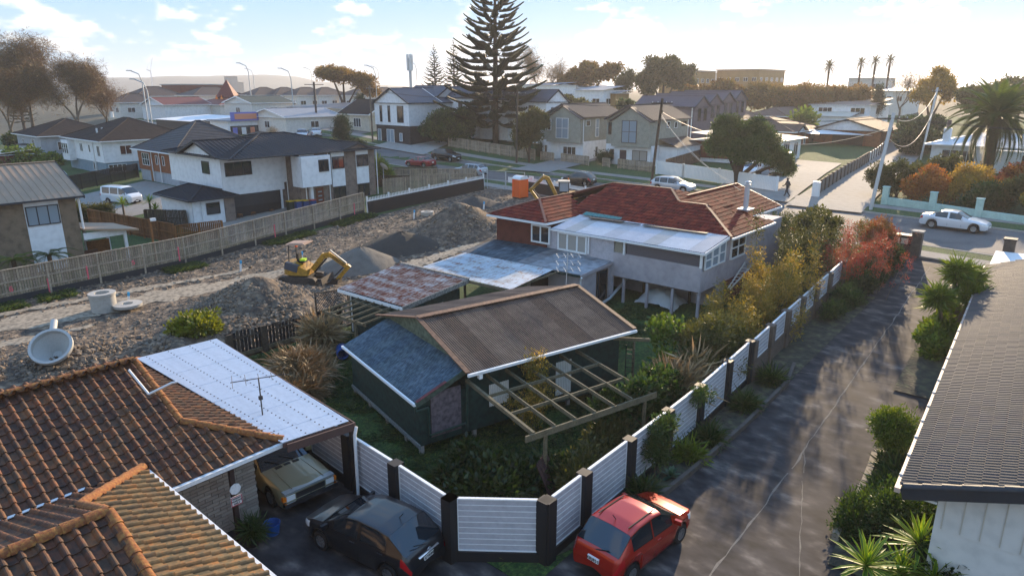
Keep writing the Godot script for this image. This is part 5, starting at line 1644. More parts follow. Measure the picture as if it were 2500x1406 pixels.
# ------------------------------------------------------------------ building site
func excavator(label: String, at: Vector3, turn: float, cab: bool, word: String, lift: float) -> void:
	var o := thing("excavator", label, "excavator", at, turn, "excavators on the building site")
	var Y: Material = M.machine
	var D: Material = M.machinedark
	var steel := mat("trackrust", Color("5b5048"), 0.8, 0.7, "streak", 1.0)
	for s in [-1.0, 1.0]:
		var mb := MB.new()
		var pr := []
		for k in 9:
			var q := PI / 2 + PI * k / 8.0
			pr.append(Vector3(-1.05 + cos(q) * 0.27, 0.28 + sin(q) * 0.27, 0))
		for k in 9:
			var q := -PI / 2 + PI * k / 8.0
			pr.append(Vector3(1.05 + cos(q) * 0.27, 0.28 + sin(q) * 0.27, 0))
		for k in pr.size():
			var a: Vector3 = pr[k]
			var b: Vector3 = pr[(k + 1) % pr.size()]
			var z := Vector3(0, 0, 0.19)
			mb.quad(a - z, b - z, b + z, a + z)
		mb.poly(pr.map(func(p): return p + Vector3(0, 0, 0.17)))
		pr.reverse()
		mb.poly(pr.map(func(p): return p - Vector3(0, 0, 0.17)))
		mb.x = Transform3D(Basis(), Vector3(0, 0, s * 0.75))
		var mm := MB.new()
		for i in mb.v.size():
			mm.v.append(mb.v[i] + Vector3(0, 0, s * 0.75))
			mm.n.append(mb.n[i])
		var tr := bd(o, "track", mm, steel)
		for x in [-1.05, 1.05]:
			var w := MB.new()
			w.tube([Vector3(x, 0.28, s * 0.9), Vector3(x, 0.28, s * 0.96)], [0.2], 12)
			bd(tr, "sprocket", w, D)
	bbox(o, "undercarriage", Vector3(-0.7, 0.2, -0.6), Vector3(0.7, 0.6, 0.6), D)
	var bl := MB.new()
	bl.obox(Transform3D(Basis(Vector3.BACK, 0.15), Vector3(1.75, 0.32, 0)), Vector3(0.08, 0.42, 1.95))
	bl.beam(Vector3(1.7, 0.3, 0.5), Vector3(0.6, 0.4, 0.4), 0.1, 0.12)
	bl.beam(Vector3(1.7, 0.3, -0.5), Vector3(0.6, 0.4, -0.4), 0.1, 0.12)
	bd(o, "blade", bl, steel)
	# upper body: rounded tail, grey hood
	var up := MB.new()
	var ring := []
	for k in 15:
		var q := PI * 0.5 + PI * k / 14.0
		ring.append(Vector3(-0.25 + cos(q) * 0.95, 0, sin(q) * 0.86))
	ring.append(Vector3(0.75, 0, -0.8))
	ring.append(Vector3(0.75, 0, 0.8))
	for k in ring.size():
		var a: Vector3 = ring[k]
		var b: Vector3 = ring[(k + 1) % ring.size()]
		var ha := 1.02 if a.x > 0.3 else 1.45
		var hb := 1.02 if b.x > 0.3 else 1.45
		up.quad(b + Vector3(0, 0.66, 0), a + Vector3(0, 0.66, 0), a * Vector3(0.94, 0, 0.94) + Vector3(0, ha, 0), b * Vector3(0.94, 0, 0.94) + Vector3(0, hb, 0))
	var tp := ring.map(func(p): return p * Vector3(0.94, 0, 0.94) + Vector3(0, 1.02 if p.x > 0.3 else 1.45, 0))
	var tc := Vector3(-0.2, 1.5, 0)
	for k in tp.size():
		up.tri(tc, tp[(k + 1) % tp.size()], tp[k])
	bd(o, "counterweight", up, Y)
	var hd := MB.new()
	hd.obox(Transform3D(Basis(Vector3.BACK, -0.25), Vector3(-0.35, 1.22, 0.72)), Vector3(0.9, 0.5, 0.28))
	bd(o, "side_cover", hd, mat("slatecover", Color("3c4654"), 0.5, 1.0, "mottle", 0.0))
	bbox(o, "seat", Vector3(-0.1, 1.4, -0.25), Vector3(0.35, 1.52, 0.25), M.black)
	bbox(o, "seat_back", Vector3(-0.2, 1.5, -0.24), Vector3(-0.05, 2.0, 0.24), M.black)
	if cab:
		for q in [[-0.25, -0.6], [0.65, -0.6], [-0.25, 0.45], [0.65, 0.45]]:
			beam(o, "cab_post", Vector3(q[0], 1.0, q[1]), Vector3(q[0], 2.42, q[1]), 0.08, 0.08, M.charcoal)
		bbox(o, "cab_window", Vector3(-0.24, 1.55, -0.57), Vector3(0.64, 2.36, -0.55), M.sky_painted_glass)
		bbox(o, "cab_window", Vector3(-0.24, 1.55, 0.42), Vector3(0.64, 2.36, 0.44), M.sky_painted_glass)
		bbox(o, "cab_window", Vector3(-0.27, 1.55, -0.55), Vector3(-0.25, 2.36, 0.42), M.sky_painted_glass)
		bbox(o, "cab_roof", Vector3(-0.35, 2.42, -0.68), Vector3(0.75, 2.52, 0.52), M.cream)
		bbox(o, "beacon", Vector3(-0.3, 2.52, 0.36), Vector3(-0.18, 2.68, 0.48), M.amber)
	else:
		beam(o, "canopy_post", Vector3(-0.6, 1.4, 0.55), Vector3(-0.55, 2.65, 0.55), 0.06, 0.06, M.charcoal)
		beam(o, "canopy_post", Vector3(-0.6, 1.4, -0.55), Vector3(-0.55, 2.65, -0.55), 0.06, 0.06, M.charcoal)
		var cn := MB.new()
		cn.obox(Transform3D(Basis(Vector3.BACK, 0.04), Vector3(-0.05, 2.7, 0)), Vector3(1.35, 0.07, 1.3))
		cn.obox(Transform3D(Basis(Vector3.BACK, 0.04), Vector3(-0.05, 2.75, 0)), Vector3(1.0, 0.05, 0.95))
		bd(o, "canopy", cn, mat("canopytan", Color("a98b77"), 0.7, 1.0, "mottle", 0.0))
		bbox(o, "beacon", Vector3(-0.62, 2.3, -0.6), Vector3(-0.48, 2.45, -0.46), M.orange)
		bbox(o, "vest", Vector3(0.0, 1.52, -0.2), Vector3(0.36, 1.64, 0.22), plain("hivis", Color("b8e02a"), 0.7))
		for z in [-0.3, 0.3]:
			pipe(o, "lever", [Vector3(0.5, 1.1, z), Vector3(0.6, 1.85, z)], 0.02, M.steel, 5)
	# boom, arm, bucket
	var p0 := Vector3(0.85, 0.95, 0.12)
	var p1 := Vector3(1.75, 1.75 + lift, 0.12)
	var p2 := Vector3(2.1, 1.8 + lift, 0.12)
	var p3 := Vector3(3.35, 1.05 + lift * 0.5, 0.12)
	beam(o, "boom", p0, p1, 0.24, 0.32, Y)
	beam(o, "boom", p1 - Vector3(0.12, 0.1, 0), p2 + Vector3(0.05, 0, 0), 0.24, 0.34, Y)
	var bm := beam(o, "boom", p2, p3, 0.22, 0.26, Y)
	bm.name = "boom"
	var al := (p3 - p2).normalized()
	text(o, "lettering", word, 0.2, mat("maroon", Color("4a241c"), 0.7, 1.0, "", 0.0), Transform3D(Basis(al, Vector3(-al.y, al.x, 0), Vector3.BACK), (p2 + p3) / 2 + Vector3(0, 0, 0.115)))
	text(o, "lettering", word, 0.2, M.maroon, Transform3D(Basis(-al, Vector3(-al.y, al.x, 0), Vector3.FORWARD), (p2 + p3) / 2 - Vector3(0, 0, 0.115)))
	beam(o, "ram", p0 + Vector3(0.1, -0.2, 0), p1 + Vector3(0.15, -0.22, 0), 0.1, 0.1, D)
	beam(o, "ram", p2 + Vector3(0.05, 0.25, 0), p3 + Vector3(-0.1, 0.28, 0), 0.09, 0.09, M.steel)
	var p4 := Vector3(2.55, 0.28 + lift * 0.2, 0.12)
	beam(o, "arm", p3 + Vector3(0.1, 0.15, 0), p4, 0.2, 0.24, Y)
	beam(o, "ram", p3 + Vector3(-0.25, 0.1, 0), p4 + Vector3(-0.2, 0.2, 0), 0.08, 0.08, D)
	var bk := MB.new()
	var prof := [Vector2(0.15, 0.1), Vector2(0.1, -0.25), Vector2(-0.15, -0.45), Vector2(-0.55, -0.42), Vector2(-0.7, -0.2)]
	for k in prof.size() - 1:
		var a: Vector2 = prof[k]
		var b: Vector2 = prof[k + 1]
		bk.beam(p4 + Vector3(a.x, a.y, 0), p4 + Vector3(b.x, b.y, 0), 0.75, 0.05)
	for s in [-0.37, 0.37]:
		var pp := prof.map(func(q): return p4 + Vector3(q.x, q.y, s))
		bk.poly(pp)
		pp.reverse()
		bk.poly(pp)
	bd(o, "bucket", bk, steel)

func cone_heap(label: String, c: Vector2, r: float, h: float, m: Material, called := "gravel_heap") -> void:
	var gd := []
	for i in 9:
		var row := []
		for j in 33:
			var q := TAU * j / 32.0
			var k := i / 8.0
			var rr := r * k * (1.0 + 0.16 * nz.get_noise_2d(cos(q) * 60 + c.x * 9, sin(q) * 60))
			var y := h * (1.0 - pow(k, 1.15)) + 0.05 * nz.get_noise_2d(i * 60.0, j * 60.0)
			var x := c.x + cos(q) * rr
			var z := c.y + sin(q) * rr
			row.append(G(x, z, y - 0.12))
		gd.append(row)
	var mb := MB.new()
	sheet(mb, gd)
	var o := solo(called, mb, m, label, "heap", "heaps on the building site")
	o.name = o.name

func ring_pipe(label: String, at: Vector3, r: float, h: float, lid: float) -> void:
	var o := thing("manhole_riser", label, "manhole", at, 0.0, "concrete manhole rings")
	var mb := MB.new()
	mb.lathe([Vector2(r * 0.93, -0.2), Vector2(r * 0.93, h - 0.14), Vector2(r, h - 0.14), Vector2(r, h), Vector2(r * lid, h), Vector2(r * lid, h - 0.3), Vector2(0, h - 0.32)], 28)
	bd(o, "riser", mb, mat("newconcrete", Color("b3aea5"), 0.85, 1.0, "mottle", 1.5))

func site() -> void:
	excavator("yellow mini excavator with tan canopy beside the gravel heap", Vector3(24.3, T(24.3, -39.8) + 0.05, -39.9), -58, false, "KOMATSU", 0.25)
	excavator("yellow excavator with cream roofed cab behind the red tiled roof", Vector3(52.2, T(52.2, -40.0) + 0.05, -38.6), 128, true, "YANMAR", 1.0)
	cone_heap("brown gravel heap in front of the mini excavator bucket", V(29.2, -40.0), 3.0, 1.5, M.gravel)
	cone_heap("dark wide gravel heap between brown gravel and clay", V(34.2, -41.4), 3.6, 1.3, texmat("darkgravel", "gravel", 1.2, 0.95, 3.0, Color("8a8886"), 4.0))
	cone_heap("blue grey gravel heap in front of picket fence", V(48.4, -47.0), 2.9, 1.1, M.graygravel)
	cone_heap("steep brown clay heap at the corner of the red roofed house", V(41.0, -40.2), 3.4, 2.2, M.clay, "clay_heap")
	ring_pipe("tall concrete manhole ring standing on the open ground", Vector3(13.3, 0.15, -43.9), 0.74, 1.0, 0.55)
	ring_pipe("manhole ring set low between the heaps", Vector3(42.9, T(42.9, -47.9), -47.9), 0.62, 0.35, 0.6)
	var dk := thing("concrete_ring", "flat concrete manhole lid ring lying beside the tall ring", "manhole", Vector3(14.3, 0.25, -43.0))
	var mb := MB.new()
	mb.lathe([Vector2(0.78, 0), Vector2(0.8, 0.16), Vector2(0.3, 0.18), Vector2(0.28, 0.02), Vector2(0.0, 0.02)], 26)
	bd(dk, "slab", mb, M.newconcrete)
	# marker pegs with blue tops
	var spots := [[14.7, -43.9, "beside the manhole lid"], [23.1, -46.0, "near the long timber fence"], [27.0, -44.2, "behind the mini excavator"], [41.1, -47.7, "beside the low manhole ring"], [47.2, -44.6, "below the grey gravel"]]
	for q in spots:
		var p := thing("marker_peg", "white survey peg with blue top %s" % q[2], "peg", G(q[0], q[1]), 0, "survey pegs")
		var pk := MB.new()
		pk.obox(Transform3D(Basis(Vector3.BACK, -0.12), Vector3(0, 0.4, 0)), Vector3(0.1, 0.8, 0.1))
		bd(p, "stake", pk, M.trim)
		pk = MB.new()
		pk.obox(Transform3D(Basis(Vector3.BACK, -0.12), Vector3(0.04, 0.72, 0)), Vector3(0.11, 0.24, 0.11))
		bd(p, "top", pk, plain("pegblue", Color("2f9ccc"), 0.5))
	# the toilet
	var l := thing("portable_toilet", "orange portable toilet with white domed roof at the site entrance", "toilet", G(53.4, -45.3), -6)
	bbox(l, "cabin", Vector3(-0.52, 0.12, -0.52), Vector3(0.52, 1.95, 0.52), M.orange)
	bbox(l, "door", Vector3(-0.56, 0.2, -0.38), Vector3(-0.52, 1.85, 0.38), plain("orange2", Color("e25a16"), 0.45))
	bbox(l, "skid", Vector3(-0.55, 0, -0.55), Vector3(0.55, 0.12, 0.55), M.charcoal)
	for z in [-0.54, 0.54]:
		for x in [-0.54, 0.54]:
			bbox(l, "corner_post", Vector3(x - 0.05, 0.1, z - 0.05), Vector3(x + 0.05, 1.98, z + 0.05), M.orange)
	mb = MB.new()
	for k in 8:
		var a := PI * k / 8.0
		var b := PI * (k + 1) / 8.0
		for zz in [0]:
			mb.quad(Vector3(cos(a) * 0.6, 1.95 + sin(a) * 0.35, 0.6), Vector3(cos(a) * 0.6, 1.95 + sin(a) * 0.35, -0.6), Vector3(cos(b) * 0.6, 1.95 + sin(b) * 0.35, -0.6), Vector3(cos(b) * 0.6, 1.95 + sin(b) * 0.35, 0.6))
			mb.tri(Vector3(0, 1.95, 0.6), Vector3(cos(a) * 0.6, 1.95 + sin(a) * 0.35, 0.6), Vector3(cos(b) * 0.6, 1.95 + sin(b) * 0.35, 0.6))
			mb.tri(Vector3(0, 1.95, -0.6), Vector3(cos(b) * 0.6, 1.95 + sin(b) * 0.35, -0.6), Vector3(cos(a) * 0.6, 1.95 + sin(a) * 0.35, -0.6))
	bd(l, "roof", mb, M.trim)
	# the old mixing drum by the tiled roof
	var hp := thing("concrete_hopper", "pale round concrete skip with cone and chute behind the mossy tile roof", "hopper", Vector3(8.3, 0.5, -35.3), 20)
	mb = MB.new()
	mb.x = Transform3D(Basis(Vector3(0.6, 0, 0.8), 0.75), Vector3(0, 0.75, 0))
	mb.lathe([Vector2(0.25, -0.75), Vector2(0.82, 0.1), Vector2(0.9, 0.16), Vector2(0.9, 0.34), Vector2(0.78, 0.34), Vector2(0.76, 0.1), Vector2(0.2, -0.6), Vector2(0, -0.6)], 28)
	bd(hp, "drum", mb, mat("hoppergrey", Color("b6b4ae"), 0.6, 1.0, "mottle", 0.0))
	pipe(hp, "chute", [Vector3(0.4, 0.9, -0.6), Vector3(1.3, 1.5, -1.5)], 0.16, M.hoppergrey, 10)
	# fences round the site
	timber_fence("long grey timber fence with cloth skirt beside the building site", V(-6, -48.0), V(39.8, -53.5), 1.75, 15, M.timber, true)
	var px := plain("spray", Color("e0616f"), 0.8)
	var marks := thing("survey_mark", "pink sprayed numbers and lines on the grey timber fence", "marking", Vector3(10, 0, -50))
	marks.set_meta("group", "")
	for q in [[10.2, "6", 0.9], [17.7, "5", 1.0]]:
		var z: float = -49.9 - 0.12 * (q[0] - 9.5)
		text(marks, "number", q[1], 0.45, px, Transform3D(Basis(Vector3.UP, 0.12), Vector3(q[0], q[2], z + 0.12) - marks.position))
	for q in [[12.2, 0.15, 1.1], [14.6, 0.5, 1.4], [21.0, 0.4, 1.5], [29.5, 0.5, 1.8], [38.5, 1.3, 2.4]]:
		var z: float = -49.9 - 0.12 * (q[0] - 9.5)
		bbox(marks, "stroke", Vector3(q[0], q[1], z + 0.09) - marks.position, Vector3(q[0] + 0.09, q[2], z + 0.11) - marks.position, px)
	picket("white picket fence with black cloth below, running back from the street", V(40.0, -53.2), V(54.8, -51.8))
	picket("white picket fence with black cloth below, along the street front", V(55.9, -46.6), V(53.6, -33.5))
	# wire panels at the entrance
	var w := thing("site_fence", "steel mesh site fence panels with white notice beside the orange toilet", "fence", G(55.5, -49))
	for q in [[55.2, -51.6, 55.6, -49.3], [55.6, -49.2, 56.0, -46.9]]:
		var a := G(q[0], q[1], 0.1) - w.position
		var b := G(q[2], q[3], 0.1) - w.position
		for e in [a, b]:
			beam(w, "post", e, e + Vector3(0, 2.0, 0), 0.045, 0.045, M.galv)
		for y in [0.05, 1.0, 1.98]:
			beam(w, "rail", a + Vector3(0, y, 0), b + Vector3(0, y, 0), 0.035, 0.035, M.galv)
	for q in [[-48.9, 0.8, 0.55], [-47.9, 0.5, 0.8]]:
		bbox(w, "notice", G(55.62, q[0], 0.95) - w.position, G(55.65, q[0], 0.95) - w.position + Vector3(0.02, q[2], q[1]), M.trim)
	bbox(w, "notice", G(55.9, -46.2, 1.0) - w.position, G(55.9, -46.2, 1.0) - w.position + Vector3(0.03, 0.8, 0.6), M.trim)
	text(w, "lettering", "#", 0.6, px, Transform3D(Basis(Vector3.UP, -PI / 2), G(55.88, -45.9, 1.4) - w.position))

func timber_fence(label: String, a: Vector2, b: Vector2, h: float, bays: int, m: StandardMaterial3D, skirt := false, called := "timber_fence", rails := true) -> void:
	var f := thing(called, label, "fence", G((a.x + b.x) / 2, (a.y + b.y) / 2), 0.0, "timber fences")
	var o := -f.position
	var d := (b - a).normalized()
	var out := Vector3(-d.y, 0, d.x)
	rng.seed = int(absf(a.x * 10 + a.y))
	var lift := 0.42 if skirt else 0.05
	for i in bays + 1:
		var p := a.lerp(b, float(i) / bays)
		var g := G(p.x, p.y)
		bbox(f, "post", o + g + Vector3(-0.06, -0.2, -0.06) + out * 0.06, o + g + Vector3(0.06, h + lift - 0.05, 0.06) + out * 0.06, m)
		if i == bays:
			break
		var q := a.lerp(b, (i + 1.0) / bays)
		var mb := MB.new()
		mb.tinted = true
		var len_ := (q - p).length()
		var n := roundi(len_ / 0.155)
		for k in n:
			var c := p.lerp(q, (k + 0.5) / n)
			var gy := T(c.x, c.y)
			var t := Transform3D(Basis(Vector3(d.x, 0, d.y), Vector3.UP, out).orthonormalized(), o + Vector3(c.x, gy + lift + h / 2 + rnd(-0.015, 0.015), c.y) + out * rnd(-0.006, 0.006))
			var w := rnd(0.62, 1.05)
			mb.col = Color(w, w * rnd(0.95, 1.0), w * rnd(0.9, 1.0))
			mb.obox(t, Vector3(len_ / n - 0.03, h + rnd(-0.02, 0.02), 0.02))
		m.vertex_color_use_as_albedo = true
		stuff(bd(f, "paling", mb, m))
		var g2 := G(q.x, q.y)
		if rails:
			for y in [0.25, h * 0.52, h - 0.04]:
				beam(f, "rail", o + g + Vector3(0, lift + y, 0) + out * 0.04, o + g2 + Vector3(0, lift + y, 0) + out * 0.04, 0.05 if y < h - 0.1 else 0.12, 0.09 if y < h - 0.1 else 0.04, m)
		if skirt:
			beam(f, "skirt", o + g + Vector3(0, 0.15, 0) + out * 0.05, o + g2 + Vector3(0, 0.15, 0) + out * 0.05, 0.03, 0.62, M.charcoal)

func picket(label: String, a: Vector2, b: Vector2) -> void:
	var f := thing("picket_fence", label, "fence", G((a.x + b.x) / 2, (a.y + b.y) / 2), 0.0, "white picket fences round the building site")
	var o := -f.position
	var d := (b - a).normalized()
	var out := Vector3(-d.y, 0, d.x)
	var bays := 6
	for i in bays + 1:
		var p := a.lerp(b, float(i) / bays)
		var g := o + G(p.x, p.y)
		bbox(f, "post", g + Vector3(-0.07, -0.1, -0.07), g + Vector3(0.07, 1.75, 0.07), M.trim)
		if i == bays:
			break
		var q := a.lerp(b, (i + 1.0) / bays)
		var g2 := o + G(q.x, q.y)
		var mb := MB.new()
		for k in 14:
			var c := g.lerp(g2, (k + 0.5) / 14.0)
			mb.obox(Transform3D(Basis(Vector3(d.x, 0, d.y), Vector3.UP, out).orthonormalized(), c + Vector3(0, 0.85, 0)), Vector3(0.085, 1.5, 0.02))
		stuff(bd(f, "picket", mb, M.trim))
		beam(f, "rail", g + Vector3(0, 1.3, 0), g2 + Vector3(0, 1.3, 0), 0.05, 0.1, M.trim)
		beam(f, "cloth", g + Vector3(0, 0.58, 0) + out * 0.09, g2 + Vector3(0, 0.58, 0) + out * 0.09, 0.02, 1.3, mat("cloth", Color("211d1e"), 0.9, 1.0, "mottle", 2.0))
		beam(f, "cloth", g + Vector3(0, 0.58, 0) - out * 0.09, g2 + Vector3(0, 0.58, 0) - out * 0.09, 0.02, 1.3, M.cloth)

# ------------------------------------------------------------------ houses further off
func rows(mb: MB, e0: Vector3, e1: Vector3, r1: Vector3, r0: Vector3, style: String) -> void:
	var nn := (e1 - e0).cross(r0 - e0)
	if nn.length() < 0.001:
		nn = (e1 - e0).cross(r1 - e0)
	nn = nn.normalized()
	var up := (r0 + r1 - e0 - e1).length() * 0.5
	if nn.y < 0:
		var a := e0; e0 = e1; e1 = a
		a = r0; r0 = r1; r1 = a
		nn = -nn
	if style == "tile":
		var n := maxi(3, roundi(up / 0.36))
		for i in n:
			var k0 := float(i) / n
			var k1 := (i + 1.0) / n
			var lip := nn * 0.035
			var a := e0.lerp(r0, k0) + lip
			var b := e1.lerp(r1, k0) + lip
			mb.quad(a, b, e1.lerp(r1, k1), e0.lerp(r0, k1))
			mb.quad(a - lip, b - lip, b, a)
		return
	mb.quad(e0, e1, r1, r0)
	if style == "rib":
		var len_ := maxf((e1 - e0).length(), (r1 - r0).length())
		var n := roundi(len_ / 0.45)
		var al := (e1 - e0).normalized()
		var upv := nn.cross(al)
		for i in range(1, n):
			var k := float(i) / n
			# ribs run straight up the slope and stop at the hip
			var s := (e1 - e0).length() * k
			var p := e0 + al * s
			var q0 := (r0 - e0).dot(al)
			var q1 := (r1 - e0).dot(al)
			var hgt := (r0 - e0).dot(upv)
			var top := hgt
			if s < q0 and q0 > 0.01:
				top = hgt * s / q0
			elif s > q1 and (e1 - e0).length() - q1 > 0.01:
				top = hgt * ((e1 - e0).length() - s) / ((e1 - e0).length() - q1)
			if top < 0.2:
				continue
			mb.obox(Transform3D(Basis(al, nn, al.cross(nn)), p + upv * top / 2), Vector3(0.05, 0.07, top))

func house_roof(parent: Node, x0: float, x1: float, z0: float, z1: float, y: float, rise: float, kind: String, m: Material, style: String, over := 0.45, trim := "trim", gm: Material = null) -> void:
	var a := Vector3(x0 - over, y, z0 - over)
	var b := Vector3(x1 + over, y, z0 - over)
	var c := Vector3(x1 + over, y, z1 + over)
	var d := Vector3(x0 - over, y, z1 + over)
	var mb := MB.new()
	var xm := (x0 + x1) / 2
	var zm := (z0 + z1) / 2
	if kind == "hip":
		var lx := c.x - a.x
		var lz := c.z - a.z
		var r0: Vector3
		var r1: Vector3
		if lx >= lz:
			r0 = Vector3(a.x + lz / 2, y + rise, zm)
			r1 = Vector3(c.x - lz / 2, y + rise, zm)
			rows(mb, d, c, r1, r0, style); rows(mb, b, a, r0, r1, style)
			rows(mb, a, d, r0, r0, style); rows(mb, c, b, r1, r1, style)
		else:
			r0 = Vector3(xm, y + rise, a.z + lx / 2)
			r1 = Vector3(xm, y + rise, c.z - lx / 2)
			rows(mb, a, d, r1, r0, style); rows(mb, c, b, r0, r1, style)
			rows(mb, d, c, r1, r1, style); rows(mb, b, a, r0, r0, style)
		var rm := MB.new()
		for q in [[a, r0], [d, r0 if lx >= lz else r1], [b, r1 if lx >= lz else r0], [c, r1], [r0, r1]]:
			rm.beam(q[0] + Vector3(0, 0.04, 0), q[1] + Vector3(0, 0.04, 0), 0.22, 0.07)
		for q in [[a, r0], [d, r0 if lx >= lz else r1], [b, r1 if lx >= lz else r0], [c, r1], [r0, r1]]:
			beam(parent, "ridge_cap", q[0] + Vector3(0, 0.04, 0), q[1] + Vector3(0, 0.04, 0), 0.22, 0.07, m)
	elif kind == "gable_x":
		var r0 := Vector3(a.x, y + rise, zm)
		var r1 := Vector3(c.x, y + rise, zm)
		rows(mb, d, c, r1, r0, style); rows(mb, b, a, r0, r1, style)
		beam(parent, "ridge_cap", r0 + Vector3(0, 0.03, 0), r1 + Vector3(0, 0.03, 0), 0.25, 0.05, m)
		for q in [[d, r0], [a, r0], [c, r1], [b, r1]]:
			beam(parent, "bargeboard", q[0] - Vector3(0, 0.08, 0), q[1] - Vector3(0, 0.08, 0), 0.06, 0.22, M[trim])
		if gm:
			for e in [x0, x1]:
				var g := MB.new()
				if e == x0:
					g.tri(Vector3(e, y - 0.12, z0), Vector3(e, y - 0.12, z1), Vector3(e, y + rise - 0.1, zm))
				else:
					g.tri(Vector3(e, y - 0.12, z1), Vector3(e, y - 0.12, z0), Vector3(e, y + rise - 0.1, zm))
				bd(parent, "gable_end", g, gm)
	elif kind == "gable_z":
		var r0 := Vector3(xm, y + rise, a.z)
		var r1 := Vector3(xm, y + rise, c.z)
		rows(mb, a, d, r1, r0, style); rows(mb, c, b, r0, r1, style)
		beam(parent, "ridge_cap", r0 + Vector3(0, 0.03, 0), r1 + Vector3(0, 0.03, 0), 0.25, 0.05, m)
		for q in [[d, r1], [c, r1], [a, r0], [b, r0]]:
			beam(parent, "bargeboard", q[0] - Vector3(0, 0.08, 0), q[1] - Vector3(0, 0.08, 0), 0.06, 0.22, M[trim])
		if gm:
			for e in [z0, z1]:
				var g := MB.new()
				if e == z1:
					g.tri(Vector3(x0, y - 0.12, e), Vector3(x1, y - 0.12, e), Vector3(xm, y + rise - 0.1, e))
				else:
					g.tri(Vector3(x1, y - 0.12, e), Vector3(x0, y - 0.12, e), Vector3(xm, y + rise - 0.1, e))
				bd(parent, "gable_end", g, gm)
	elif kind == "mono_x":
		rows(mb, a, d, c + Vector3(0, rise, 0), b + Vector3(0, rise, 0), style)
	elif kind == "mono_z":
		rows(mb, d, c, b + Vector3(0, rise, 0), a + Vector3(0, rise, 0), style)
	else:
		mb.bx(Vector3(x0 - over, y, z0 - over), Vector3(x1 + over, y + 0.2, z1 + over))
	bd(parent, "roof", mb, m)
	# soffit and gutters
	bbox(parent, "soffit", Vector3(x0 - over + 0.02, y - 0.1, z0 - over + 0.02), Vector3(x1 + over - 0.02, y - 0.04, z1 + over - 0.02), M[trim])
	if kind == "hip" or kind == "gable_z":
		beam(parent, "gutter", a + Vector3(-0.05, -0.03, 0), d + Vector3(-0.05, -0.03, 0), 0.12, 0.13, M[trim])
	if kind == "hip" or kind == "gable_x":
		beam(parent, "gutter", d + Vector3(0, -0.03, 0.05), c + Vector3(0, -0.03, 0.05), 0.12, 0.13, M[trim])

func walls(parent: Node, x0: float, x1: float, z0: float, z1: float, y0: float, y1: float, m: Material, style := "plain") -> void:
	bbox(parent, "wall", Vector3(x0, y0, z0), Vector3(x1, y1, z1), m)
	if style == "boards":
		boards(parent, "cladding", Vector3(x0 - 0.004, y0, z0), Vector3(x0 - 0.004, y0, z1), y1 - y0, 0.2, m)
		boards(parent, "cladding", Vector3(x0, y0, z1 + 0.004), Vector3(x1, y0, z1 + 0.004), y1 - y0, 0.2, m)
	elif style == "brick":
		coursed(parent, "brickwork", Vector3(x0 - 0.004, y0, z0), Vector3(x0 - 0.004, y0, z1), y1 - y0, m, 0.17)
		coursed(parent, "brickwork", Vector3(x0, y0, z1 + 0.004), Vector3(x1, y0, z1 + 0.004), y1 - y0, m, 0.17)

const WEST := Vector3(-1, 0, 0)
const SOUTH := Vector3(0, 0, 1)

func w_win(p: Node, x: float, y: float, z: float, w: float, h: float, nx := 2, ny := 1, fm := "trim", gm := "glass") -> void:
	win(p, Vector3(x - 0.03, y, z), WEST, w, h, nx, ny, fm, gm)

func s_win(p: Node, x: float, y: float, z: float, w: float, h: float, nx := 2, ny := 1, fm := "trim", gm := "glass") -> void:
	win(p, Vector3(x, y, z + 0.03), SOUTH, w, h, nx, ny, fm, gm)

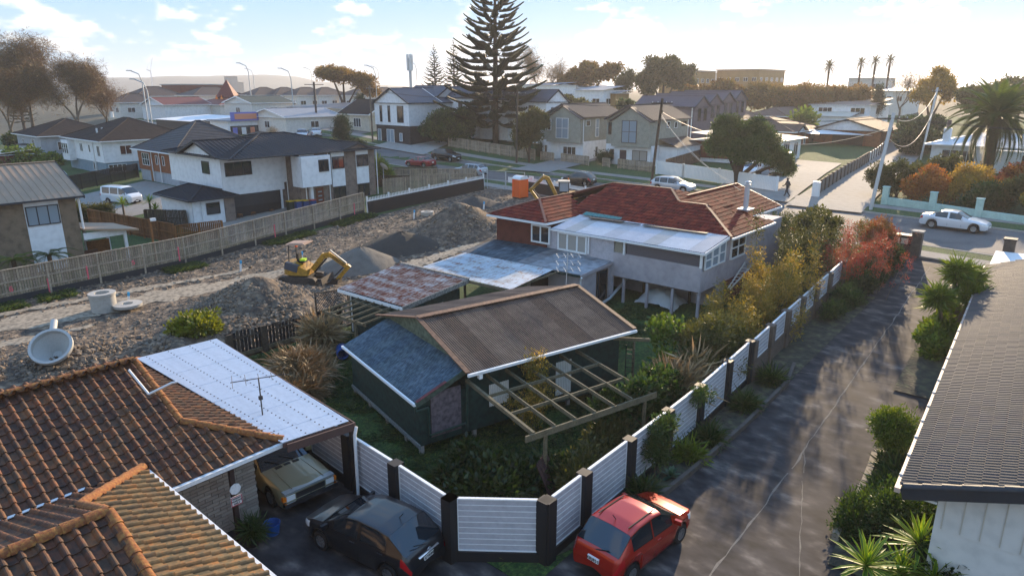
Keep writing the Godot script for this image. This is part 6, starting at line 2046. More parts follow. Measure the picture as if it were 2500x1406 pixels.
func left_houses() -> void:
	# --- white two-storey house
	var h := thing("two_storey_house", "white boarded and brick two storey house with charcoal ribbed roof and open garage", "house", Vector3(31, 0, -63.4))
	var o := -h.position
	mat("claybrick", Color("9c897d"), 0.9, 0.5, "speck", 3.0)
	walls(h, 0.0, 6.8, -11.0, 0.0, 3.6, 6.5, M.white, "boards")
	walls(h, 2.0, 6.8, -11.0, -0.25, 0.0, 3.6, M.claybrick, "brick")
	walls(h, 6.8, 16.2, -11.0, 2.4, 0.3, 6.5, M.claybrick, "brick")
	for q in [[6.9, 8.6, 3.3, 6.45], [10.6, 12.2, 2.9, 6.45], [13.7, 15.3, 2.9, 6.45]]:
		bbox(h, "panel", Vector3(q[0], q[2], 2.35), Vector3(q[1], q[3], 2.44), M.white)
		boards(h, "cladding", Vector3(q[0], q[2], 2.45), Vector3(q[1], q[2], 2.45), q[3] - q[2], 0.2, M.white)
	# bay
	bbox(h, "bay", Vector3(6.5, 3.3, 1.6), Vector3(9.9, 6.3, 3.3), M.white)
	boards(h, "cladding", Vector3(6.5, 3.3, 3.31), Vector3(9.9, 3.3, 3.31), 3.0, 0.2, M.white)
	boards(h, "cladding", Vector3(6.49, 3.3, 1.6), Vector3(6.49, 3.3, 3.3), 3.0, 0.2, M.white)
	s_win(h, 9.05, 5.3, 3.33, 1.15, 1.2, 2, 1, "charcoal")
	s_win(h, 11.4, 5.35, 2.45, 1.5, 1.25, 2, 1, "charcoal")
	s_win(h, 14.5, 5.35, 2.45, 1.5, 1.25, 2, 1, "charcoal")
	s_win(h, 11.4, 1.9, 2.45, 1.5, 2.0, 2, 1, "charcoal")
	s_win(h, 14.5, 2.2, 2.45, 1.5, 1.4, 2, 1, "charcoal")
	var dr := bbox(h, "door", Vector3(8.5, 0.9, 2.42), Vector3(9.4, 3.0, 2.47), mat("doorwood", Color("7b3a1d"), 0.5, 0.8, "streak", 0.0))
	for y in [-0.3, -0.1, 0.1, 0.3]:
		put(dr, "pane", boxm, M.sky_painted_glass, Transform3D(Basis.from_scale(Vector3(0.5, 0.06, 0.5)), Vector3(0, y, 0.6)))
	bbox(h, "porch_post", Vector3(7.7, 0.5, 2.42), Vector3(8.0, 3.3, 2.8), M.white)
	s_win(h, 1.7, 5.35, 0.02, 2.7, 1.3, 3, 1, "charcoal")
	w_win(h, 0.0, 5.4, -3.0, 1.5, 1.2, 1, 1, "charcoal")
	# garage mouth with half-raised roller door
	bbox(h, "garage_opening", Vector3(0.6, 0.2, -0.25), Vector3(6.0, 2.9, 0.0), M.black)
	bbox(h, "roller_door", Vector3(0.6, 1.7, 0.0), Vector3(6.0, 2.9, 0.04), M.charcoal)
	for k in 8:
		bbox(h, "door_slat", Vector3(0.6, 1.72 + 0.15 * k, 0.04), Vector3(6.0, 1.83 + 0.15 * k, 0.055), M.charcoal)
	bbox(h, "lintel", Vector3(0.0, 2.9, -0.2), Vector3(6.4, 3.6, 0.08), M.white)
	for x in [0.5, 6.05]:
		bbox(h, "jamb", Vector3(x - 0.15, 0.0, -0.2), Vector3(x + 0.1, 2.95, 0.06), M.white)
	for q in [[1.2, 0.5], [2.6, 0.45], [4.6, 0.5]]:
		var st := thing("stool", ["light wooden stool on the left of the open garage", "dark stool in the middle of the open garage", "pale stool on the right of the open garage"][[1.2, 2.6, 4.6].find(q[0])], "stool", h.position + Vector3(q[0], 0.5, 0.35))
		bbox(st, "seat", Vector3(-0.18, 0.52, -0.18), Vector3(0.18, 0.57, 0.18), M.newtimber)
		for lx in [-0.15, 0.15]:
			for lz in [-0.15, 0.15]:
				beam(st, "leg", Vector3(lx, 0, lz), Vector3(lx, 0.52, lz), 0.03, 0.03, M.newtimber)
	# main roofs
	house_roof(h, 0.0, 16.2, -11.0, 2.4, 6.55, 1.7, "hip", M.darkroof, "rib", 0.5, "charcoal")
	house_roof(h, -0.2, 6.0, -7.5, 0.0, 6.6, 1.35, "gable_x", M.darkroof, "rib", 0.45, "charcoal", M.white)
	house_roof(h, 12.4, 15.4, -4, 2.5, 6.7, 0.6, "gable_z", M.darkroof, "rib", 0.25, "charcoal", M.claybrick)
	# garage annexe with its own small hip roof
	walls(h, -3.4, 0.5, -6.0, 0.6, 0.2, 2.9, M.white, "boards")
	bbox(h, "pier", Vector3(-0.4, 0.2, 0.55), Vector3(0.6, 2.9, 0.72), M.claybrick)
	house_roof(h, -3.4, 0.6, -6.0, 0.7, 2.95, 0.95, "hip", M.darkroof, "rib", 0.45, "charcoal")
	s_win(h, -1.5, 2.0, 0.62, 1.3, 1.1, 1, 1, "charcoal")
	for q in [[6.7, 0.15, 6.4, 0.3], [10.15, 2.55, 6.4, 0.8], [7.3, 2.6, 3.2, 0.5], [16.3, 2.6, 6.4, 1.2], [-2.6, 0.75, 2.9, 0.2]]:
		pipe(h, "downpipe", [Vector3(q[0], q[2], q[1]), Vector3(q[0], q[3], q[1])], 0.05, M.trim)
	# bins
	var bins := [["dark green", "yellow", Color("1c2a20"), Color("c9a31c")], ["blue", "yellow", Color("1d3f74"), Color("d0a818")], ["dark blue", "yellow", Color("1b3766"), Color("c79a1c")], ["blue", "red", Color("1c3c70"), Color("a32a28")]]
	for i in bins.size():
		var q: Array = bins[i]
		var b := thing("wheelie_bin", "%s wheelie bin with %s lid by the brick wall%s" % [q[0], q[1], ["", ", nearest the green one", "", ""][i]], "bin", Vector3(36.6 + 0.62 * i, T(36.6, -61) + 0.05, -61.2 + 0.35 * i), 0, "wheelie bins beside the garage")
		bbox(b, "body", Vector3(-0.27, 0.08, -0.3), Vector3(0.27, 1.0, 0.3), plain("bin%d" % i, q[2], 0.5))
		bbox(b, "lid", Vector3(-0.3, 1.0, -0.34), Vector3(0.3, 1.07, 0.34), plain("lid%d" % i, q[3], 0.5))
	# --- tan house at the left edge
	h = thing("tan_house", "tan brick house with ribbed beige roof and white panels at the frame edge", "house", Vector3(4, 0, -56))
	walls(h, -4, 12.3, -9.5, 0.0, 0.0, 5.3, M.tanbrick, "brick")
	bbox(h, "panel", Vector3(9.1, 0.3, 0.0), Vector3(11.2, 5.2, 0.05), M.white)
	boards(h, "cladding", Vector3(9.1, 0.3, 0.055), Vector3(11.2, 0.3, 0.055), 3.2, 0.22, M.white)
	s_win(h, 10.15, 4.25, 0.06, 2.0, 1.35, 3, 1, "charcoal", "sky_painted_glass")
	house_roof(h, -4, 12.3, -9.5, 0.0, 5.35, 2.1, "gable_x", M.tanroof, "rib", 0.5, "charcoal", M.tanbrick)
	pipe(h, "downpipe", [Vector3(12.5, 5.2, 0.1), Vector3(12.5, 2.8, 0.1)], 0.08, M.trim)
	var rf := MB.new()
	slab(rf, [Vector3(12.4, 2.95, -3.6), Vector3(12.4, 2.95, 0.3), Vector3(16.0, 2.5, 0.8), Vector3(15.6, 2.5, -3.2)], 0.14)
	bd(h, "porch_roof", rf, M.tanroof)
	bbox(h, "porch_gable", Vector3(12.4, 2.1, 0.05), Vector3(15.2, 2.6, 0.15), M.white)
	for q in [[15.2, 0.1], [15.0, -3.0], [13.4, -3.0]]:
		beam(h, "porch_post", Vector3(q[0], 0, q[1]), Vector3(q[0], 2.5, q[1]), 0.2, 0.2, M.white)
	bbox(h, "porch_screen", Vector3(13.4, 0.0, -2.9), Vector3(15.0, 1.4, -2.85), M.newtimber)
	var sf := thing("outdoor_sofa", "brown sofa standing under the white porch", "sofa", Vector3(16.9, 0.05, -57.0))
	bbox(sf, "seat", Vector3(-0.7, 0.15, -0.4), Vector3(0.7, 0.5, 0.4), mat("sofabrown", Color("6b4a3a"), 0.9, 1.0, "mottle", 0.0))
	bbox(sf, "back", Vector3(-0.7, 0.5, -0.5), Vector3(0.7, 0.95, -0.3), M.sofabrown)
	for x in [-0.8, 0.8]:
		bbox(sf, "arm", Vector3(x - 0.1, 0.15, -0.45), Vector3(x + 0.1, 0.7, 0.4), M.sofabrown)
	var pl := thing("lamp_post", "slim timber pole with white camera standing behind the long fence", "pole", Vector3(19.9, 0, -52.6))
	beam(pl, "pole", Vector3.ZERO, Vector3(0, 3.6, 0), 0.12, 0.12, M.newtimber)
	bbox(pl, "camera", Vector3(0.0, 3.4, -0.1), Vector3(0.4, 3.6, 0.1), M.trim)
	timber_fence("orange brown fence behind the porch, running away from it", V(22.2, -73), V(24.0, -58.6), 1.7, 6, M.newtimber)
	timber_fence("orange brown fence joining the long grey fence at right angles", V(24.0, -58.4), V(27.2, -56.6), 1.6, 2, M.newtimber)
	timber_fence("short dark gate fence beside the garage annexe", V(25.4, -68.0), V(27.4, -63.8), 1.6, 2, M.darktimber)
	timber_fence("black stained fence behind the white van", V(27.6, -97.5), V(37.6, -101.0), 1.9, 5, M.black)
	timber_fence("brown fence below the tiled houses, left of the van", V(20.0, -88.0), V(27.4, -97.0), 1.7, 4, M.darktimber)
	# --- three hipped houses behind
	mat("bluewall", Color("7f95a2"), 0.8, 2.0, "mottle", 5.0)
	mat("greyboards", Color("a9aeb4"), 0.75, 2.0, "mottle", 5.0)
	h = thing("hipped_house", "grey boarded house with brown tiled hip roof furthest to the left of the row", "house", Vector3(35.6, 0.9, -134), 0, "tiled houses behind the white house")
	walls(h, 0, 12, -13, 0, 0, 4.2, M.greyboards, "boards")
	house_roof(h, 0, 12, -13, 0, 4.25, 2.5, "hip", M.browntile, "tile", 0.6)
	w_win(h, 0, 3.0, -4.0, 1.2, 1.3); w_win(h, 0, 3.0, -9.5, 0.9, 0.9); s_win(h, 3, 2.6, 0, 1.4, 1.4)
	bbox(h, "porch", Vector3(-1.6, 2.6, -8.5), Vector3(-0.05, 2.75, -5.0), M.charcoal)
	h = thing("hipped_house", "white boarded house over blue basement with large brown tiled hip roof", "house", Vector3(36.2, 0.8, -108.5), 0, "tiled houses behind the white house")
	walls(h, 0, 13, -15, 0, 1.7, 4.7, M.white, "boards")
	walls(h, 0.1, 12.9, -14.9, -0.1, 0, 1.7, M.bluewall)
	house_roof(h, 0, 13, -15, 0, 4.75, 2.9, "hip", M.browntile, "tile", 0.6)
	w_win(h, 0, 3.5, -8.5, 1.1, 1.2); w_win(h, 0, 3.5, -5.2, 0.6, 1.1, 1); w_win(h, 0, 3.3, -1.7, 1.0, 1.5); w_win(h, 0.1, 1.0, -4.3, 1.2, 1.2)
	s_win(h, 3.0, 3.4, 0, 1.6, 1.3); s_win(h, 1.6, 0.9, -0.1, 2.4, 1.1, 4)
	bbox(h, "sun_porch", Vector3(-0.9, 1.4, -14.5), Vector3(-0.02, 4.4, -11.5), M.white)
	for k in 3:
		w_win(h, -0.9, 3.2, -12.0 - 0.9 * k, 0.8, 1.6, 1, 2)
	for q in [[1.6, -2.0], [2.8, -3.4]]:
		pipe(h, "roof_vent", [Vector3(q[0], 5.6, q[1] - 4), Vector3(q[0], 6.3, q[1] - 4)], 0.13, M.cap)
	pipe(h, "downpipe", [Vector3(-0.1, 4.6, -3.6), Vector3(-0.1, 0.2, -3.6)], 0.06, M.trim)
	h = thing("hipped_house", "speckled brick house with dark tiled hip roof and white basement beside van", "house", Vector3(37.2, 0.9, -87.5), 0, "tiled houses behind the white house")
	walls(h, 0, 12, -11.5, 0, 1.5, 4.1, M.orangebrick, "brick")
	walls(h, 0.1, 11.9, -11.4, -0.1, 0, 1.5, M.greyboards)
	house_roof(h, 0, 12, -11.5, 0, 4.15, 3.6, "hip", mat("slatetile", Color("3b3d42"), 0.7, 0.9, "speck", 4.0), "tile", 0.6)
	w_win(h, 0, 2.9, -9.0, 2.2, 1.6, 3, 2); w_win(h, 0, 3.0, -5.6, 0.6, 1.2, 1); w_win(h, 0, 3.0, -3.6, 0.6, 1.2, 1)
	bbox(h, "door", Vector3(0.02, 0.1, -8.2), Vector3(0.08, 1.5, -7.4), M.newtimber)
	for z in [-7.0, -4.6]:
		pipe(h, "downpipe", [Vector3(-0.12, 4.0, z), Vector3(-0.12, 0.2, z)], 0.06, M.trim)
	var ch := thing("chimney", "pale chimney with pot rising between the two brown hip roofs", "chimney", Vector3(45, 6.5, -128))
	bbox(ch, "stack", Vector3(-0.5, 0, -0.5), Vector3(0.5, 1.6, 0.5), M.cream)
	pipe(ch, "pot", [Vector3(0, 1.6, 0), Vector3(0, 2.5, 0)], 0.22, M.cap)
	# trailer-like water tank, teal and white, between the houses
	var tk := thing("covered_boat", "teal and white covered boat beside the basement of the white house", "boat", Vector3(29.0, 0.5, -105.0), 65)
	var mb := MB.new()
	var pr := [[-2.6, 0.55], [-2.2, 0.95], [0.0, 1.1], [2.2, 0.95], [2.8, 0.4]]
	for part in 2:
		mb = MB.new()
		for i in pr.size() - 1:
			for j in 6:
				var q0 := PI * j / 6.0
				var q1 := PI * (j + 1) / 6.0
				if (j >= 1 and j <= 4) != (part == 0):
					continue
				var a: Array = pr[i]
				var b: Array = pr[i + 1]
				mb.quad(Vector3(a[0], 0.4 + sin(q0) * a[1] * 1.5, cos(q0) * a[1]), Vector3(a[0], 0.4 + sin(q1) * a[1] * 1.5, cos(q1) * a[1]), Vector3(b[0], 0.4 + sin(q1) * b[1] * 1.5, cos(q1) * b[1]), Vector3(b[0], 0.4 + sin(q0) * b[1] * 1.5, cos(q0) * b[1]))
		bd(tk, ["cover", "side"][part], mb, M.trim if part == 0 else plain("teal", Color("1c7f86"), 0.6))
	bbox(tk, "hull", Vector3(-2.4, -0.2, -0.7), Vector3(2.3, 0.42, 0.7), M.teal)
	h = thing("garage", "small red walled shed with pale roof at the left edge", "garage", Vector3(27, 0.4, -130))
	walls(h, 0, 6, -6, 0, 0, 2.4, M.redbrick, "boards")
	house_roof(h, 0, 6, -6, 0, 2.45, 0.6, "mono_x", M.cream, "plain", 0.3)
	# back-yard fences between the white house and the street
	timber_fence("pale new grey fence at the corner of the white house", V(47.6, -60.2), V(53.6, -56.0), 1.6, 3, M.timber, false, "timber_fence", false)
	timber_fence("weathered garden fence with lawn in front, near the silver wagon", V(53.2, -66.0), V(58.6, -56.6), 1.4, 4, M.timber)
	timber_fence("mossy garden fence behind the white house, below the red coupe", V(51.0, -73.5), V(57.8, -62.5), 1.3, 4, M.oldtimber)
	timber_fence("short stair fence beside the satellite dish", V(48.8, -66.5), V(51.6, -60.4), 1.3, 2, M.darktimber)

# ------------------------------------------------------------------ right-hand house, street, houses across the street
func right_house() -> void:
	var h := thing("dark_tiled_house", "white house with dark grey tiled roof along the right edge", "house", Vector3(17.4, 0, -2.4), 3.6)
	rng.seed = 41
	var k := 0.35
	var ln := sqrt(1 + k * k)
	var up := Vector3(0, k, 1) / ln
	var deck := MB.new()
	slab(deck, [Vector3(0, 3.39, 0), Vector3(27.2, 3.39, 0), Vector3(27.2, 3.39 + 5.5 * k, 5.5), Vector3(0, 3.39 + 5.5 * k, 5.5)], 0.1)
	slab(deck, [Vector3(0, 3.39 + 5.5 * k, 5.5), Vector3(27.2, 3.39 + 5.5 * k, 5.5), Vector3(27.2, 3.39, 11), Vector3(0, 3.39, 11)], 0.1)
	bd(h, "roof", deck, M.charcoal)
	var list := tiles_on(Vector3(0, 3.40, -0.02), Vector3.RIGHT, up, [V(0, 0), V(27.2, 0), V(27.2, 5.4 * ln), V(0, 5.4 * ln)], 0.3, 0.335, 0.5)
	for q in list:
		q[0] = (h.transform * (q[1] as Transform3D).origin).distance_to(Vector3(0, HC, 0))
	lay_tiles(h, "roof_tile", list, 0.31, 0.39, 0.06, [lin("5d5350"), lin("62574f"), lin("685c54"), lin("584f4e")], tint_mat("greytile", 0.6, "speck", 0.8, 0.0), true)
	gutter(h, Vector3(-0.1, 3.33, -0.1), Vector3(27.3, 3.33, -0.1), mat("guttertan", Color("c2a795"), 0.5, 1.0, "mottle", 0.0), 0.13)
	for i in 22:
		bbox(h, "gutter_bracket", Vector3(0.6 + 1.22 * i, 3.38, -0.17), Vector3(0.64 + 1.22 * i, 3.43, 0.14), M.trim)
	beam(h, "bargeboard", Vector3(-0.05, 3.25, 0), Vector3(-0.05, 3.25 + 5.5 * k, 5.5), 0.06, 0.3, M.charcoal)
	caps(h, Vector3(-0.02, 3.42, 0.05), Vector3(-0.02, 3.42 + 5.4 * k, 5.45), 0.4, 0.1, M.charcoal)
	bbox(h, "wall", Vector3(0.5, 0, 0.75), Vector3(26.6, 3.3, 10.2), M.offwhite)
	var g := MB.new()
	g.poly([Vector3(0.48, 2.3, 0.75), Vector3(0.48, 2.3, 6.0), Vector3(0.48, 5.1, 5.5), Vector3(0.48, 3.45, 0.75)])
	bd(h, "gable_end", g, M.offwhite)
	for i in 12:
		bbox(h, "board_joint", Vector3(0.455, 2.35, 0.9 + 0.4 * i), Vector3(0.475, 3.4 + 0.12 * i, 0.92 + 0.4 * i), M.cream)
	bbox(h, "soffit", Vector3(0.02, 3.2, 0.1), Vector3(27.0, 3.26, 0.75), M.offwhite)
	# steps with white rail
	var s := thing("step_rail", "white metal handrail with posts beside the dark tiled house", "railing", Vector3(25.0, 0.15, -3.45))
	for q in [[0.0, 0.0], [-0.75, 0.2], [0.0, 0.75]]:
		beam(s, "post", Vector3(q[0], 0, q[1]), Vector3(q[0], 0.95, q[1]), 0.06, 0.06, M.trim)
	beam(s, "rail", Vector3(0.3, 1.25, -0.1), Vector3(-0.1, 0.95, 0.02), 0.07, 0.07, M.trim)
	beam(s, "rail", Vector3(-0.05, 0.95, 0.0), Vector3(0.0, 0.95, 0.8), 0.06, 0.06, M.trim)
	beam(s, "rail", Vector3(-0.78, 0.95, 0.2), Vector3(-0.05, 0.95, 0.0), 0.06, 0.06, M.trim)
	bbox(s, "landing", Vector3(-0.9, -0.1, 0.1), Vector3(0.5, 0.25, 1.2), M.concrete)
	var lr := thing("porch_roof_sheet", "dark ribbed lower roof with white edge rail at the right bottom corner", "roof", Vector3(18.6, 0, -0.2), 3.6)
	put(lr, "sheet", corr(Vector3(-2.6, 1.35, 0.0), Vector3(-2.6, 1.5, 2.4), Vector3(0.4, 1.5, 2.4), Vector3(0.4, 1.35, 0.0), 18, 0.02), M.charcoal)
	beam(lr, "edge_rail", Vector3(-2.6, 1.42, -0.05), Vector3(0.45, 1.42, -0.05), 0.08, 0.08, M.trim)
	for x in [-2.3, -1.0, 0.3]:
		beam(lr, "post", Vector3(x, 0, 0.05), Vector3(x, 1.3, 0.05), 0.08, 0.08, M.trim)
	# stone edging of the garden bed
	var e := thing("bed_edging", "pale sandstone edging blocks of the bed beside the dark tiled house", "edging", Vector3(22, 0.05, -4.2))
	var pts := [V(19.2, -4.1), V(20.4, -4.15), V(21.6, -4.18), V(22.8, -4.25), V(23.9, -4.35), V(25.1, -4.5)]
	for i in pts.size() - 1:
		if i == 1:
			continue
		beam(e, "stone", Vector3(pts[i].x, 0.08, pts[i].y) - Vector3(22, 0, -4.2), Vector3(pts[i + 1].x - 0.06, 0.08, pts[i + 1].y) - Vector3(22, 0, -4.2), 0.2, 0.3, mat("sandstone", Color("b3a58f"), 0.9, 0.7, "speck", 2.0))
	beam(e, "stone", Vector3(3.1, 0.1, -0.3), Vector3(3.9, 0.1, 0.5), 0.2, 0.3, M.sandstone)
	drape("planting_bed", M.ground, [V(18.0, -3.95), V(25.2, -4.4), V(25.2, -1.8), V(18, -1.5)], 8, 4, 0.05)
	drape("planting_bed", M.ground, [V(30.5, -5.2), V(38.5, -5.6), V(38.5, -3.4), V(30.5, -3.0)], 8, 4, 0.06)
	# entrance pillars with letterboxes
	var bm := mat("pillarbrick", Color("6d6259"), 0.9, 0.5, "speck", 1.5, 0.5)
	var p := thing("gate_pillar", "brick gate pillar joined to the low letterbox wall at the drive entrance", "pillar", G(51.8, -8.9))
	coursed_box(p, Vector3(-0.3, -0.1, -0.3), Vector3(0.3, 1.7, 0.3), bm)
	bbox(p, "cap", Vector3(-0.36, 1.7, -0.36), Vector3(0.36, 1.8, 0.36), M.concrete)
	coursed_box(p, Vector3(-0.1, -0.1, -2.6), Vector3(0.12, 0.75, -0.3), bm)
	var lb := thing("letterbox_unit", "black bank of four cream letterboxes on the brick wall", "letterbox", G(51.8, -10.3, 0.76))
	bbox(lb, "case", Vector3(-0.25, 0, -1.1), Vector3(0.3, 0.62, 1.1), M.black)
	for i in 4:
		bbox(lb, "door", Vector3(-0.28, 0.08, -1.0 + 0.5 * i), Vector3(-0.25, 0.46, -0.58 + 0.5 * i), M.cream)
	bbox(lb, "lid", Vector3(-0.34, 0.62, -1.15), Vector3(0.34, 0.68, 1.15), M.charcoal)
	p = thing("gate_pillar", "brick gate pillar across the drive, partly behind the dark tiled roof", "pillar", G(52.6, -3.9))
	coursed_box(p, Vector3(-0.3, -0.1, -0.3), Vector3(0.3, 1.7, 0.3), bm)
	bbox(p, "cap", Vector3(-0.36, 1.7, -0.36), Vector3(0.36, 1.8, 0.36), M.charcoal)
	var ws := thing("white_sheet_roof", "plain white roof sheet showing beyond the dark tiled roof", "roof", Vector3(49.0, 2.6, -3.4))
	var mb := MB.new()
	slab(mb, [Vector3(-2.5, 0, -0.9), Vector3(3.0, 0.3, -1.1), Vector3(3.0, 0.4, 3), Vector3(-2.5, 0.1, 3)], 0.08)
	bd(ws, "sheet", mb, M.trim)
	for q in [[-2.2, -0.6], [2.7, -0.8], [2.7, 2.6]]:
		beam(ws, "post", Vector3(q[0], -2.2, q[1]), Vector3(q[0], 0.0, q[1]), 0.1, 0.1, M.trim)

func coursed_box(p: Node, lo: Vector3, hi: Vector3, m: Material) -> void:
	var n := roundi((hi.y - lo.y) / 0.1)
	var mb := MB.new()
	mb.bx(lo + Vector3(0.015, 0, 0.015), hi - Vector3(0.015, 0, 0.015))
	bd(p, "core", mb, M.mortar)
	for i in n:
		var y0 := lerpf(lo.y, hi.y, float(i) / n)
		bbox(p, "course", Vector3(lo.x, y0 + 0.008, lo.z), Vector3(hi.x, y0 + (hi.y - lo.y) / n - 0.008, hi.z), m)

func gable_block(label: String, cx: float, cz: float, lx: float, lz: float, lo_m: String, up_m: String, eave: float, rise: float, rm: String, group: String, turn := 0.0, boxed := true) -> Node3D:
	var h := thing("gabled_house", label, "house", G(cx, cz, -0.2), turn, group)
	walls(h, 0, lx, -lz, 0, 0, 2.9, M[lo_m], "boards")
	walls(h, -0.02, lx, -lz, 0.02, 2.9, eave, M[up_m], "plain")
	house_roof(h, 0, lx, -lz, 0, eave, rise, "gable_x", M[rm], "rib", 0.3, "brownroof" if rm == "brownroof" else "charcoal", M[up_m])
	if boxed:
		# the boxed-out front room under the gable
		var mb := MB.new()
		var z0 := -lz * 0.82
		var z1 := 0.0
		mb.poly([Vector3(-0.7, 2.7, z0), Vector3(-0.7, 2.7, z1), Vector3(-0.7, eave - 0.25, z1), Vector3(-0.7, eave + rise * 0.80, (z0 + z1) / 2), Vector3(-0.7, eave - 0.25, z0)])
		mb.quad(Vector3(-0.7, 2.7, z1), Vector3(0, 2.7, z1), Vector3(0, eave - 0.2, z1), Vector3(-0.7, eave - 0.25, z1))
		mb.quad(Vector3(0, 2.7, z0), Vector3(-0.7, 2.7, z0), Vector3(-0.7, eave - 0.25, z0), Vector3(0, eave - 0.2, z0))
		mb.quad(Vector3(-0.7, 2.7, z0), Vector3(0, 2.7, z0), Vector3(0, 2.7, z1), Vector3(-0.7, 2.7, z1))
		bd(h, "front_box", mb, M[up_m])
		var rf := MB.new()
		slab(rf, [Vector3(-0.95, eave - 0.2, z1 + 0.25), Vector3(0.2, eave - 0.2, z1 + 0.25), Vector3(0.2, eave + rise * 0.86, (z0 + z1) / 2), Vector3(-0.95, eave + rise * 0.86, (z0 + z1) / 2)], 0.1)
		bd(h, "box_roof", rf, M[rm])
		rf = MB.new()
		slab(rf, [Vector3(-0.95, eave - 0.2, z0 - 0.25), Vector3(0.2, eave - 0.2, z0 - 0.25), Vector3(0.2, eave + rise * 0.86, (z0 + z1) / 2), Vector3(-0.95, eave + rise * 0.86, (z0 + z1) / 2)], 0.1)
		bd(h, "box_roof", rf, M[rm])
	return h

func pole(label: String, x: float, z: float, h: float, lean: Vector3, arm: Vector3, m: Material, r := 0.15) -> Node3D:
	var o := thing("power_pole", label, "pole", G(x, z), 0, "power poles")
	pipe(o, "shaft", [Vector3(0, -0.3, 0), lean * 0.5 + Vector3(0, h / 2, 0), lean + Vector3(0, h, 0)], r, m, 8)
	var c := lean + Vector3(0, h - 0.5, 0)
	beam(o, "crossarm", c - arm, c + arm, 0.1, 0.12, M.darktimber)
	for k in [-0.9, -0.4, 0.4, 0.9]:
		pipe(o, "insulator", [c + arm * k + Vector3(0, 0.05, 0), c + arm * k + Vector3(0, 0.2, 0)], 0.035, M.galv, 5)
	bbox(o, "junction_box", c + Vector3(-0.1, -1.0, -0.1), c + Vector3(0.1, -0.7, 0.1), M.darktimber)
	return o

func wire(label: String, a: Vector3, b: Vector3, sag: float, r := 0.013, m := "wire") -> void:
	var pts := []
	for i in 13:
		var k := i / 12.0
		pts.append(a.lerp(b, k) - Vector3(0, sag * 4 * k * (1 - k), 0))
	var mb := MB.new()
	mb.tube(pts, [r], 4)
	solo("power_line", mb, M[m], label, "cable", "overhead lines")

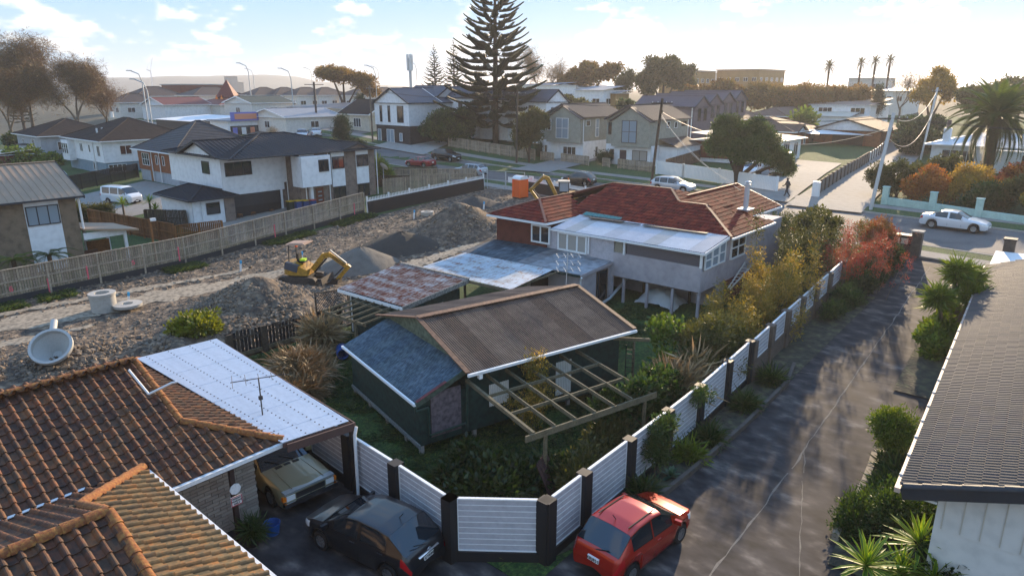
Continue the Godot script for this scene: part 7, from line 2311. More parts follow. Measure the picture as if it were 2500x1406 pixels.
func street() -> void:
	# white gable house on the left with dark brick ground floor
	var h := thing("white_gabled_house", "tall white gabled house over dark brick ground floor beside the round tree", "house", G(73.0, -85.0, -0.3), -3)
	walls(h, 0, 11, -9.2, 0, 3.4, 6.9, M.white)
	walls(h, 0.15, 10.9, -9.1, -0.1, 0, 3.4, M.darkbrick, "brick")
	house_roof(h, 0, 11, -9.2, 0, 6.95, 2.3, "gable_x", mat("blueroof", Color("50535e"), 0.5, 1.4, "mottle", 7.0), "rib", 0.25, "charcoal", M.white)
	for q in [[-2.2, 5.2, 1.6, 2.6, 2], [-5.2, 5.2, 0.6, 2.6, 1], [-7.4, 5.2, 0.6, 2.6, 1]]:
		w_win(h, 0.0, q[1], q[0], q[2], q[3], q[4], 1, "charcoal")
	for q in [[-2.4, 1.6, 0.7, 1.3, 1], [-5.2, 1.7, 2.0, 2.1, 2], [-8.2, 1.7, 0.9, 2.0, 1]]:
		w_win(h, 0.12, q[1], q[0], q[2], q[3], q[4], 1, "white", "sky_painted_glass")
	beam(h, "roof_rail", Vector3(6.4, 9.2, -4.4), Vector3(6.8, 7.0, 0.2), 0.12, 0.06, M.trim)
	# row of white gables behind
	var roof: Material = M.blueroof
	var n := 0
	for q in [[85.5, -86.0], [87.5, -79.5], [88.6, -73.2], [89.6, -66.2]]:
		var u := thing("white_terrace_house", ["white terrace gable hidden behind the round tree", "white terrace gable just right of the round tree", "white terrace gable behind the big pine trunk", "white terrace gable at the right end of the row"][n], "house", G(q[0], q[1], 0.3), 0, "white terrace houses behind the pine")
		walls(u, -5.5, 0, -8, 0, 0, 6.2, M.white)
		house_roof(u, -5.5, 0, -8, 0, 6.25, 1.8, "gable_z", roof, "rib", 0.2, "charcoal", M.white)
		s_win(u, -1.5, 4.6, 0, 1.3, 2.4, 2, 1, "charcoal"); s_win(u, -3.9, 4.6, 0, 0.9, 1.6, 1, 1, "charcoal")
		w_win(u, -5.5, 4.6, -3, 0.9, 2.2, 1, 1, "charcoal")
		n += 1
	# the two grey gabled houses
	h = gable_block("grey and white gabled house with wide glass front, left of the pair", 77.2, -54.4, 10, 7.0, "white", "sage", 6.1, 1.7, "brownroof", "grey gabled houses across the street")
	w_win(h, -0.7, 4.6, -3.0, 2.1, 2.7, 2, 2, "trim", "sky_painted_glass"); w_win(h, -0.7, 5.0, -5.2, 0.6, 1.5, 1)
	w_win(h, 0, 1.5, -2.2, 2.2, 1.3, 3); bbox(h, "door", Vector3(-0.05, 0.1, -5.4), Vector3(-0.01, 2.2, -4.4), M.trim)
	w_win(h, 0, 1.6, -6.3, 0.5, 1.2, 1); w_win(h, -0.02, 5.0, -6.4, 0.5, 1.4, 1)
	s_win(h, 3.2, 4.6, 0.02, 0.8, 2.4, 1, 2, "trim", "sky_painted_glass"); s_win(h, 1.0, 5.3, 0.02, 1.0, 0.8, 1); s_win(h, 3.2, 1.4, 0, 0.7, 1.4, 1)
	pipe(h, "downpipe", [Vector3(-0.1, 5.9, 0.1), Vector3(-0.1, 0.2, 0.1)], 0.06, M.trim)
	h = gable_block("grey and white gabled house with brown door and side annexe, right of the pair", 78.0, -44.4, 9.5, 6.8, "white", "sage", 6.1, 1.8, "brownroof", "grey gabled houses across the street")
	w_win(h, -0.7, 4.6, -2.9, 2.2, 2.8, 2, 2, "brownroof", "sky_painted_glass"); w_win(h, -0.02, 4.9, -6.2, 0.6, 1.6, 1, 1, "brownroof")
	w_win(h, 0, 1.6, -1.6, 2.2, 1.3, 2, 1, "brownroof", "curtain"); bbox(h, "door", Vector3(-0.06, 0.1, -4.6), Vector3(-0.01, 2.2, -3.6), plain("doorbrown", Color("4b3333"), 0.5))
	w_win(h, 0, 1.6, -5.8, 0.6, 1.3, 1, 1, "brownroof")
	s_win(h, 4.0, 5.4, 0.02, 0.8, 0.8, 1); s_win(h, 6.0, 5.3, 0.02, 0.7, 0.8, 1); s_win(h, 8.3, 5.4, 0.02, 1.3, 0.6, 2, 1, "brownroof")
	walls(h, 2.0, 9.0, 0.02, 2.6, 0, 2.7, M.white, "boards")
	house_roof(h, 2.0, 9.0, 0.1, 2.6, 2.75, 1.0, "mono_z", M.brownroof, "rib", 0.25, "trim")
	pipe(h, "downpipe", [Vector3(9.4, 5.9, 0.1), Vector3(9.4, 0.2, 0.1)], 0.06, M.trim)
	# purple terraces
	n = 0
	for q in [[110.0, -52.0], [116.0, -52.6], [122.0, -53.0], [128.0, -53.4]]:
		var u := thing("purple_terrace_house", ["purple grey terrace house with the long roof slope in view", "second purple grey gable along the terrace", "third purple grey gable along the terrace", "purple grey gable at the far end of the terrace"][n], "house", G(q[0], q[1], 0.0), 0, "purple grey terrace houses")
		walls(u, -5.6, 0, -11, 0, 0, 5.2, M.purple)
		house_roof(u, -5.6, 0, -11, 0, 5.25, 1.7, "gable_z", mat("purpleroof", Color("5b4f55"), 0.6, 1.4, "mottle", 7.0), "rib", 0.2, "charcoal", M.purple)
		s_win(u, -3.8, 4.0, 0, 1.0, 2.0, 2, 1, "charcoal"); s_win(u, -1.7, 4.0, 0, 1.0, 2.0, 2, 1, "charcoal")
		if n == 0:
			pipe(u, "downpipe", [Vector3(-5.75, 5.1, -0.3), Vector3(-5.75, 0.2, -0.3)], 0.09, M.trim)
			w_win(u, -5.6, 4.2, -4.0, 1.4, 0.8, 2, 1, "charcoal")
		n += 1
	# white house with brick end and pale low roof
	h = thing("white_bungalow", "white bungalow with pale low roof and red brick end wall behind round tree", "house", G(86.5, -33.0, 0.0), 0)
	walls(h, 0, 12.5, -9.5, 0, 0.2, 3.0, M.white, "boards")
	bbox(h, "brick_end", Vector3(-0.12, 0.7, -9.6), Vector3(-0.02, 2.9, -3.4), M.redbrick)
	coursed(h, "brickwork", Vector3(-0.13, 0.7, -9.6), Vector3(-0.13, 0.7, -3.4), 2.2, M.redbrick, 0.12)
	house_roof(h, 0, 12.5, -9.5, 0, 3.05, 0.9, "mono_z", M.cream, "plain", 0.7, "trim")
	s_win(h, 3.0, 1.9, 0, 2.2, 1.6, 3); s_win(h, 7.0, 1.9, 0, 2.2, 1.6, 3); s_win(h, 10.5, 1.5, 0, 1.6, 2.0, 2)
	# orange brick units
	var tr := mat("unittile", Color("75594a"), 0.8, 0.9, "speck", 4.0)
	h = thing("brick_unit", "orange brick unit with brown tiled roof and white gable, behind the bungalow", "house", G(108, -37.5, -0.6), 0, "orange brick units")
	walls(h, 0, 14, -12, 0, 0, 3.0, M.orangebrick, "brick")
	house_roof(h, 0, 14, -12, 0, 3.05, 1.9, "hip", tr, "tile", 0.6)
	house_roof(h, 1.0, 5.0, -3, 0.4, 3.1, 1.0, "gable_z", tr, "tile", 0.3, "darktimber", M.white)
	bbox(h, "garage_door", Vector3(8.0, 0.1, 0.02), Vector3(12.5, 2.3, 0.08), M.darkbrick)
	s_win(h, 5.8, 1.6, 0.02, 0.8, 1.4, 1, 1, "trim", "sky_painted_glass")
	h = thing("brick_unit", "orange brick unit with wide white gable and triangular shade sail", "house", G(118, -27.5, -0.6), 0, "orange brick units")
	walls(h, 0, 12, -10, 0, 0, 3.0, M.orangebrick, "brick")
	house_roof(h, 0, 12, -10, 0, 3.05, 1.7, "gable_x", tr, "tile", 0.5, "darktimber", M.white)
	bbox(h, "garage_door", Vector3(-0.08, 0.1, -7.0), Vector3(-0.02, 2.4, -2.4), M.darkbrick)
	var sl := MB.new()
	sl.tri(Vector3(-5.5, 2.6, -10), Vector3(-0.5, 2.4, -1.0), Vector3(-0.3, 3.0, -8.5))
	sl.tri(Vector3(-5.5, 2.59, -10), Vector3(-0.3, 2.99, -8.5), Vector3(-0.5, 2.39, -1.0))
	bd(h, "shade_sail", sl, M.trim)
	h = thing("brick_unit", "long brown tiled unit roof behind, at the foot of the wooded rise", "house", G(122, -52.0, -0.8), 0, "orange brick units")
	walls(h, 0, 14, -10, 0, 0, 2.9, M.orangebrick, "brick")
	house_roof(h, 0, 14, -10, 0, 2.95, 1.8, "hip", tr, "tile", 0.6)
	h = thing("white_split_house", "white two level house with pinkish roof and broad windows, up the lane", "house", G(146, -36.5, -0.5), 0)
	walls(h, 0, 14, -11, 0, 0, 4.6, M.white, "boards")
	walls(h, -6, 0, -9, -2, 0, 2.6, M.white, "boards")
	house_roof(h, 0, 14, -11, 0, 4.65, 1.1, "mono_x", mat("pinkroof", Color("a58c7c"), 0.7, 1.4, "mottle", 7.0), "rib", 0.5)
	house_roof(h, -6, 0, -9, -2, 2.65, 0.7, "mono_x", M.cream, "plain", 0.4)
	w_win(h, 0, 3.5, -8.2, 2.6, 1.2, 3); w_win(h, 0, 3.5, -2.2, 2.6, 1.2, 3); s_win(h, 5, 3.4, 0, 2.0, 1.2, 2)
	# bungalow under the palm
	h = thing("palm_bungalow", "white bungalow with white roof and chimney below the great palm", "house", G(101, -6.0, -0.2), 0)
	walls(h, 0, 9, -11.5, 0, 0, 3.0, M.white, "boards")
	walls(h, -2.5, 0.2, -4.5, 4, 0, 2.8, M.white, "boards")
	house_roof(h, 0, 9, -11.5, 4, 3.05, 1.3, "hip", M.white, "plain", 0.7)
	w_win(h, 0, 1.7, -8.5, 3.6, 1.5, 4); w_win(h, -2.5, 1.7, -1.0, 1.8, 1.4, 2); w_win(h, -2.5, 1.7, 2.2, 1.8, 1.4, 2)
	bbox(h, "door", Vector3(-0.06, 0.1, -5.6), Vector3(-0.01, 2.2, -4.7), M.darkbrick)
	bbox(h, "chimney", Vector3(0.6, 2.9, -10.6), Vector3(1.4, 5.0, -9.8), M.white)
	pipe(h, "chimney_pot", [Vector3(1.0, 5.0, -10.2), Vector3(1.0, 6.0, -10.2)], 0.25, M.brick)
	# older tan house behind the first pole
	h = thing("tan_bungalow", "tan walled bungalow with grey tiled roof behind the bushy street tree", "house", G(86.0, -62.5, 0.0), 0)
	walls(h, 0, 9, -11, 0, 0, 2.9, mat("tanwall", Color("b8935f"), 0.8, 2.0, "mottle", 5.0))
	house_roof(h, 0, 9, -11, 0, 2.95, 1.6, "hip", M.browntile, "tile", 0.6)
	w_win(h, 0, 1.7, -2.0, 2.2, 1.3, 3, 1, "darktimber"); w_win(h, 0, 1.7, -6.0, 2.0, 1.2, 2, 1, "darktimber")
	h = thing("brown_bungalow", "cream bungalow with dark brown tiled roof between shops and white gabled house", "house", G(79, -103.0, 0.0), 0)
	walls(h, 0, 9, -9, 0, 0, 3.0, M.cream)
	house_roof(h, 0, 9, -9, 0, 3.05, 2.6, "gable_z", M.browntile, "tile", 0.4, "trim", M.cream)
	w_win(h, 0, 1.6, -3.5, 2.2, 1.6, 3)
	# fences over there
	timber_fence("long grey timber fence under the round tree and the pine", V(76.2, -79.4), V(74.6, -60.6), 1.5, 8, M.timber)
	timber_fence("low paling fence in front of the left grey house, by the pole", V(75.2, -60.0), V(75.0, -57.6), 1.2, 1, M.timber)
	timber_fence("low paling fence with letterboxes in front of the left grey house", V(75.4, -56.6), V(75.0, -51.8), 1.2, 2, M.timber)
	timber_fence("low paling fence in front of the right grey house", V(75.2, -47.4), V(74.4, -42.0), 1.2, 2, M.timber)
	timber_fence("tiny paling stub with house number between the two grey houses", V(75.6, -50.0), V(75.4, -48.8), 1.1, 1, M.timber)
	timber_fence("brown boundary fence between the right grey house and the bungalow", V(75.0, -40.6), V(86.0, -41.6), 1.6, 4, mat("redwood", Color("8a6a58"), 0.9, 1.0, "streak", 3.0))
	timber_fence("tan fence left of the grey houses, by the driveway", V(77.2, -60.9), V(84, -60.2), 1.5, 3, M.newtimber)
	white_fence("tall white paling fence curving along the far footpath", [V(73.6, -41.0), V(72.6, -37.0), V(71.2, -32.0), V(69.6, -27.5), V(68.9, -24.8)])
	# lane fence
	var f := thing("lane_wall", "brown block and timber wall along the lane, with white gate post", "wall", G(68.4, -20.8))
	var pts := [V(68.4, -20.9), V(76, -21.7), V(84, -22.5), V(92, -23.4), V(100, -24.4), V(108, -25.2), V(118, -26.5)]
	for i in pts.size() - 1:
		for j in 4:
			var a: Vector2 = (pts[i] as Vector2).lerp(pts[i + 1], j / 4.0)
			var b: Vector2 = (pts[i] as Vector2).lerp(pts[i + 1], (j + 1) / 4.0)
			var bright: bool = i >= 4
			beam(f, "panel", G(a.x, a.y, 0.75) - f.position, G(b.x, b.y, 0.75) - f.position, 0.1, 1.2, M.offwhite if bright else M.greybrick)
			bbox(f, "post", G(a.x, a.y) - f.position + Vector3(-0.12, -0.1, -0.12), G(a.x, a.y) - f.position + Vector3(0.12, 1.45, 0.12), M.darktimber)
	beam(f, "cap_rail", G(68.4, -20.9, 1.42) - f.position, G(100, -24.4, 1.42) - f.position, 0.16, 0.07, M.darktimber)
	bbox(f, "gate_post", Vector3(-0.45, 0, -0.3), Vector3(-0.1, 1.55, 0.35), M.trim)
	# mint wall
	f = thing("mint_wall", "low mint green wall with square posts behind the white sedan", "wall", G(68.0, -14.4))
	pts = [V(68.3, -14.8), V(67.4, -10.9), V(66.2, -7.4), V(65.3, -4.0), V(64.2, -0.5), V(63, 3)]
	for i in pts.size():
		var g := G(pts[i].x, pts[i].y) - f.position
		bbox(f, "post", g + Vector3(-0.25, -0.2, -0.25), g + Vector3(0.25, 1.55, 0.25), M.mint)
		bbox(f, "post_cap", g + Vector3(-0.29, 1.55, -0.29), g + Vector3(0.29, 1.62, 0.29), M.mint)
		if i < pts.size() - 1:
			var g2 := G(pts[i + 1].x, pts[i + 1].y) - f.position
			beam(f, "panel", g + Vector3(0, 0.25, 0), g2 + Vector3(0, 0.25, 0), 0.22, 0.85, M.mint)
	# poles and lines
	pole("dark timber power pole left of the grey houses with white conduit", 71.0, -60.9, 9.6, Vector3(0.1, 0, 0), Vector3(0.7, 0, 1.0), M.darktimber)
	var pp := pole("leaning concrete power pole behind the red roof", 67.9, -38.4, 9.0, Vector3(0.5, 0, 0.5), Vector3(0.7, 0, 0.9), M.bark)
	pole("steel ladder-holed power pole at the corner of the lane", 64.5, -15.0, 8.2, Vector3(0.9, 0, 0.5), Vector3(0.9, 0, 1.0), M.galv)
	pole("grey pole standing up the lane beside the hedge", 108, -19.8, 9.5, Vector3(0.6, 0, 0.5), Vector3(0.5, 0, 0.5), M.galv, 0.13)
	pole("pale timber pole at the corner of the white gabled house", 72.2, -93.5, 9.0, Vector3(0.0, 0, 0.0), Vector3(0.4, 0, 0.4), M.palebark, 0.14)
	pole("black timber pole in front of the shops", 77.6, -117.5, 8.5, Vector3(0.0, 0, 0.0), Vector3(1.2, 0, 1.4), M.charcoal, 0.2)
	var A := G(71.1, -60.9, 9.2)
	var B := G(68.4, -37.9, 8.6)
	var C := G(65.4, -14.5, 7.8)
	var D := G(72.2, -93.5, 8.5)
	var E := G(108.6, -19.3, 9.0)
	for k in 3:
		var s := Vector3(0.35 * k - 0.35, 0, 0.45 * k - 0.45)
		var w := ["street side", "middle", "house side"][k] as String
		wire("thin %s line between the pale pole and the conduit pole" % w, D + s, A + s, 0.9)
		wire("thin %s line between the conduit pole and the leaning pole" % w, A + s, B + s, 0.9)
		wire("thin %s line between the leaning pole and the lane pole" % w, B + s, C + s, 1.0)
		wire("thin %s line leaving the lane pole past the palm" % w, C + s, C + s + Vector3(-5, 0.6, 34), 1.0)
	wire("sunlit line from the lane pole up to the lane's second pole, upper", C, E, 1.6, 0.035, "palewire")
	wire("sunlit line from the lane pole up to the lane's second pole, lower", C - Vector3(0, 1.8, 0), E - Vector3(0, 2.4, 0), 2.2, 0.03, "palewire")
	wire("pale service line from the leaning pole down to the red roof", B - Vector3(0, 1.5, 0), Vector3(46.0, 6.0, -19.0), 0.6, 0.02, "palewire")
	wire("pale twin service line from the leaning pole to the roof ridge", B - Vector3(0, 1.3, 0), Vector3(47.5, 6.2, -20.0), 0.9, 0.02, "palewire")
	wire("twisted service line from the leaning pole to the bungalow", B - Vector3(0, 1.0, 0), G(87, -36, 3.6), 0.8, 0.025, "palewire")
	wire("twisted pale line from lane pole to the bungalow roof", C - Vector3(0, 0.8, 0), G(87, -34, 3.4), 1.0, 0.025, "palewire")
	person_walking()

func white_fence(label: String, pts: Array) -> void:
	var f := thing("white_paling_fence", label, "fence", G(pts[0].x, pts[0].y))
	var o := -f.position
	for i in pts.size() - 1:
		var a := o + G(pts[i].x, pts[i].y)
		var b := o + G(pts[i + 1].x, pts[i + 1].y)
		var n := roundi((b - a).length() / 0.2)
		var mb := MB.new()
		var al := (b - a).normalized()
		for k in n:
			var c := a.lerp(b, (k + 0.5) / n)
			mb.obox(Transform3D(Basis(al, Vector3.UP, al.cross(Vector3.UP)).orthonormalized(), c + Vector3(0, 0.82, 0)), Vector3(0.17, 1.5, 0.03))
		stuff(bd(f, "paling", mb, M.trim))
		for e in [a, b]:
			bbox(f, "post", e + Vector3(-0.1, 0, -0.1), e + Vector3(0.1, 1.65, 0.1), M.trim)
		for y in [0.4, 1.25]:
			beam(f, "rail", a + Vector3(0, y, 0) - al.cross(Vector3.UP) * 0.06, b + Vector3(0, y, 0) - al.cross(Vector3.UP) * 0.06, 0.05, 0.1, M.trim)

# one closed surface from bones: distance to tapered capsules, joined smoothly, meshed as surface nets
func blob(mb: MB, bones: Array, lo: Vector3, hi: Vector3, cell: float, blend: float) -> void:
	var nx := ceili((hi.x - lo.x) / cell) + 1
	var ny := ceili((hi.y - lo.y) / cell) + 1
	var nzz := ceili((hi.z - lo.z) / cell) + 1
	var f := PackedFloat32Array()
	f.resize(nx * ny * nzz)
	for k in nzz:
		for j in ny:
			for i in nx:
				var p := lo + Vector3(i, j, k) * cell
				var d := 1e9
				for b in bones:
					var ab: Vector3 = b[1] - b[0]
					var t := clampf((p - b[0]).dot(ab) / maxf(ab.length_squared(), 1e-6), 0, 1)
					var q: float = (p - b[0] - ab * t).length() - lerpf(b[2], b[3], t)
					if d > 1e8:
						d = q
					else:
						var h := clampf(0.5 + 0.5 * (d - q) / blend, 0, 1)
						d = lerpf(d, q, h) - blend * h * (1 - h)
				f[(k * ny + j) * nx + i] = d
	var vid := {}
	var vs := []
	var at := func(i, j, k): return f[(k * ny + j) * nx + i]
	for k in nzz - 1:
		for j in ny - 1:
			for i in nx - 1:
				var s := Vector3.ZERO
				var c := 0
				for e in [[0,0,0,1,0,0],[0,1,0,1,1,0],[0,0,1,1,0,1],[0,1,1,1,1,1],[0,0,0,0,1,0],[1,0,0,1,1,0],[0,0,1,0,1,1],[1,0,1,1,1,1],[0,0,0,0,0,1],[1,0,0,1,0,1],[0,1,0,0,1,1],[1,1,0,1,1,1]]:
					var a: float = at.call(i + e[0], j + e[1], k + e[2])
					var b: float = at.call(i + e[3], j + e[4], k + e[5])
					if (a < 0) != (b < 0):
						var t: float = a / (a - b)
						s += Vector3(e[0], e[1], e[2]).lerp(Vector3(e[3], e[4], e[5]), t)
						c += 1
				if c:
					vid[(k * ny + j) * nx + i] = vs.size()
					vs.append(lo + (Vector3(i, j, k) + s / c) * cell)
	var nrm := []
	for v in vs:
		nrm.append(Vector3.ZERO)
	var quads := []
	for k in range(1, nzz - 1):
		for j in range(1, ny - 1):
			for i in range(1, nx - 1):
				var a: float = at.call(i, j, k)
				for ax in 3:
					var b: float = at.call(i + (1 if ax == 0 else 0), j + (1 if ax == 1 else 0), k + (1 if ax == 2 else 0))
					if (a < 0) == (b < 0):
						continue
					var q := []
					for e in [[0, 0], [1, 0], [1, 1], [0, 1]]:
						var o := Vector3i(i, j, k)
						if ax == 0:
							o -= Vector3i(0, e[0], e[1])
						elif ax == 1:
							o -= Vector3i(e[1], 0, e[0])
						else:
							o -= Vector3i(e[0], e[1], 0)
						q.append(vid[(o.z * ny + o.y) * nx + o.x])
					if a > 0:
						q.reverse()
					quads.append(q)
	for q in quads:
		var m: Vector3 = (vs[q[1]] - vs[q[0]]).cross(vs[q[2]] - vs[q[0]])
		for e in q:
			nrm[e] += m
	for q in quads:
		mb.quad_n(vs[q[0]], vs[q[1]], vs[q[2]], vs[q[3]], nrm[q[0]].normalized(), nrm[q[1]].normalized(), nrm[q[2]].normalized(), nrm[q[3]].normalized())

func person_walking() -> void:
	var o := thing("person", "person in dark jacket and trousers walking along the far footpath", "person", G(66.5, -22.9, 0.14), 74)
	var body := MB.new()
	# walks along +x
	var b := [
		[Vector3(0, 0.95, 0), Vector3(0.03, 1.18, 0), 0.15, 0.15], [Vector3(0.03, 1.18, 0), Vector3(0.05, 1.40, 0), 0.16, 0.14], [Vector3(0.05, 1.41, -0.16), Vector3(0.05, 1.41, 0.16), 0.08, 0.08],
		[Vector3(0.06, 1.45, 0), Vector3(0.09, 1.56, 0), 0.055, 0.05], [Vector3(0.1, 1.62, 0), Vector3(0.1, 1.68, 0), 0.095, 0.09],
		[Vector3(0, 0.93, 0.09), Vector3(0.2, 0.52, 0.1), 0.1, 0.075], [Vector3(0.2, 0.52, 0.1), Vector3(0.3, 0.1, 0.1), 0.07, 0.05], [Vector3(0.3, 0.06, 0.1), Vector3(0.46, 0.06, 0.1), 0.05, 0.04],
		[Vector3(0, 0.93, -0.09), Vector3(-0.06, 0.5, -0.1), 0.1, 0.075], [Vector3(-0.06, 0.5, -0.1), Vector3(-0.36, 0.16, -0.1), 0.07, 0.05], [Vector3(-0.38, 0.1, -0.1), Vector3(-0.26, 0.05, -0.1), 0.045, 0.04],
		[Vector3(0.05, 1.4, 0.2), Vector3(-0.08, 1.12, 0.24), 0.06, 0.05], [Vector3(-0.08, 1.12, 0.24), Vector3(0.08, 0.9, 0.23), 0.048, 0.038], [Vector3(0.08, 0.9, 0.23), Vector3(0.13, 0.84, 0.22), 0.035, 0.025],
		[Vector3(0.05, 1.4, -0.2), Vector3(0.16, 1.12, -0.24), 0.06, 0.05], [Vector3(0.16, 1.12, -0.24), Vector3(0.36, 1.02, -0.2), 0.048, 0.038], [Vector3(0.36, 1.02, -0.2), Vector3(0.44, 1.03, -0.19), 0.035, 0.025]]
	blob(body, b, Vector3(-0.55, -0.04, -0.4), Vector3(0.6, 1.9, 0.4), 0.03, 0.05)
	bd(o, "body", body, plain("darkcloth", Color("24262b"), 0.9))
	var face := MB.new()
	blob(face, [[Vector3(0.115, 1.60, 0), Vector3(0.115, 1.66, 0), 0.088, 0.088], [Vector3(0.2, 1.62, 0), Vector3(0.21, 1.61, 0), 0.018, 0.018], [Vector3(0.1, 1.63, -0.09), Vector3(0.1, 1.63, 0.09), 0.02, 0.02]], Vector3(-0.05, 1.46, -0.16), Vector3(0.3, 1.8, 0.16), 0.016, 0.02)
	bd(o, "face", face, plain("skin", Color("b98a6d"), 0.6))
	var hair := MB.new()
	blob(hair, [[Vector3(0.07, 1.68, 0), Vector3(0.1, 1.72, 0), 0.1, 0.085]], Vector3(-0.1, 1.52, -0.16), Vector3(0.25, 1.86, 0.16), 0.02, 0.02)
	bd(o, "hair", hair, plain("hairdark", Color("1d1815"), 0.8))
	for s in [[0.08 + 0.05, 0.86, 0.22], [0.41, 1.03, -0.19]]:
		var hand := MB.new()
		var p := Vector3(s[0], s[1], s[2])
		var bn := [[p, p + Vector3(0.05, -0.03, 0), 0.03, 0.028], [p + Vector3(0.01, 0.02, 0), p + Vector3(0.05, 0.015, 0), 0.011, 0.009]]
		for k in 4:
			bn.append([p + Vector3(0.05, -0.03, -0.024 + 0.016 * k), p + Vector3(0.08, -0.06 - 0.005 * (k % 2), -0.024 + 0.016 * k), 0.009, 0.008])
		blob(hand, bn, p - Vector3(0.06, 0.12, 0.07), p + Vector3(0.13, 0.08, 0.07), 0.007, 0.006)
		bd(o, "hand", hand, M.skin)

# ------------------------------------------------------------------ plants
func clump(n: int, ll: float, lw: float, spread: float, seed_: int, droop := 0.0) -> ArrayMesh:
	var r := RandomNumberGenerator.new()
	r.seed = seed_
	var mb := MB.new()
	mb.tinted = true
	for i in n:
		var d := Vector3(r.randfn(), r.randfn() * 0.8, r.randfn()).normalized()
		var p := d * spread * pow(r.randf(), 0.5)
		var a := (d + Vector3(r.randf_range(-0.7, 0.7), r.randf_range(-0.3, 0.8) - droop, r.randf_range(-0.7, 0.7))).normalized()
		var s := a.cross(Vector3(r.randf_range(-1, 1), r.randf_range(-1, 1), r.randf_range(-1, 1))).normalized()
		var nn := a.cross(s)
		var k := r.randf_range(0.72, 1.22)
		mb.col = Color(k, k, k * r.randf_range(0.85, 1.0))
		var l := ll * r.randf_range(0.7, 1.25)
		var w := lw * r.randf_range(0.7, 1.2)
		var b := p + a * l * 0.5 + nn * l * 0.06
		mb.tri(p, b - s * w, p + a * l)
		mb.tri(p, p + a * l, b + s * w)
	return mb.mesh()

var CL := {}

func plants_init() -> void:
	CL.broad = clump(26, 0.5, 0.14, 0.75, 3)
	CL.fine = clump(34, 0.34, 0.07, 0.8, 4)
	CL.tiny = clump(40, 0.26, 0.05, 0.8, 5)
	CL.blade = clump(22, 0.9, 0.035, 0.35, 6)
	CL.twig = clump(20, 0.95, 0.014, 0.5, 7)
	CL.fartwig = clump(13, 0.95, 0.016, 0.5, 9)
	CL.farbroad = clump(18, 0.52, 0.16, 0.78, 10)
	CL.farfine = clump(20, 0.42, 0.10, 0.8, 11)
	CL.large = clump(14, 0.55, 0.22, 0.7, 8)

# leaf clumps through a set of ellipsoids [centre, radii]
func crown(parent: Node, called: String, blobs: Array, n: int, mesh: Mesh, size: float, cols: Array, seed_: int, m := "leaf", gaps := -0.15) -> void:
	var r := RandomNumberGenerator.new()
	r.seed = seed_
	var ts := []
	var w := []
	var tot := 0.0
	if gaps > -0.5:
		# break each mass into uneven lobes
		var lobes := []
		for b in blobs:
			lobes.append([b[0], b[1] * 0.72])
			for i in 7:
				var d := Vector3(r.randfn(), r.randfn() * 0.9 + 0.25, r.randfn()).normalized()
				lobes.append([b[0] + d * b[1] * r.randf_range(0.55, 0.95), b[1] * r.randf_range(0.22, 0.46)])
		blobs = lobes
	for b in blobs:
		tot += pow(b[1].x * b[1].y * b[1].z, 0.67)
		w.append(tot)
	var tries := 0
	while ts.size() < n and tries < n * 6:
		tries += 1
		var q := r.randf() * tot
		var k := 0
		while w[k] < q:
			k += 1
		var b: Array = blobs[k]
		var d := Vector3(r.randfn(), r.randfn(), r.randfn()).normalized()
		var rad := pow(r.randf(), 0.42)
		rad *= 1.0 + 0.22 * nz.get_noise_3dv((d * 45.0) + b[0] * 37.0)
		var p: Vector3 = b[0] + d * b[1] * rad
		if nz.get_noise_3dv((parent as Node3D).position * 20.0 + p * (70.0 / maxf(b[1].x, 0.4))) < gaps:
			continue
		var s := size * r.randf_range(0.65, 1.35)
		ts.append(Transform3D(Basis.from_euler(Vector3(r.randf_range(-0.6, 0.6), r.randf() * TAU, r.randf_range(-0.6, 0.6))).scaled(Vector3.ONE * s), p))
	baked(parent, called, mesh, M[m], ts, cols, r)

# many leaf clumps joined into one crown, in a few tints
func baked(parent: Node, called: String, mesh: Mesh, m: Material, ts: Array, cols: Array, r: RandomNumberGenerator) -> void:
	var src := mesh.surface_get_arrays(0)
	var vs := []
	for i in 8:
		var c: Color = (cols[r.randi() % cols.size()] as Color).lerp(cols[r.randi() % cols.size()], r.randf()) * r.randf_range(0.8, 1.2)
		var ar := src.duplicate()
		var cc: PackedColorArray = (src[Mesh.ARRAY_COLOR] as PackedColorArray).duplicate()
		for k in cc.size():
			cc[k] = Color(minf(cc[k].r * c.r, 1), minf(cc[k].g * c.g, 1), minf(cc[k].b * c.b, 1))
		ar[Mesh.ARRAY_COLOR] = cc
		var am := ArrayMesh.new()
		am.add_surface_from_arrays(Mesh.PRIMITIVE_TRIANGLES, ar)
		vs.append(am)
	var st := SurfaceTool.new()
	for t in ts:
		st.append_from(vs[r.randi() % 8], 0, t)
	put(parent, called, st.commit(), m)

func limbs(parent: Node, called: String, base: Vector3, ends: Array, r0: float, r1: float, m: Material, fork := 0.35) -> void:
	var mb := MB.new()
	for e in ends:
		var f: Vector3 = base.lerp(Vector3(base.x * 0.7 + e.x * 0.3, e.y, base.z * 0.7 + e.z * 0.3), fork)
		var md: Vector3 = f.lerp(e, 0.55) + Vector3(0, (e.y - f.y) * 0.12, 0)
		mb.tube([base, f, md, e], [r0, r0 * 0.8, (r0 + r1) * 0.4, r1], 7, false)
	bd(parent, called, mb, m)

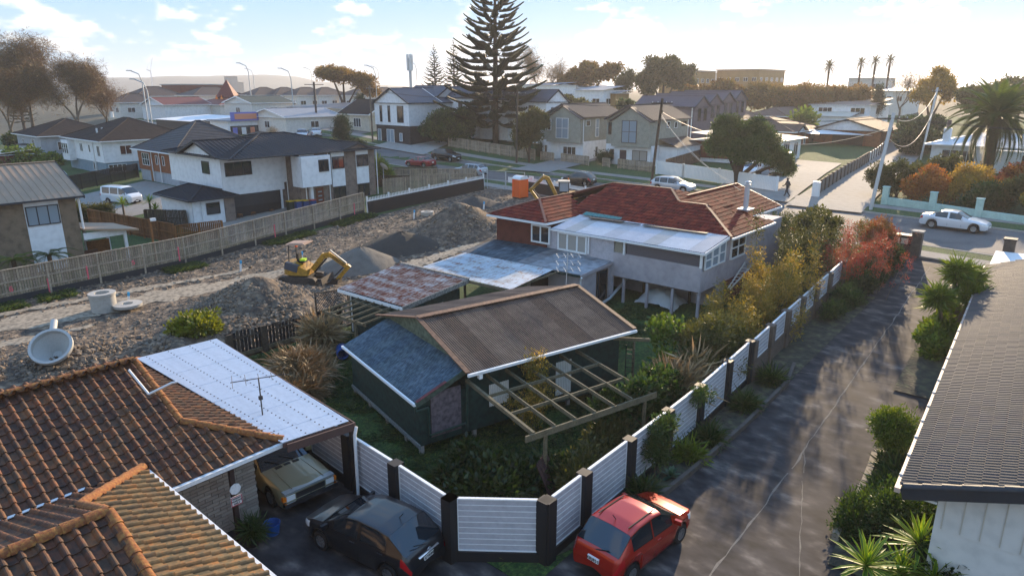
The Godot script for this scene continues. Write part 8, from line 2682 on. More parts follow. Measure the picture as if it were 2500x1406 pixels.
func greens(k: String) -> Array:
	match k:
		"dark": return [lin("2c3d1e"), lin("3a4a22"), lin("25351c")]
		"mid": return [lin("44582a"), lin("55672f"), lin("384b24")]
		"olive": return [lin("57572c"), lin("666033"), lin("474a26")]
		"bright": return [lin("6f8030"), lin("85902f"), lin("5a7028")]
		"yellow": return [lin("8d8a2a"), lin("a39a35"), lin("6d7427")]
		"autumn": return [lin("a8552a"), lin("b8742f"), lin("8d3f26"), lin("7d6a30")]
		"red": return [lin("b8433a"), lin("a33832"), lin("c55c42"), lin("9c6a5a")]
		"gold": return [lin("b8913c"), lin("9c8338"), lin("c79c4a"), lin("7d7830")]
		"brown": return [lin("8a6638"), lin("9c7848"), lin("735430"), lin("7d6c38")]
		"straw": return [lin("a08a68"), lin("8d7857"), lin("b59f7c")]
	return [lin("44582a")]

func tree(called: String, label: String, cat: String, x: float, z: float, up: float, blobs: Array, n: int, mesh: String, size: float, col: String, seed_: int, tr := 0.2, group := "", m := "leaf", gaps := -0.15, bark := "bark") -> Node3D:
	var o := thing(called, label, cat, G(x, z, up), 0, group)
	if tr > 0:
		var ends := []
		for b in blobs:
			ends.append(b[0] + Vector3(0, b[1].y * 0.2, 0))
		limbs(o, "trunk", Vector3(0, -0.2 - up, 0), ends, tr, tr * 0.25, M[bark])
	crown(o, "crown", blobs, n, CL[mesh], size, greens(col), seed_, m, gaps)
	return o

func canes(called: String, label: String, x: float, z: float, n: int, h: float, spread: float, per: int, col: String, seed_: int, size := 0.4) -> void:
	var o := thing(called, label, "plant", G(x, z), 0, "")
	var r := RandomNumberGenerator.new()
	r.seed = seed_
	var mb := MB.new()
	var ts := []
	for i in n:
		var a := Vector3(r.randfn() * spread * 0.45, -0.1, r.randfn() * spread * 0.35)
		var t := h * r.randf_range(0.55, 1.1)
		var e := a * 1.25 + Vector3(r.randfn() * 0.35, t, r.randfn() * 0.35)
		var md := a.lerp(e, 0.6) - Vector3(r.randfn() * 0.05, 0, 0)
		mb.tube([a, md, e], [0.016, 0.012, 0.004], 4, false)
		for k in per:
			var p := md.lerp(e, pow(r.randf(), 0.8)) if r.randf() < 0.8 else a.lerp(md, r.randf_range(0.45, 1.0))
			ts.append(Transform3D(Basis.from_euler(Vector3(r.randf_range(-0.5, 0.5), r.randf() * TAU, 0)).scaled(Vector3(1, 1.2, 1) * size * r.randf_range(0.5, 1.1)), p + Vector3(r.randfn(), r.randfn(), r.randfn()) * 0.13))
	bd(o, "stems", mb, M.palebark)
	baked(o, "leaves", CL.fine, M.leaf, ts, greens(col), r)

func B(x: float, y: float, z: float, rx: float, ry := -1.0, rz := -1.0) -> Array:
	return [Vector3(x, y, z), Vector3(rx, ry if ry > 0 else rx, rz if rz > 0 else rx)]

func bare_tree(called: String, label: String, x: float, z: float, h: float, spread: float, seed_: int, m: Material, twigs: int, cols: String, group := "") -> void:
	var o := thing(called, label, "tree", G(x, z), 0, group)
	var r := RandomNumberGenerator.new()
	r.seed = seed_
	var mb := MB.new()
	var tips := []
	var stack := [[Vector3(0, -0.3, 0), Vector3(r.randf_range(-0.1, 0.1), 1, r.randf_range(-0.1, 0.1)).normalized(), h * 0.34, h * 0.022, 0]]
	while stack.size():
		var q: Array = stack.pop_back()
		var a: Vector3 = q[0]
		var d: Vector3 = q[1]
		var mid: Vector3 = a + d * q[2] * 0.5 + Vector3(r.randfn(), 0, r.randfn()) * q[2] * 0.04
		var e: Vector3 = a + d * q[2]
		mb.tube([a, mid, e], [q[3], q[3] * 0.85, q[3] * 0.65], 5 if q[4] < 2 else 3, false)
		if q[4] >= 4:
			tips.append(e)
			continue
		if q[4] >= 2:
			tips.append(mid)
		for i in (3 if q[4] < 3 else 4):
			var nd := (d * 0.9 + Vector3(r.randfn() * spread, r.randf_range(0.0, 0.5), r.randfn() * spread)).normalized()
			stack.append([e if i else mid.lerp(e, 0.6), nd, q[2] * r.randf_range(0.6, 0.82), q[3] * 0.58, q[4] + 1])
	bd(o, "trunk", mb, m)
	var ts := []
	for i in twigs:
		var p: Vector3 = tips[r.randi() % tips.size()]
		ts.append(Transform3D(Basis.from_euler(Vector3(r.randf() * 6, r.randf() * 6, 0)).scaled(Vector3.ONE * h * 0.05 * r.randf_range(0.5, 1.2)), p + Vector3(r.randfn(), r.randfn(), r.randfn()) * h * 0.06))
	baked(o, "crown", CL.fartwig, M.drytwig, ts, greens(cols), r)

func pine(label: String, x: float, z: float, h: float, rad: float, first: float, seed_: int, col: Array, group := "") -> void:
	var o := thing("norfolk_pine", label, "tree", G(x, z), 0, group)
	var r := RandomNumberGenerator.new()
	r.seed = seed_
	var mb := MB.new()
	mb.tube([Vector3(0, -0.3, 0), Vector3(0.1, h * 0.5, 0), Vector3(0, h, 0)], [h * 0.018, h * 0.012, 0.03], 9)
	bd(o, "trunk", mb, M.bark)
	# one branch of unit length: a curved stem with rows of upturned fingers
	var br := MB.new()
	br.tinted = true
	var st := []
	for i in 9:
		var k := i / 8.0
		st.append(Vector3(k, -0.10 * sin(k * PI) + 0.10 * k * k, 0))
	br.col = lin("4a3a2a")
	br.tube(st, [0.012, 0.011, 0.01, 0.009, 0.008, 0.007, 0.006, 0.005, 0.003], 4, false)
	for i in 54:
		var k := 0.22 + 0.78 * i / 53.0
		var p := Vector3(k, -0.10 * sin(k * PI) + 0.10 * k * k, 0)
		var s := -1.0 if i % 2 else 1.0
		var l := 0.20 * (1.05 - k * 0.72) * r.randf_range(0.8, 1.2)
		var e := p + Vector3(l * 0.75, l * 0.38 + 0.01, s * l * 0.85)
		var md := p.lerp(e, 0.5) - Vector3(0, l * 0.12, 0)
		var v := r.randf_range(0.75, 1.2)
		br.col = Color(v, v, v)
		br.tube([p, md, e], [0.012, 0.02, 0.008], 3, false)
		br.tube([md, md + Vector3(l * 0.45, l * 0.25, s * l * 0.1)], [0.014, 0.006], 3, false)
	var me := br.mesh()
	var ts := []
	var y := first
	var t := 0.0
	while y < h - 0.4:
		var k := (y - first) / (h - first)
		var len_ := rad * (pow(1.0 - k, 0.8) * 0.96 + 0.04) * (0.8 if k < 0.06 else 1.0)
		var n := 6 if k < 0.85 else 5
		t += 0.7
		for i in n:
			var q := t + TAU * i / n + r.randf_range(-0.15, 0.15)
			var l := len_ * r.randf_range(0.82, 1.1)
			var lift := lerpf(-0.06, 0.30, k) + r.randf_range(-0.05, 0.05)
			var d := Vector3(cos(q) * cos(lift), sin(lift), sin(q) * cos(lift))
			var sd := Vector3(-sin(q), 0, cos(q))
			ts.append(Transform3D(Basis(d * l, d.cross(-sd).normalized() * l * 1.0, sd * l * 0.9), Vector3(0, y + r.randf_range(-0.15, 0.15), 0)))
		y += lerpf(h * 0.036, h * 0.026, k)
	baked(o, "crown", me, M.leaf, ts, col, r)

func frond_mesh(len_: float, droop: float, lw: float, n: int, col: Color) -> ArrayMesh:
	var mb := MB.new()
	mb.tinted = true
	var st := []
	for i in 9:
		var k := i / 8.0
		st.append(Vector3(len_ * (k - 0.18 * k * k * droop), len_ * (0.32 * k - (0.32 + 0.5 * droop) * k * k), 0))
	mb.col = col * 1.2
	mb.tube(st, [0.045, 0.03, 0.01], 4, false)
	for i in n:
		var k := 0.12 + 0.88 * i / (n - 1.0)
		var f := k * 8.0
		var j := mini(int(f), 7)
		var p: Vector3 = st[j].lerp(st[j + 1], f - j)
		var l := lw * sin(PI * clampf(0.12 + k * 0.84, 0, 1))
		for s in [-1.0, 1.0]:
			var e := p + Vector3(l * 0.55, -l * 0.28, s * l * 0.78)
			mb.col = col * (0.8 + 0.5 * fmod(i * 0.37 + s * 0.2 + 1.0, 1.0))
			var wv := Vector3(0.035, 0.012, 0) * len_ * 0.35
			mb.tri(p - wv, p + wv, e)
	return mb.mesh()

func palm(label: String, x: float, z: float, h: float, fl: float, n: int, seed_: int, col: Color, tr := 0.4, group := "") -> void:
	var o := thing("palm_tree", label, "palm", G(x, z), 0, group)
	var r := RandomNumberGenerator.new()
	r.seed = seed_
	var mb := MB.new()
	mb.tube([Vector3(0, -0.3, 0), Vector3(0, h * 0.5, 0), Vector3(0, h * 0.9, 0), Vector3(0, h + 0.3, 0)], [tr * 1.15, tr * 0.9, tr * 1.15, tr * 0.5], 12)
	bd(o, "trunk", mb, M.palmbark)
	var ms := [frond_mesh(fl, 0.7, fl * 0.16, 44, col), frond_mesh(fl, 1.15, fl * 0.16, 44, col * 0.85), frond_mesh(fl * 0.92, 0.35, fl * 0.15, 40, col * 1.15)]
	for i in n:
		var k := float(i) / n
		var q := i * 2.399
		var lift := lerpf(1.15, -0.85, k) + r.randf_range(-0.08, 0.08)
		var m: Mesh = ms[2] if k < 0.3 else (ms[0] if k < 0.65 else ms[1])
		put(o, "frond", m, M.leaf, Transform3D(Basis(Vector3.UP, q) * Basis(Vector3.BACK, lift), Vector3(0, h + 0.25 * (1 - k), 0)))

func blades(o: Node3D, at: Vector3, n: int, l: float, w: float, seed_: int, c0: Color, c1: Color, low := 0.1, edge := false, called := "leaf") -> void:
	var r := RandomNumberGenerator.new()
	r.seed = seed_
	var vs := []
	for v in 3:
		var mb := MB.new()
		mb.tinted = true
		var c := c0.lerp(c1, v / 2.0)
		var p := [Vector3(0, 0, 0), Vector3(0.35, 0.02, 0), Vector3(0.7, 0.01, 0), Vector3(1, -0.05, 0)]
		var ws := [0.5, 1.0, 0.75, 0.0]
		for i in 3:
			for s in [-1.0, 1.0]:
				var a: Vector3 = p[i]
				var b: Vector3 = p[i + 1]
				var ea := Vector3(0, 0.25 * ws[i] * w / l, s * ws[i] * w / l)
				var eb := Vector3(0, 0.25 * ws[i + 1] * w / l, s * ws[i + 1] * w / l)
				mb.col = c
				mb.quad(a, b, b + eb * (0.7 if edge else 1.0), a + ea * (0.7 if edge else 1.0))
				if edge:
					mb.col = lin("a9b23c")
					mb.quad(a + ea * 0.7, b + eb * 0.7, b + eb, a + ea)
		vs.append(mb.mesh())
	for i in n:
		var k := (i + 0.5) / n
		var q := i * 2.399 + r.randf_range(-0.2, 0.2)
		var lift := lerpf(1.45, low, pow(k, 0.8)) + r.randf_range(-0.1, 0.1)
		var s := l * r.randf_range(0.8, 1.1) * (0.75 + 0.25 * k)
		put(o, called, vs[r.randi() % 3], M.leaf, Transform3D((Basis(Vector3.UP, q) * Basis(Vector3.BACK, lift)).scaled(Vector3.ONE * s), at))

func yucca(label: String, x: float, z: float, stem: float, heads: Array, l: float, n: int, seed_: int) -> void:
	var o := thing("yucca", label, "yucca", G(x, z), 0, "yuccas")
	for i in heads.size():
		var p: Vector3 = heads[i]
		pipe(o, "stem", [Vector3(p.x * 0.3, -0.1, p.z * 0.3), Vector3(p.x * 0.7, p.y * 0.6, p.z * 0.7), p], stem, M.palebark, 7)
		blades(o, p, n, l, l * 0.055, seed_ + i, lin("4c6a22"), lin("6d8a2c"), -0.35, true)

func near_plants() -> void:
	plants_init()
	rng.seed = 99
	# on the building site and the back lawn
	tree("shrub", "yellow green leafy shrub at the site edge above the white carport roof", "shrub", 14.6, -34.6, 0, [B(0, 0.9, 0, 0.95, 0.75), B(0.7, 0.6, 0.5, 0.6), B(-0.6, 0.7, -0.4, 0.6)], 300, "broad", 0.42, "yellow", 1, 0.05)
	var dry := thing("dry_bush", "leafless pale twiggy bush beside the slate blue lean-to roof", "shrub", Vector3(14.8, 0, -24.9))
	crown(dry, "twigs", [B(0, 0.75, 0, 1.3, 0.75, 1.2), B(0.9, 0.6, -0.8, 0.9, 0.6), B(-0.6, 0.6, 0.9, 0.9, 0.6)], 520, CL.twig, 0.62, greens("straw"), 2, "drytwig", -0.4)
	limbs(dry, "stem", Vector3(0, -0.1, 0), [Vector3(0.9, 1.0, 0.4), Vector3(-0.8, 1.0, 0.5), Vector3(0.1, 1.2, -0.9), Vector3(0.6, 0.9, -1.0)], 0.04, 0.01, M.palebark)
	var hay := thing("dry_grass_clump", "tall dead grass clump behind the blue barrel", "plant", Vector3(18.0, 0, -28.4))
	crown(hay, "leaves", [B(0, 0.9, 0, 0.45, 0.6)], 60, CL.blade, 0.9, greens("straw"), 3, "drytwig", -0.6)
	# plants between the sheds and the drive, from the corner upwards
	canes("bamboo", "small feathery bamboo growing through the pergola frame", 18.5, -15.2, 9, 3.1, 0.7, 16, "gold", 5, 0.36)
	tree("undergrowth_shrub", "dark leafy undergrowth in the corner behind the single white panel", "shrub", 14.3, -12.9, 0, [B(0, 0.5, 0, 1.4, 0.6), B(1.6, 0.4, 0.4, 1.3, 0.5), B(0.2, 0.4, -1.8, 1.0, 0.5)], 420, "broad", 0.42, "dark", 6, 0.04)
	tree("undergrowth_shrub", "brown green weeds below the end beam of the pergola", "shrub", 17.4, -11.6, 0, [B(0, 0.5, 0, 1.5, 0.55, 0.9), B(2.0, 0.5, -0.2, 1.3, 0.6, 0.8), B(-1.2, 0.4, 0.4, 0.9, 0.5, 0.6)], 420, "fine", 0.5, "olive", 7, 0.03)
	tree("climbing_shrub", "leafy climber with pale flowers over the far pergola corner", "shrub", 21.2, -11.7, 0, [B(0, 1.7, 0, 1.2, 0.8, 0.8), B(1.2, 1.3, 0, 0.9, 0.9, 0.7), B(-1.4, 1.6, -0.5, 0.8, 0.5, 0.6)], 620, "broad", 0.34, "mid", 8, 0.04)
	tree("reed_clump", "dry reeds and thin bare canes beside the pergola corner", "plant", 23.6, -11.7, 0, [B(0, 0.9, 0, 1.2, 0.8, 0.6), B(1.8, 0.8, 0, 1.1, 0.7, 0.5)], 170, "blade", 0.9, "straw", 9, 0.0, "", "drytwig")
	tree("flowering_shrub", "rounded shrub with pinkish leaf tips against the fence, above the white boards", "shrub", 27.0, -12.0, 0, [B(0, 1.7, 0, 1.5, 1.2), B(1.2, 1.5, -0.4, 1.2, 1.0), B(-1.1, 1.1, 0.2, 1.1, 0.9), B(0.3, 1.0, 0.9, 1.0, 0.9)], 1100, "fine", 0.42, "olive", 10, 0.07)
	tree("leafy_shrub", "bright large leaved plant left of the pink tipped shrub", "shrub", 26.0, -13.6, 0, [B(0, 2.0, 0, 0.8, 0.5), B(-0.8, 1.2, 0.6, 0.6, 0.6), B(0.8, 2.2, -0.5, 0.6, 0.4)], 90, "large", 0.36, "bright", 11, 0.05)
	canes("bamboo", "golden bamboo clump by the house corner", 32.4, -12.0, 26, 3.2, 2.2, 17, "gold", 12)
	canes("bamboo", "tall orange brown bamboo clump along the grey side wall", 35.8, -12.1, 26, 4.0, 2.2, 15, "gold", 13)
	canes("tall_shrub", "olive green tall wispy shrub rising beside the house wall", 39.2, -12.2, 24, 4.8, 2.0, 17, "olive", 14)
	tree("creeper_hedge", "tall ivy covered hedge behind the red shrub", "hedge", 42.6, -13.0, 0, [B(0, 2.2, 0, 1.3, 1.9), B(1.8, 2.8, -0.4, 1.4, 1.7), B(3.6, 2.6, -0.6, 1.3, 1.6)], 1500, "broad", 0.36, "olive", 15, 0.12)
	canes("red_shrub", "red and orange autumn shrub leaning over the fence", 43.8, -10.9, 90, 3.0, 3.2, 7, "red", 16, 0.25)
	canes("red_shrub", "paler red twiggy shrub next to the letterbox wall", 46.9, -10.9, 60, 2.9, 2.8, 6, "red", 17, 0.24)
	tree("orange_shrub", "orange leaved shrub at the street end of the hedge", "shrub", 49.8, -11.2, 0, [B(0, 1.6, 0, 1.2, 1.2), B(1.2, 1.4, 0.1, 0.9, 1.0)], 620, "fine", 0.36, "autumn", 18, 0.05)
	tree("bed_shrub", "dark green shrub filling the raised bed below the red shrub", "shrub", 44.0, -9.6, 0, [B(0, 0.7, 0, 1.3, 0.8, 0.7), B(2.2, 0.9, -0.1, 1.4, 1.0, 0.8), B(4.4, 1.0, -0.2, 1.3, 1.1, 0.9), B(-2.0, 0.5, 0, 1.2, 0.6, 0.6)], 1300, "broad", 0.38, "dark", 19, 0.04)
	tree("bed_shrub", "straggly green shrub in the bed below the brown wall panels", "shrub", 39.6, -9.7, 0, [B(0, 0.5, 0, 1.1, 0.6, 0.6), B(-2.2, 0.35, 0, 0.9, 0.4, 0.5)], 380, "fine", 0.4, "mid", 20, 0.03)
	tree("front_hedge", "clipped green hedge by the house corner near the street", "hedge", 48.6, -15.4, 0, [B(0, 1.3, 0, 1.0, 1.5, 1.6), B(0.4, 1.3, -2.6, 1.0, 1.4, 1.4)], 900, "tiny", 0.5, "dark", 21, 0.06)
	tree("front_hedge", "dark shrub in shade behind the right wing of the red roof", "hedge", 50.5, -19.0, 0, [B(0, 1.0, 0, 1.2, 1.2, 2.4)], 500, "tiny", 0.5, "dark", 22, 0.06)
	tree("hanging_vine", "green vine hanging over the white boards near the red car", "vine", 18.6, -9.75, 0, [B(0, 1.45, 0, 0.5, 0.5, 0.16), B(0.2, 0.95, 0.05, 0.4, 0.5, 0.16), B(0.6, 1.7, -0.1, 0.5, 0.3, 0.2)], 150, "fine", 0.34, "mid", 23, 0.03)
	tree("hanging_vine", "thin trailing vine over the white boards further up", "vine", 22.2, -9.95, 0, [B(0, 1.8, 0, 0.7, 0.25, 0.12), B(0.5, 1.5, 0.05, 0.2, 0.3, 0.1)], 40, "fine", 0.3, "mid", 24, 0.0)
	# small plants in the bed along the drive
	var names := ["grassy tuft in the bed beside the bonnet of the red car", "spiky yellow green tuft in the bed, third panel", "grassy tuft in the bed, fourth panel", "broad green tuft in the bed near the last black post", "grassy tuft in the bed at the kerb end"]
	var xs := [17.4, 20.6, 22.2, 25.4, 28.2]
	for i in 5:
		var o := thing("grass_tuft", names[i], "plant", G(xs[i], -9.5, 0.05), 0, "tufts in the bed along the drive")
		crown(o, "leaves", [B(0, 0.15, 0, 0.3, 0.12)], 26, CL.blade, 0.55, greens("bright" if i == 1 else "mid"), 30 + i, "leaf", -0.9)
	for q in [[19.1, -9.4, "blue green agave in the bed beside the hanging vine"], [16.9, -9.3, "smaller agave at the start of the bed by the red car"]]:
		var o := thing("agave", q[2], "agave", G(q[0], q[1], 0.05), 0, "agaves in the bed")
		blades(o, Vector3.ZERO, 18, 0.5, 0.09, 50, lin("4d6a58"), lin("6b8672"), 0.15)
	# right-hand garden
	yucca("big yucca with yellow edged blades at the bottom right, nearer the drive", 17.5, -2.75, 0.09, [Vector3(-0.3, 1.0, -0.1), Vector3(0.25, 0.8, 0.6)], 1.15, 46, 60)
	yucca("taller yucca with yellow edged blades close to the white gable wall", 18.4, -1.95, 0.09, [Vector3(0.1, 1.35, 0.0), Vector3(-0.5, 0.9, 0.5)], 1.15, 46, 64)
	tree("garden_shrub", "dense green shrub behind the yuccas by the white wall", "shrub", 20.6, -2.5, 0, [B(0, 0.8, 0, 1.1, 0.8, 0.8), B(1.2, 0.7, -0.2, 0.9, 0.7, 0.7)], 700, "tiny", 0.42, "mid", 70, 0.04)
	tree("garden_shrub", "low green shrub spilling over the stone edging", "shrub", 20.2, -3.75, 0, [B(0, 0.45, 0, 0.8, 0.5, 0.5), B(1.0, 0.35, 0.2, 0.6, 0.4, 0.4)], 360, "tiny", 0.42, "mid", 71, 0.03)
	tree("garden_grass", "glossy grassy clump in the bed beside the handrail", "plant", 22.9, -3.4, 0, [B(0, 0.25, 0, 0.9, 0.2, 0.6), B(1.2, 0.2, -0.2, 0.7, 0.2, 0.5)], 130, "blade", 0.5, "mid", 72, 0.0)
	tree("garden_shrub", "upright leafy shrub standing alone at the end of the stone edging", "shrub", 24.9, -4.05, 0, [B(0, 1.3, 0, 0.5, 0.6), B(0.05, 0.75, 0.05, 0.42, 0.5)], 420, "tiny", 0.4, "bright", 73, 0.04)
	tree("wall_creeper", "dark creeper covering the foot of the white gable wall", "vine", 18.6, -1.1, 0, [B(0, 1.1, 0, 0.7, 0.8, 0.8), B(0.2, 0.7, 1.0, 0.6, 0.7, 0.7), B(1.2, 0.9, 0, 0.7, 0.7, 0.6)], 640, "broad", 0.32, "dark", 74, 0.03)
	var ct := thing("ponytail_palm", "ponytail palm with several shaggy heads beside the dark tiled roof", "palm", G(37.6, -4.6))
	for q in [[0.2, 3.4, 0.0], [-1.2, 2.3, -0.3], [1.3, 2.9, 0.4], [0.4, 2.2, 0.7]]:
		var p := Vector3(q[0], q[1], q[2])
		pipe(ct, "stem", [Vector3(p.x * 0.2, -0.1, p.z * 0.2), Vector3(p.x * 0.6, p.y * 0.5, p.z * 0.6), p], 0.09, M.palebark, 7)
		crown(ct, "leaves", [[p, Vector3(0.3, 0.25, 0.3)]], 44, CL.blade, 0.6, greens("bright"), int(q[0] * 10) + 80, "leaf", -0.9)
	tree("garden_shrub", "leafy shrub at the foot of the ponytail palm", "shrub", 37.0, -4.7, 0, [B(0, 0.7, 0, 1.1, 0.8, 0.7), B(1.8, 0.6, 0, 1.0, 0.8, 0.6), B(-1.6, 0.5, 0, 0.9, 0.6, 0.6)], 700, "broad", 0.34, "bright", 84, 0.04)
	var br := thing("bromeliad", "yellow green bromeliad rosette below the ponytail palm", "plant", G(34.6, -4.6))
	blades(br, Vector3(0, 0.3, 0), 16, 0.6, 0.06, 90, lin("8d9a35"), lin("b0a545"), 0.3)
	# left gardens
	for q in [[11.4, -53.6, "tree fern behind the long fence, at the frame edge"], [13.4, -53.4, "darker tree fern nearer the white porch"]]:
		var o := thing("tree_fern", q[2], "fern", G(q[0], q[1]), 0, "tree ferns")
		pipe(o, "trunk", [Vector3(0, -0.1, 0), Vector3(0, 1.9, 0)], 0.14, M.palmbark, 8)
		var fm := frond_mesh(1.9, 0.8, 0.42, 22, lin("55601f") if q[0] < 12 else lin("3c4a20"))
		for i in 14:
			put(o, "frond", fm, M.leaf, Transform3D(Basis(Vector3.UP, i * 2.399) * Basis(Vector3.BACK, 0.45 - 0.05 * i), Vector3(0, 1.9, 0)))
	yucca("yellowish yucca beside the white van", 26.2, -75.6, 0.1, [Vector3(0, 1.2, 0)], 1.25, 40, 91)
	yucca("dark green yucca right of the yellowish one", 27.6, -72.4, 0.1, [Vector3(0, 1.5, 0), Vector3(0.3, 0.7, 0.5)], 1.2, 36, 93)
	tree("hedge_shrub", "brownish shrub between tan house and van", "shrub", 22.0, -76.5, 0, [B(0, 0.9, 0, 1.6, 1.0, 1.4), B(2.2, 0.7, 0.6, 1.3, 0.8, 1.2)], 600, "fine", 0.55, "olive", 95, 0.05)
	tree("hedge_shrub", "sunlit green shrubs beside the teal boat", "shrub", 24.5, -118, 0, [B(0, 1.2, 0, 2.2, 1.4, 2.4), B(3.0, 1.0, 4.0, 1.8, 1.2, 2.0), B(-3, 1.0, 2, 2.0, 1.4, 2.0)], 900, "broad", 0.7, "olive", 96, 0.06)
	tree("garden_tree", "cordyline like green plant beside the corner of the white house", "plant", 50.6, -65.0, 0, [B(0, 1.8, 0, 0.9, 1.0), B(0.4, 0.9, 0.5, 0.7, 0.7)], 150, "blade", 1.0, "bright", 97, 0.06)
	tree("garden_shrub", "dark vegetable patch behind the garden fences", "shrub", 54.0, -68.0, 0, [B(0, 0.5, 0, 1.5, 0.5, 2.5)], 300, "broad", 0.45, "dark", 98, 0.0)
	var dish := thing("satellite_dish", "white satellite dish behind the white house", "dish", G(49.6, -62.6))
	pipe(dish, "mast", [Vector3(0, 0, 0), Vector3(0, 2.3, 0)], 0.04, M.galv)
	var dm := MB.new()
	dm.x = Transform3D(Basis(Vector3.BACK, -0.9), Vector3(0, 2.4, 0))
	dm.lathe([Vector2(0, 0), Vector2(0.3, 0.06), Vector2(0.55, 0.2), Vector2(0.53, 0.21), Vector2(0.3, 0.08), Vector2(0, 0.02)], 18)
	bd(dish, "reflector", dm, M.cap)
	# pots by the carport post
	for q in [[7.9, -16.9, 0.22, "black pot with a leafy plant beside the brown post"], [8.55, -16.95, 0.26, "blue plastic tub beside the brown post"]]:
		var o := thing("plant_pot", q[3], "pot", Vector3(q[0], 0, q[1]))
		var pm := MB.new()
		pm.lathe([Vector2(q[2] * 0.75, 0), Vector2(q[2], 0.36), Vector2(q[2] * 0.92, 0.36), Vector2(q[2] * 0.7, 0.05), Vector2(0, 0.05)], 16)
		bd(o, "tub", pm, M.black if q[0] < 8 else M.blueplastic)
		if q[0] < 8:
			crown(o, "leaves", [B(0, 0.5, 0, 0.25, 0.2)], 22, CL.blade, 0.4, greens("mid"), 100, "leaf", -0.9)
	# boards leaning by the pergola post
	var bo := thing("leaning_pallet", "dark red brown boards leaning below the pergola beam", "boards", Vector3(15.6, 0, -12.1), 20)
	for i in 5:
		beam(bo, "plank", Vector3(0.2 * i - 0.4, 0.05, 0.35), Vector3(0.2 * i - 0.3, 1.2, -0.2), 0.13, 0.03, mat("plankred", Color("4a2f2c"), 0.85, 0.7, "streak", 0.0))
	grass()

func grass() -> void:
	var tf := clump(9, 0.34, 0.016, 0.1, 200)
	var ts := []
	var cs := []
	rng.seed = 201
	var cl := greens("mid") + greens("dark") + [lin("6c7a38")]
	while ts.size() < 15000:
		var x := rnd(12.2, 50)
		var z := rnd(-30.2, -10.6)
		if nz.get_noise_2d(x * 30, z * 30) < -0.25 or (x > 33 and z < -16) or (x > 25 and x < 33.5 and z < -21):
			continue
		if x > 24 and x < 31 and z > -16.5 and z < -12.5:
			continue
		ts.append(Transform3D(Basis(Vector3.UP, rng.randf() * TAU).scaled(Vector3.ONE * rnd(0.35, 0.9)), G(x, z, 0.02)))
		cs.append((cl[rng.randi() % cl.size()] as Color) * rnd(0.8, 1.2))
	while ts.size() < 22000:
		var x := rnd(-4, 40)
		var z: float = -49.0 - 0.12 * (x - 9.5) + rnd(-0.6, 0.9)
		if nz.get_noise_2d(x * 16, 55) < -0.1:
			continue
		ts.append(Transform3D(Basis(Vector3.UP, rng.randf() * TAU).scaled(Vector3.ONE * rnd(0.5, 1.3)), G(x, z, 0.05)))
		cs.append((cl[rng.randi() % cl.size()] as Color) * rnd(0.8, 1.3))
	var o := multi(self, "grass", tf, M.leaf, ts, cs)
	o.set_meta("kind", "stuff")
	tag(o, "rough green grass of the back lawn and along the timber fence", "grass")

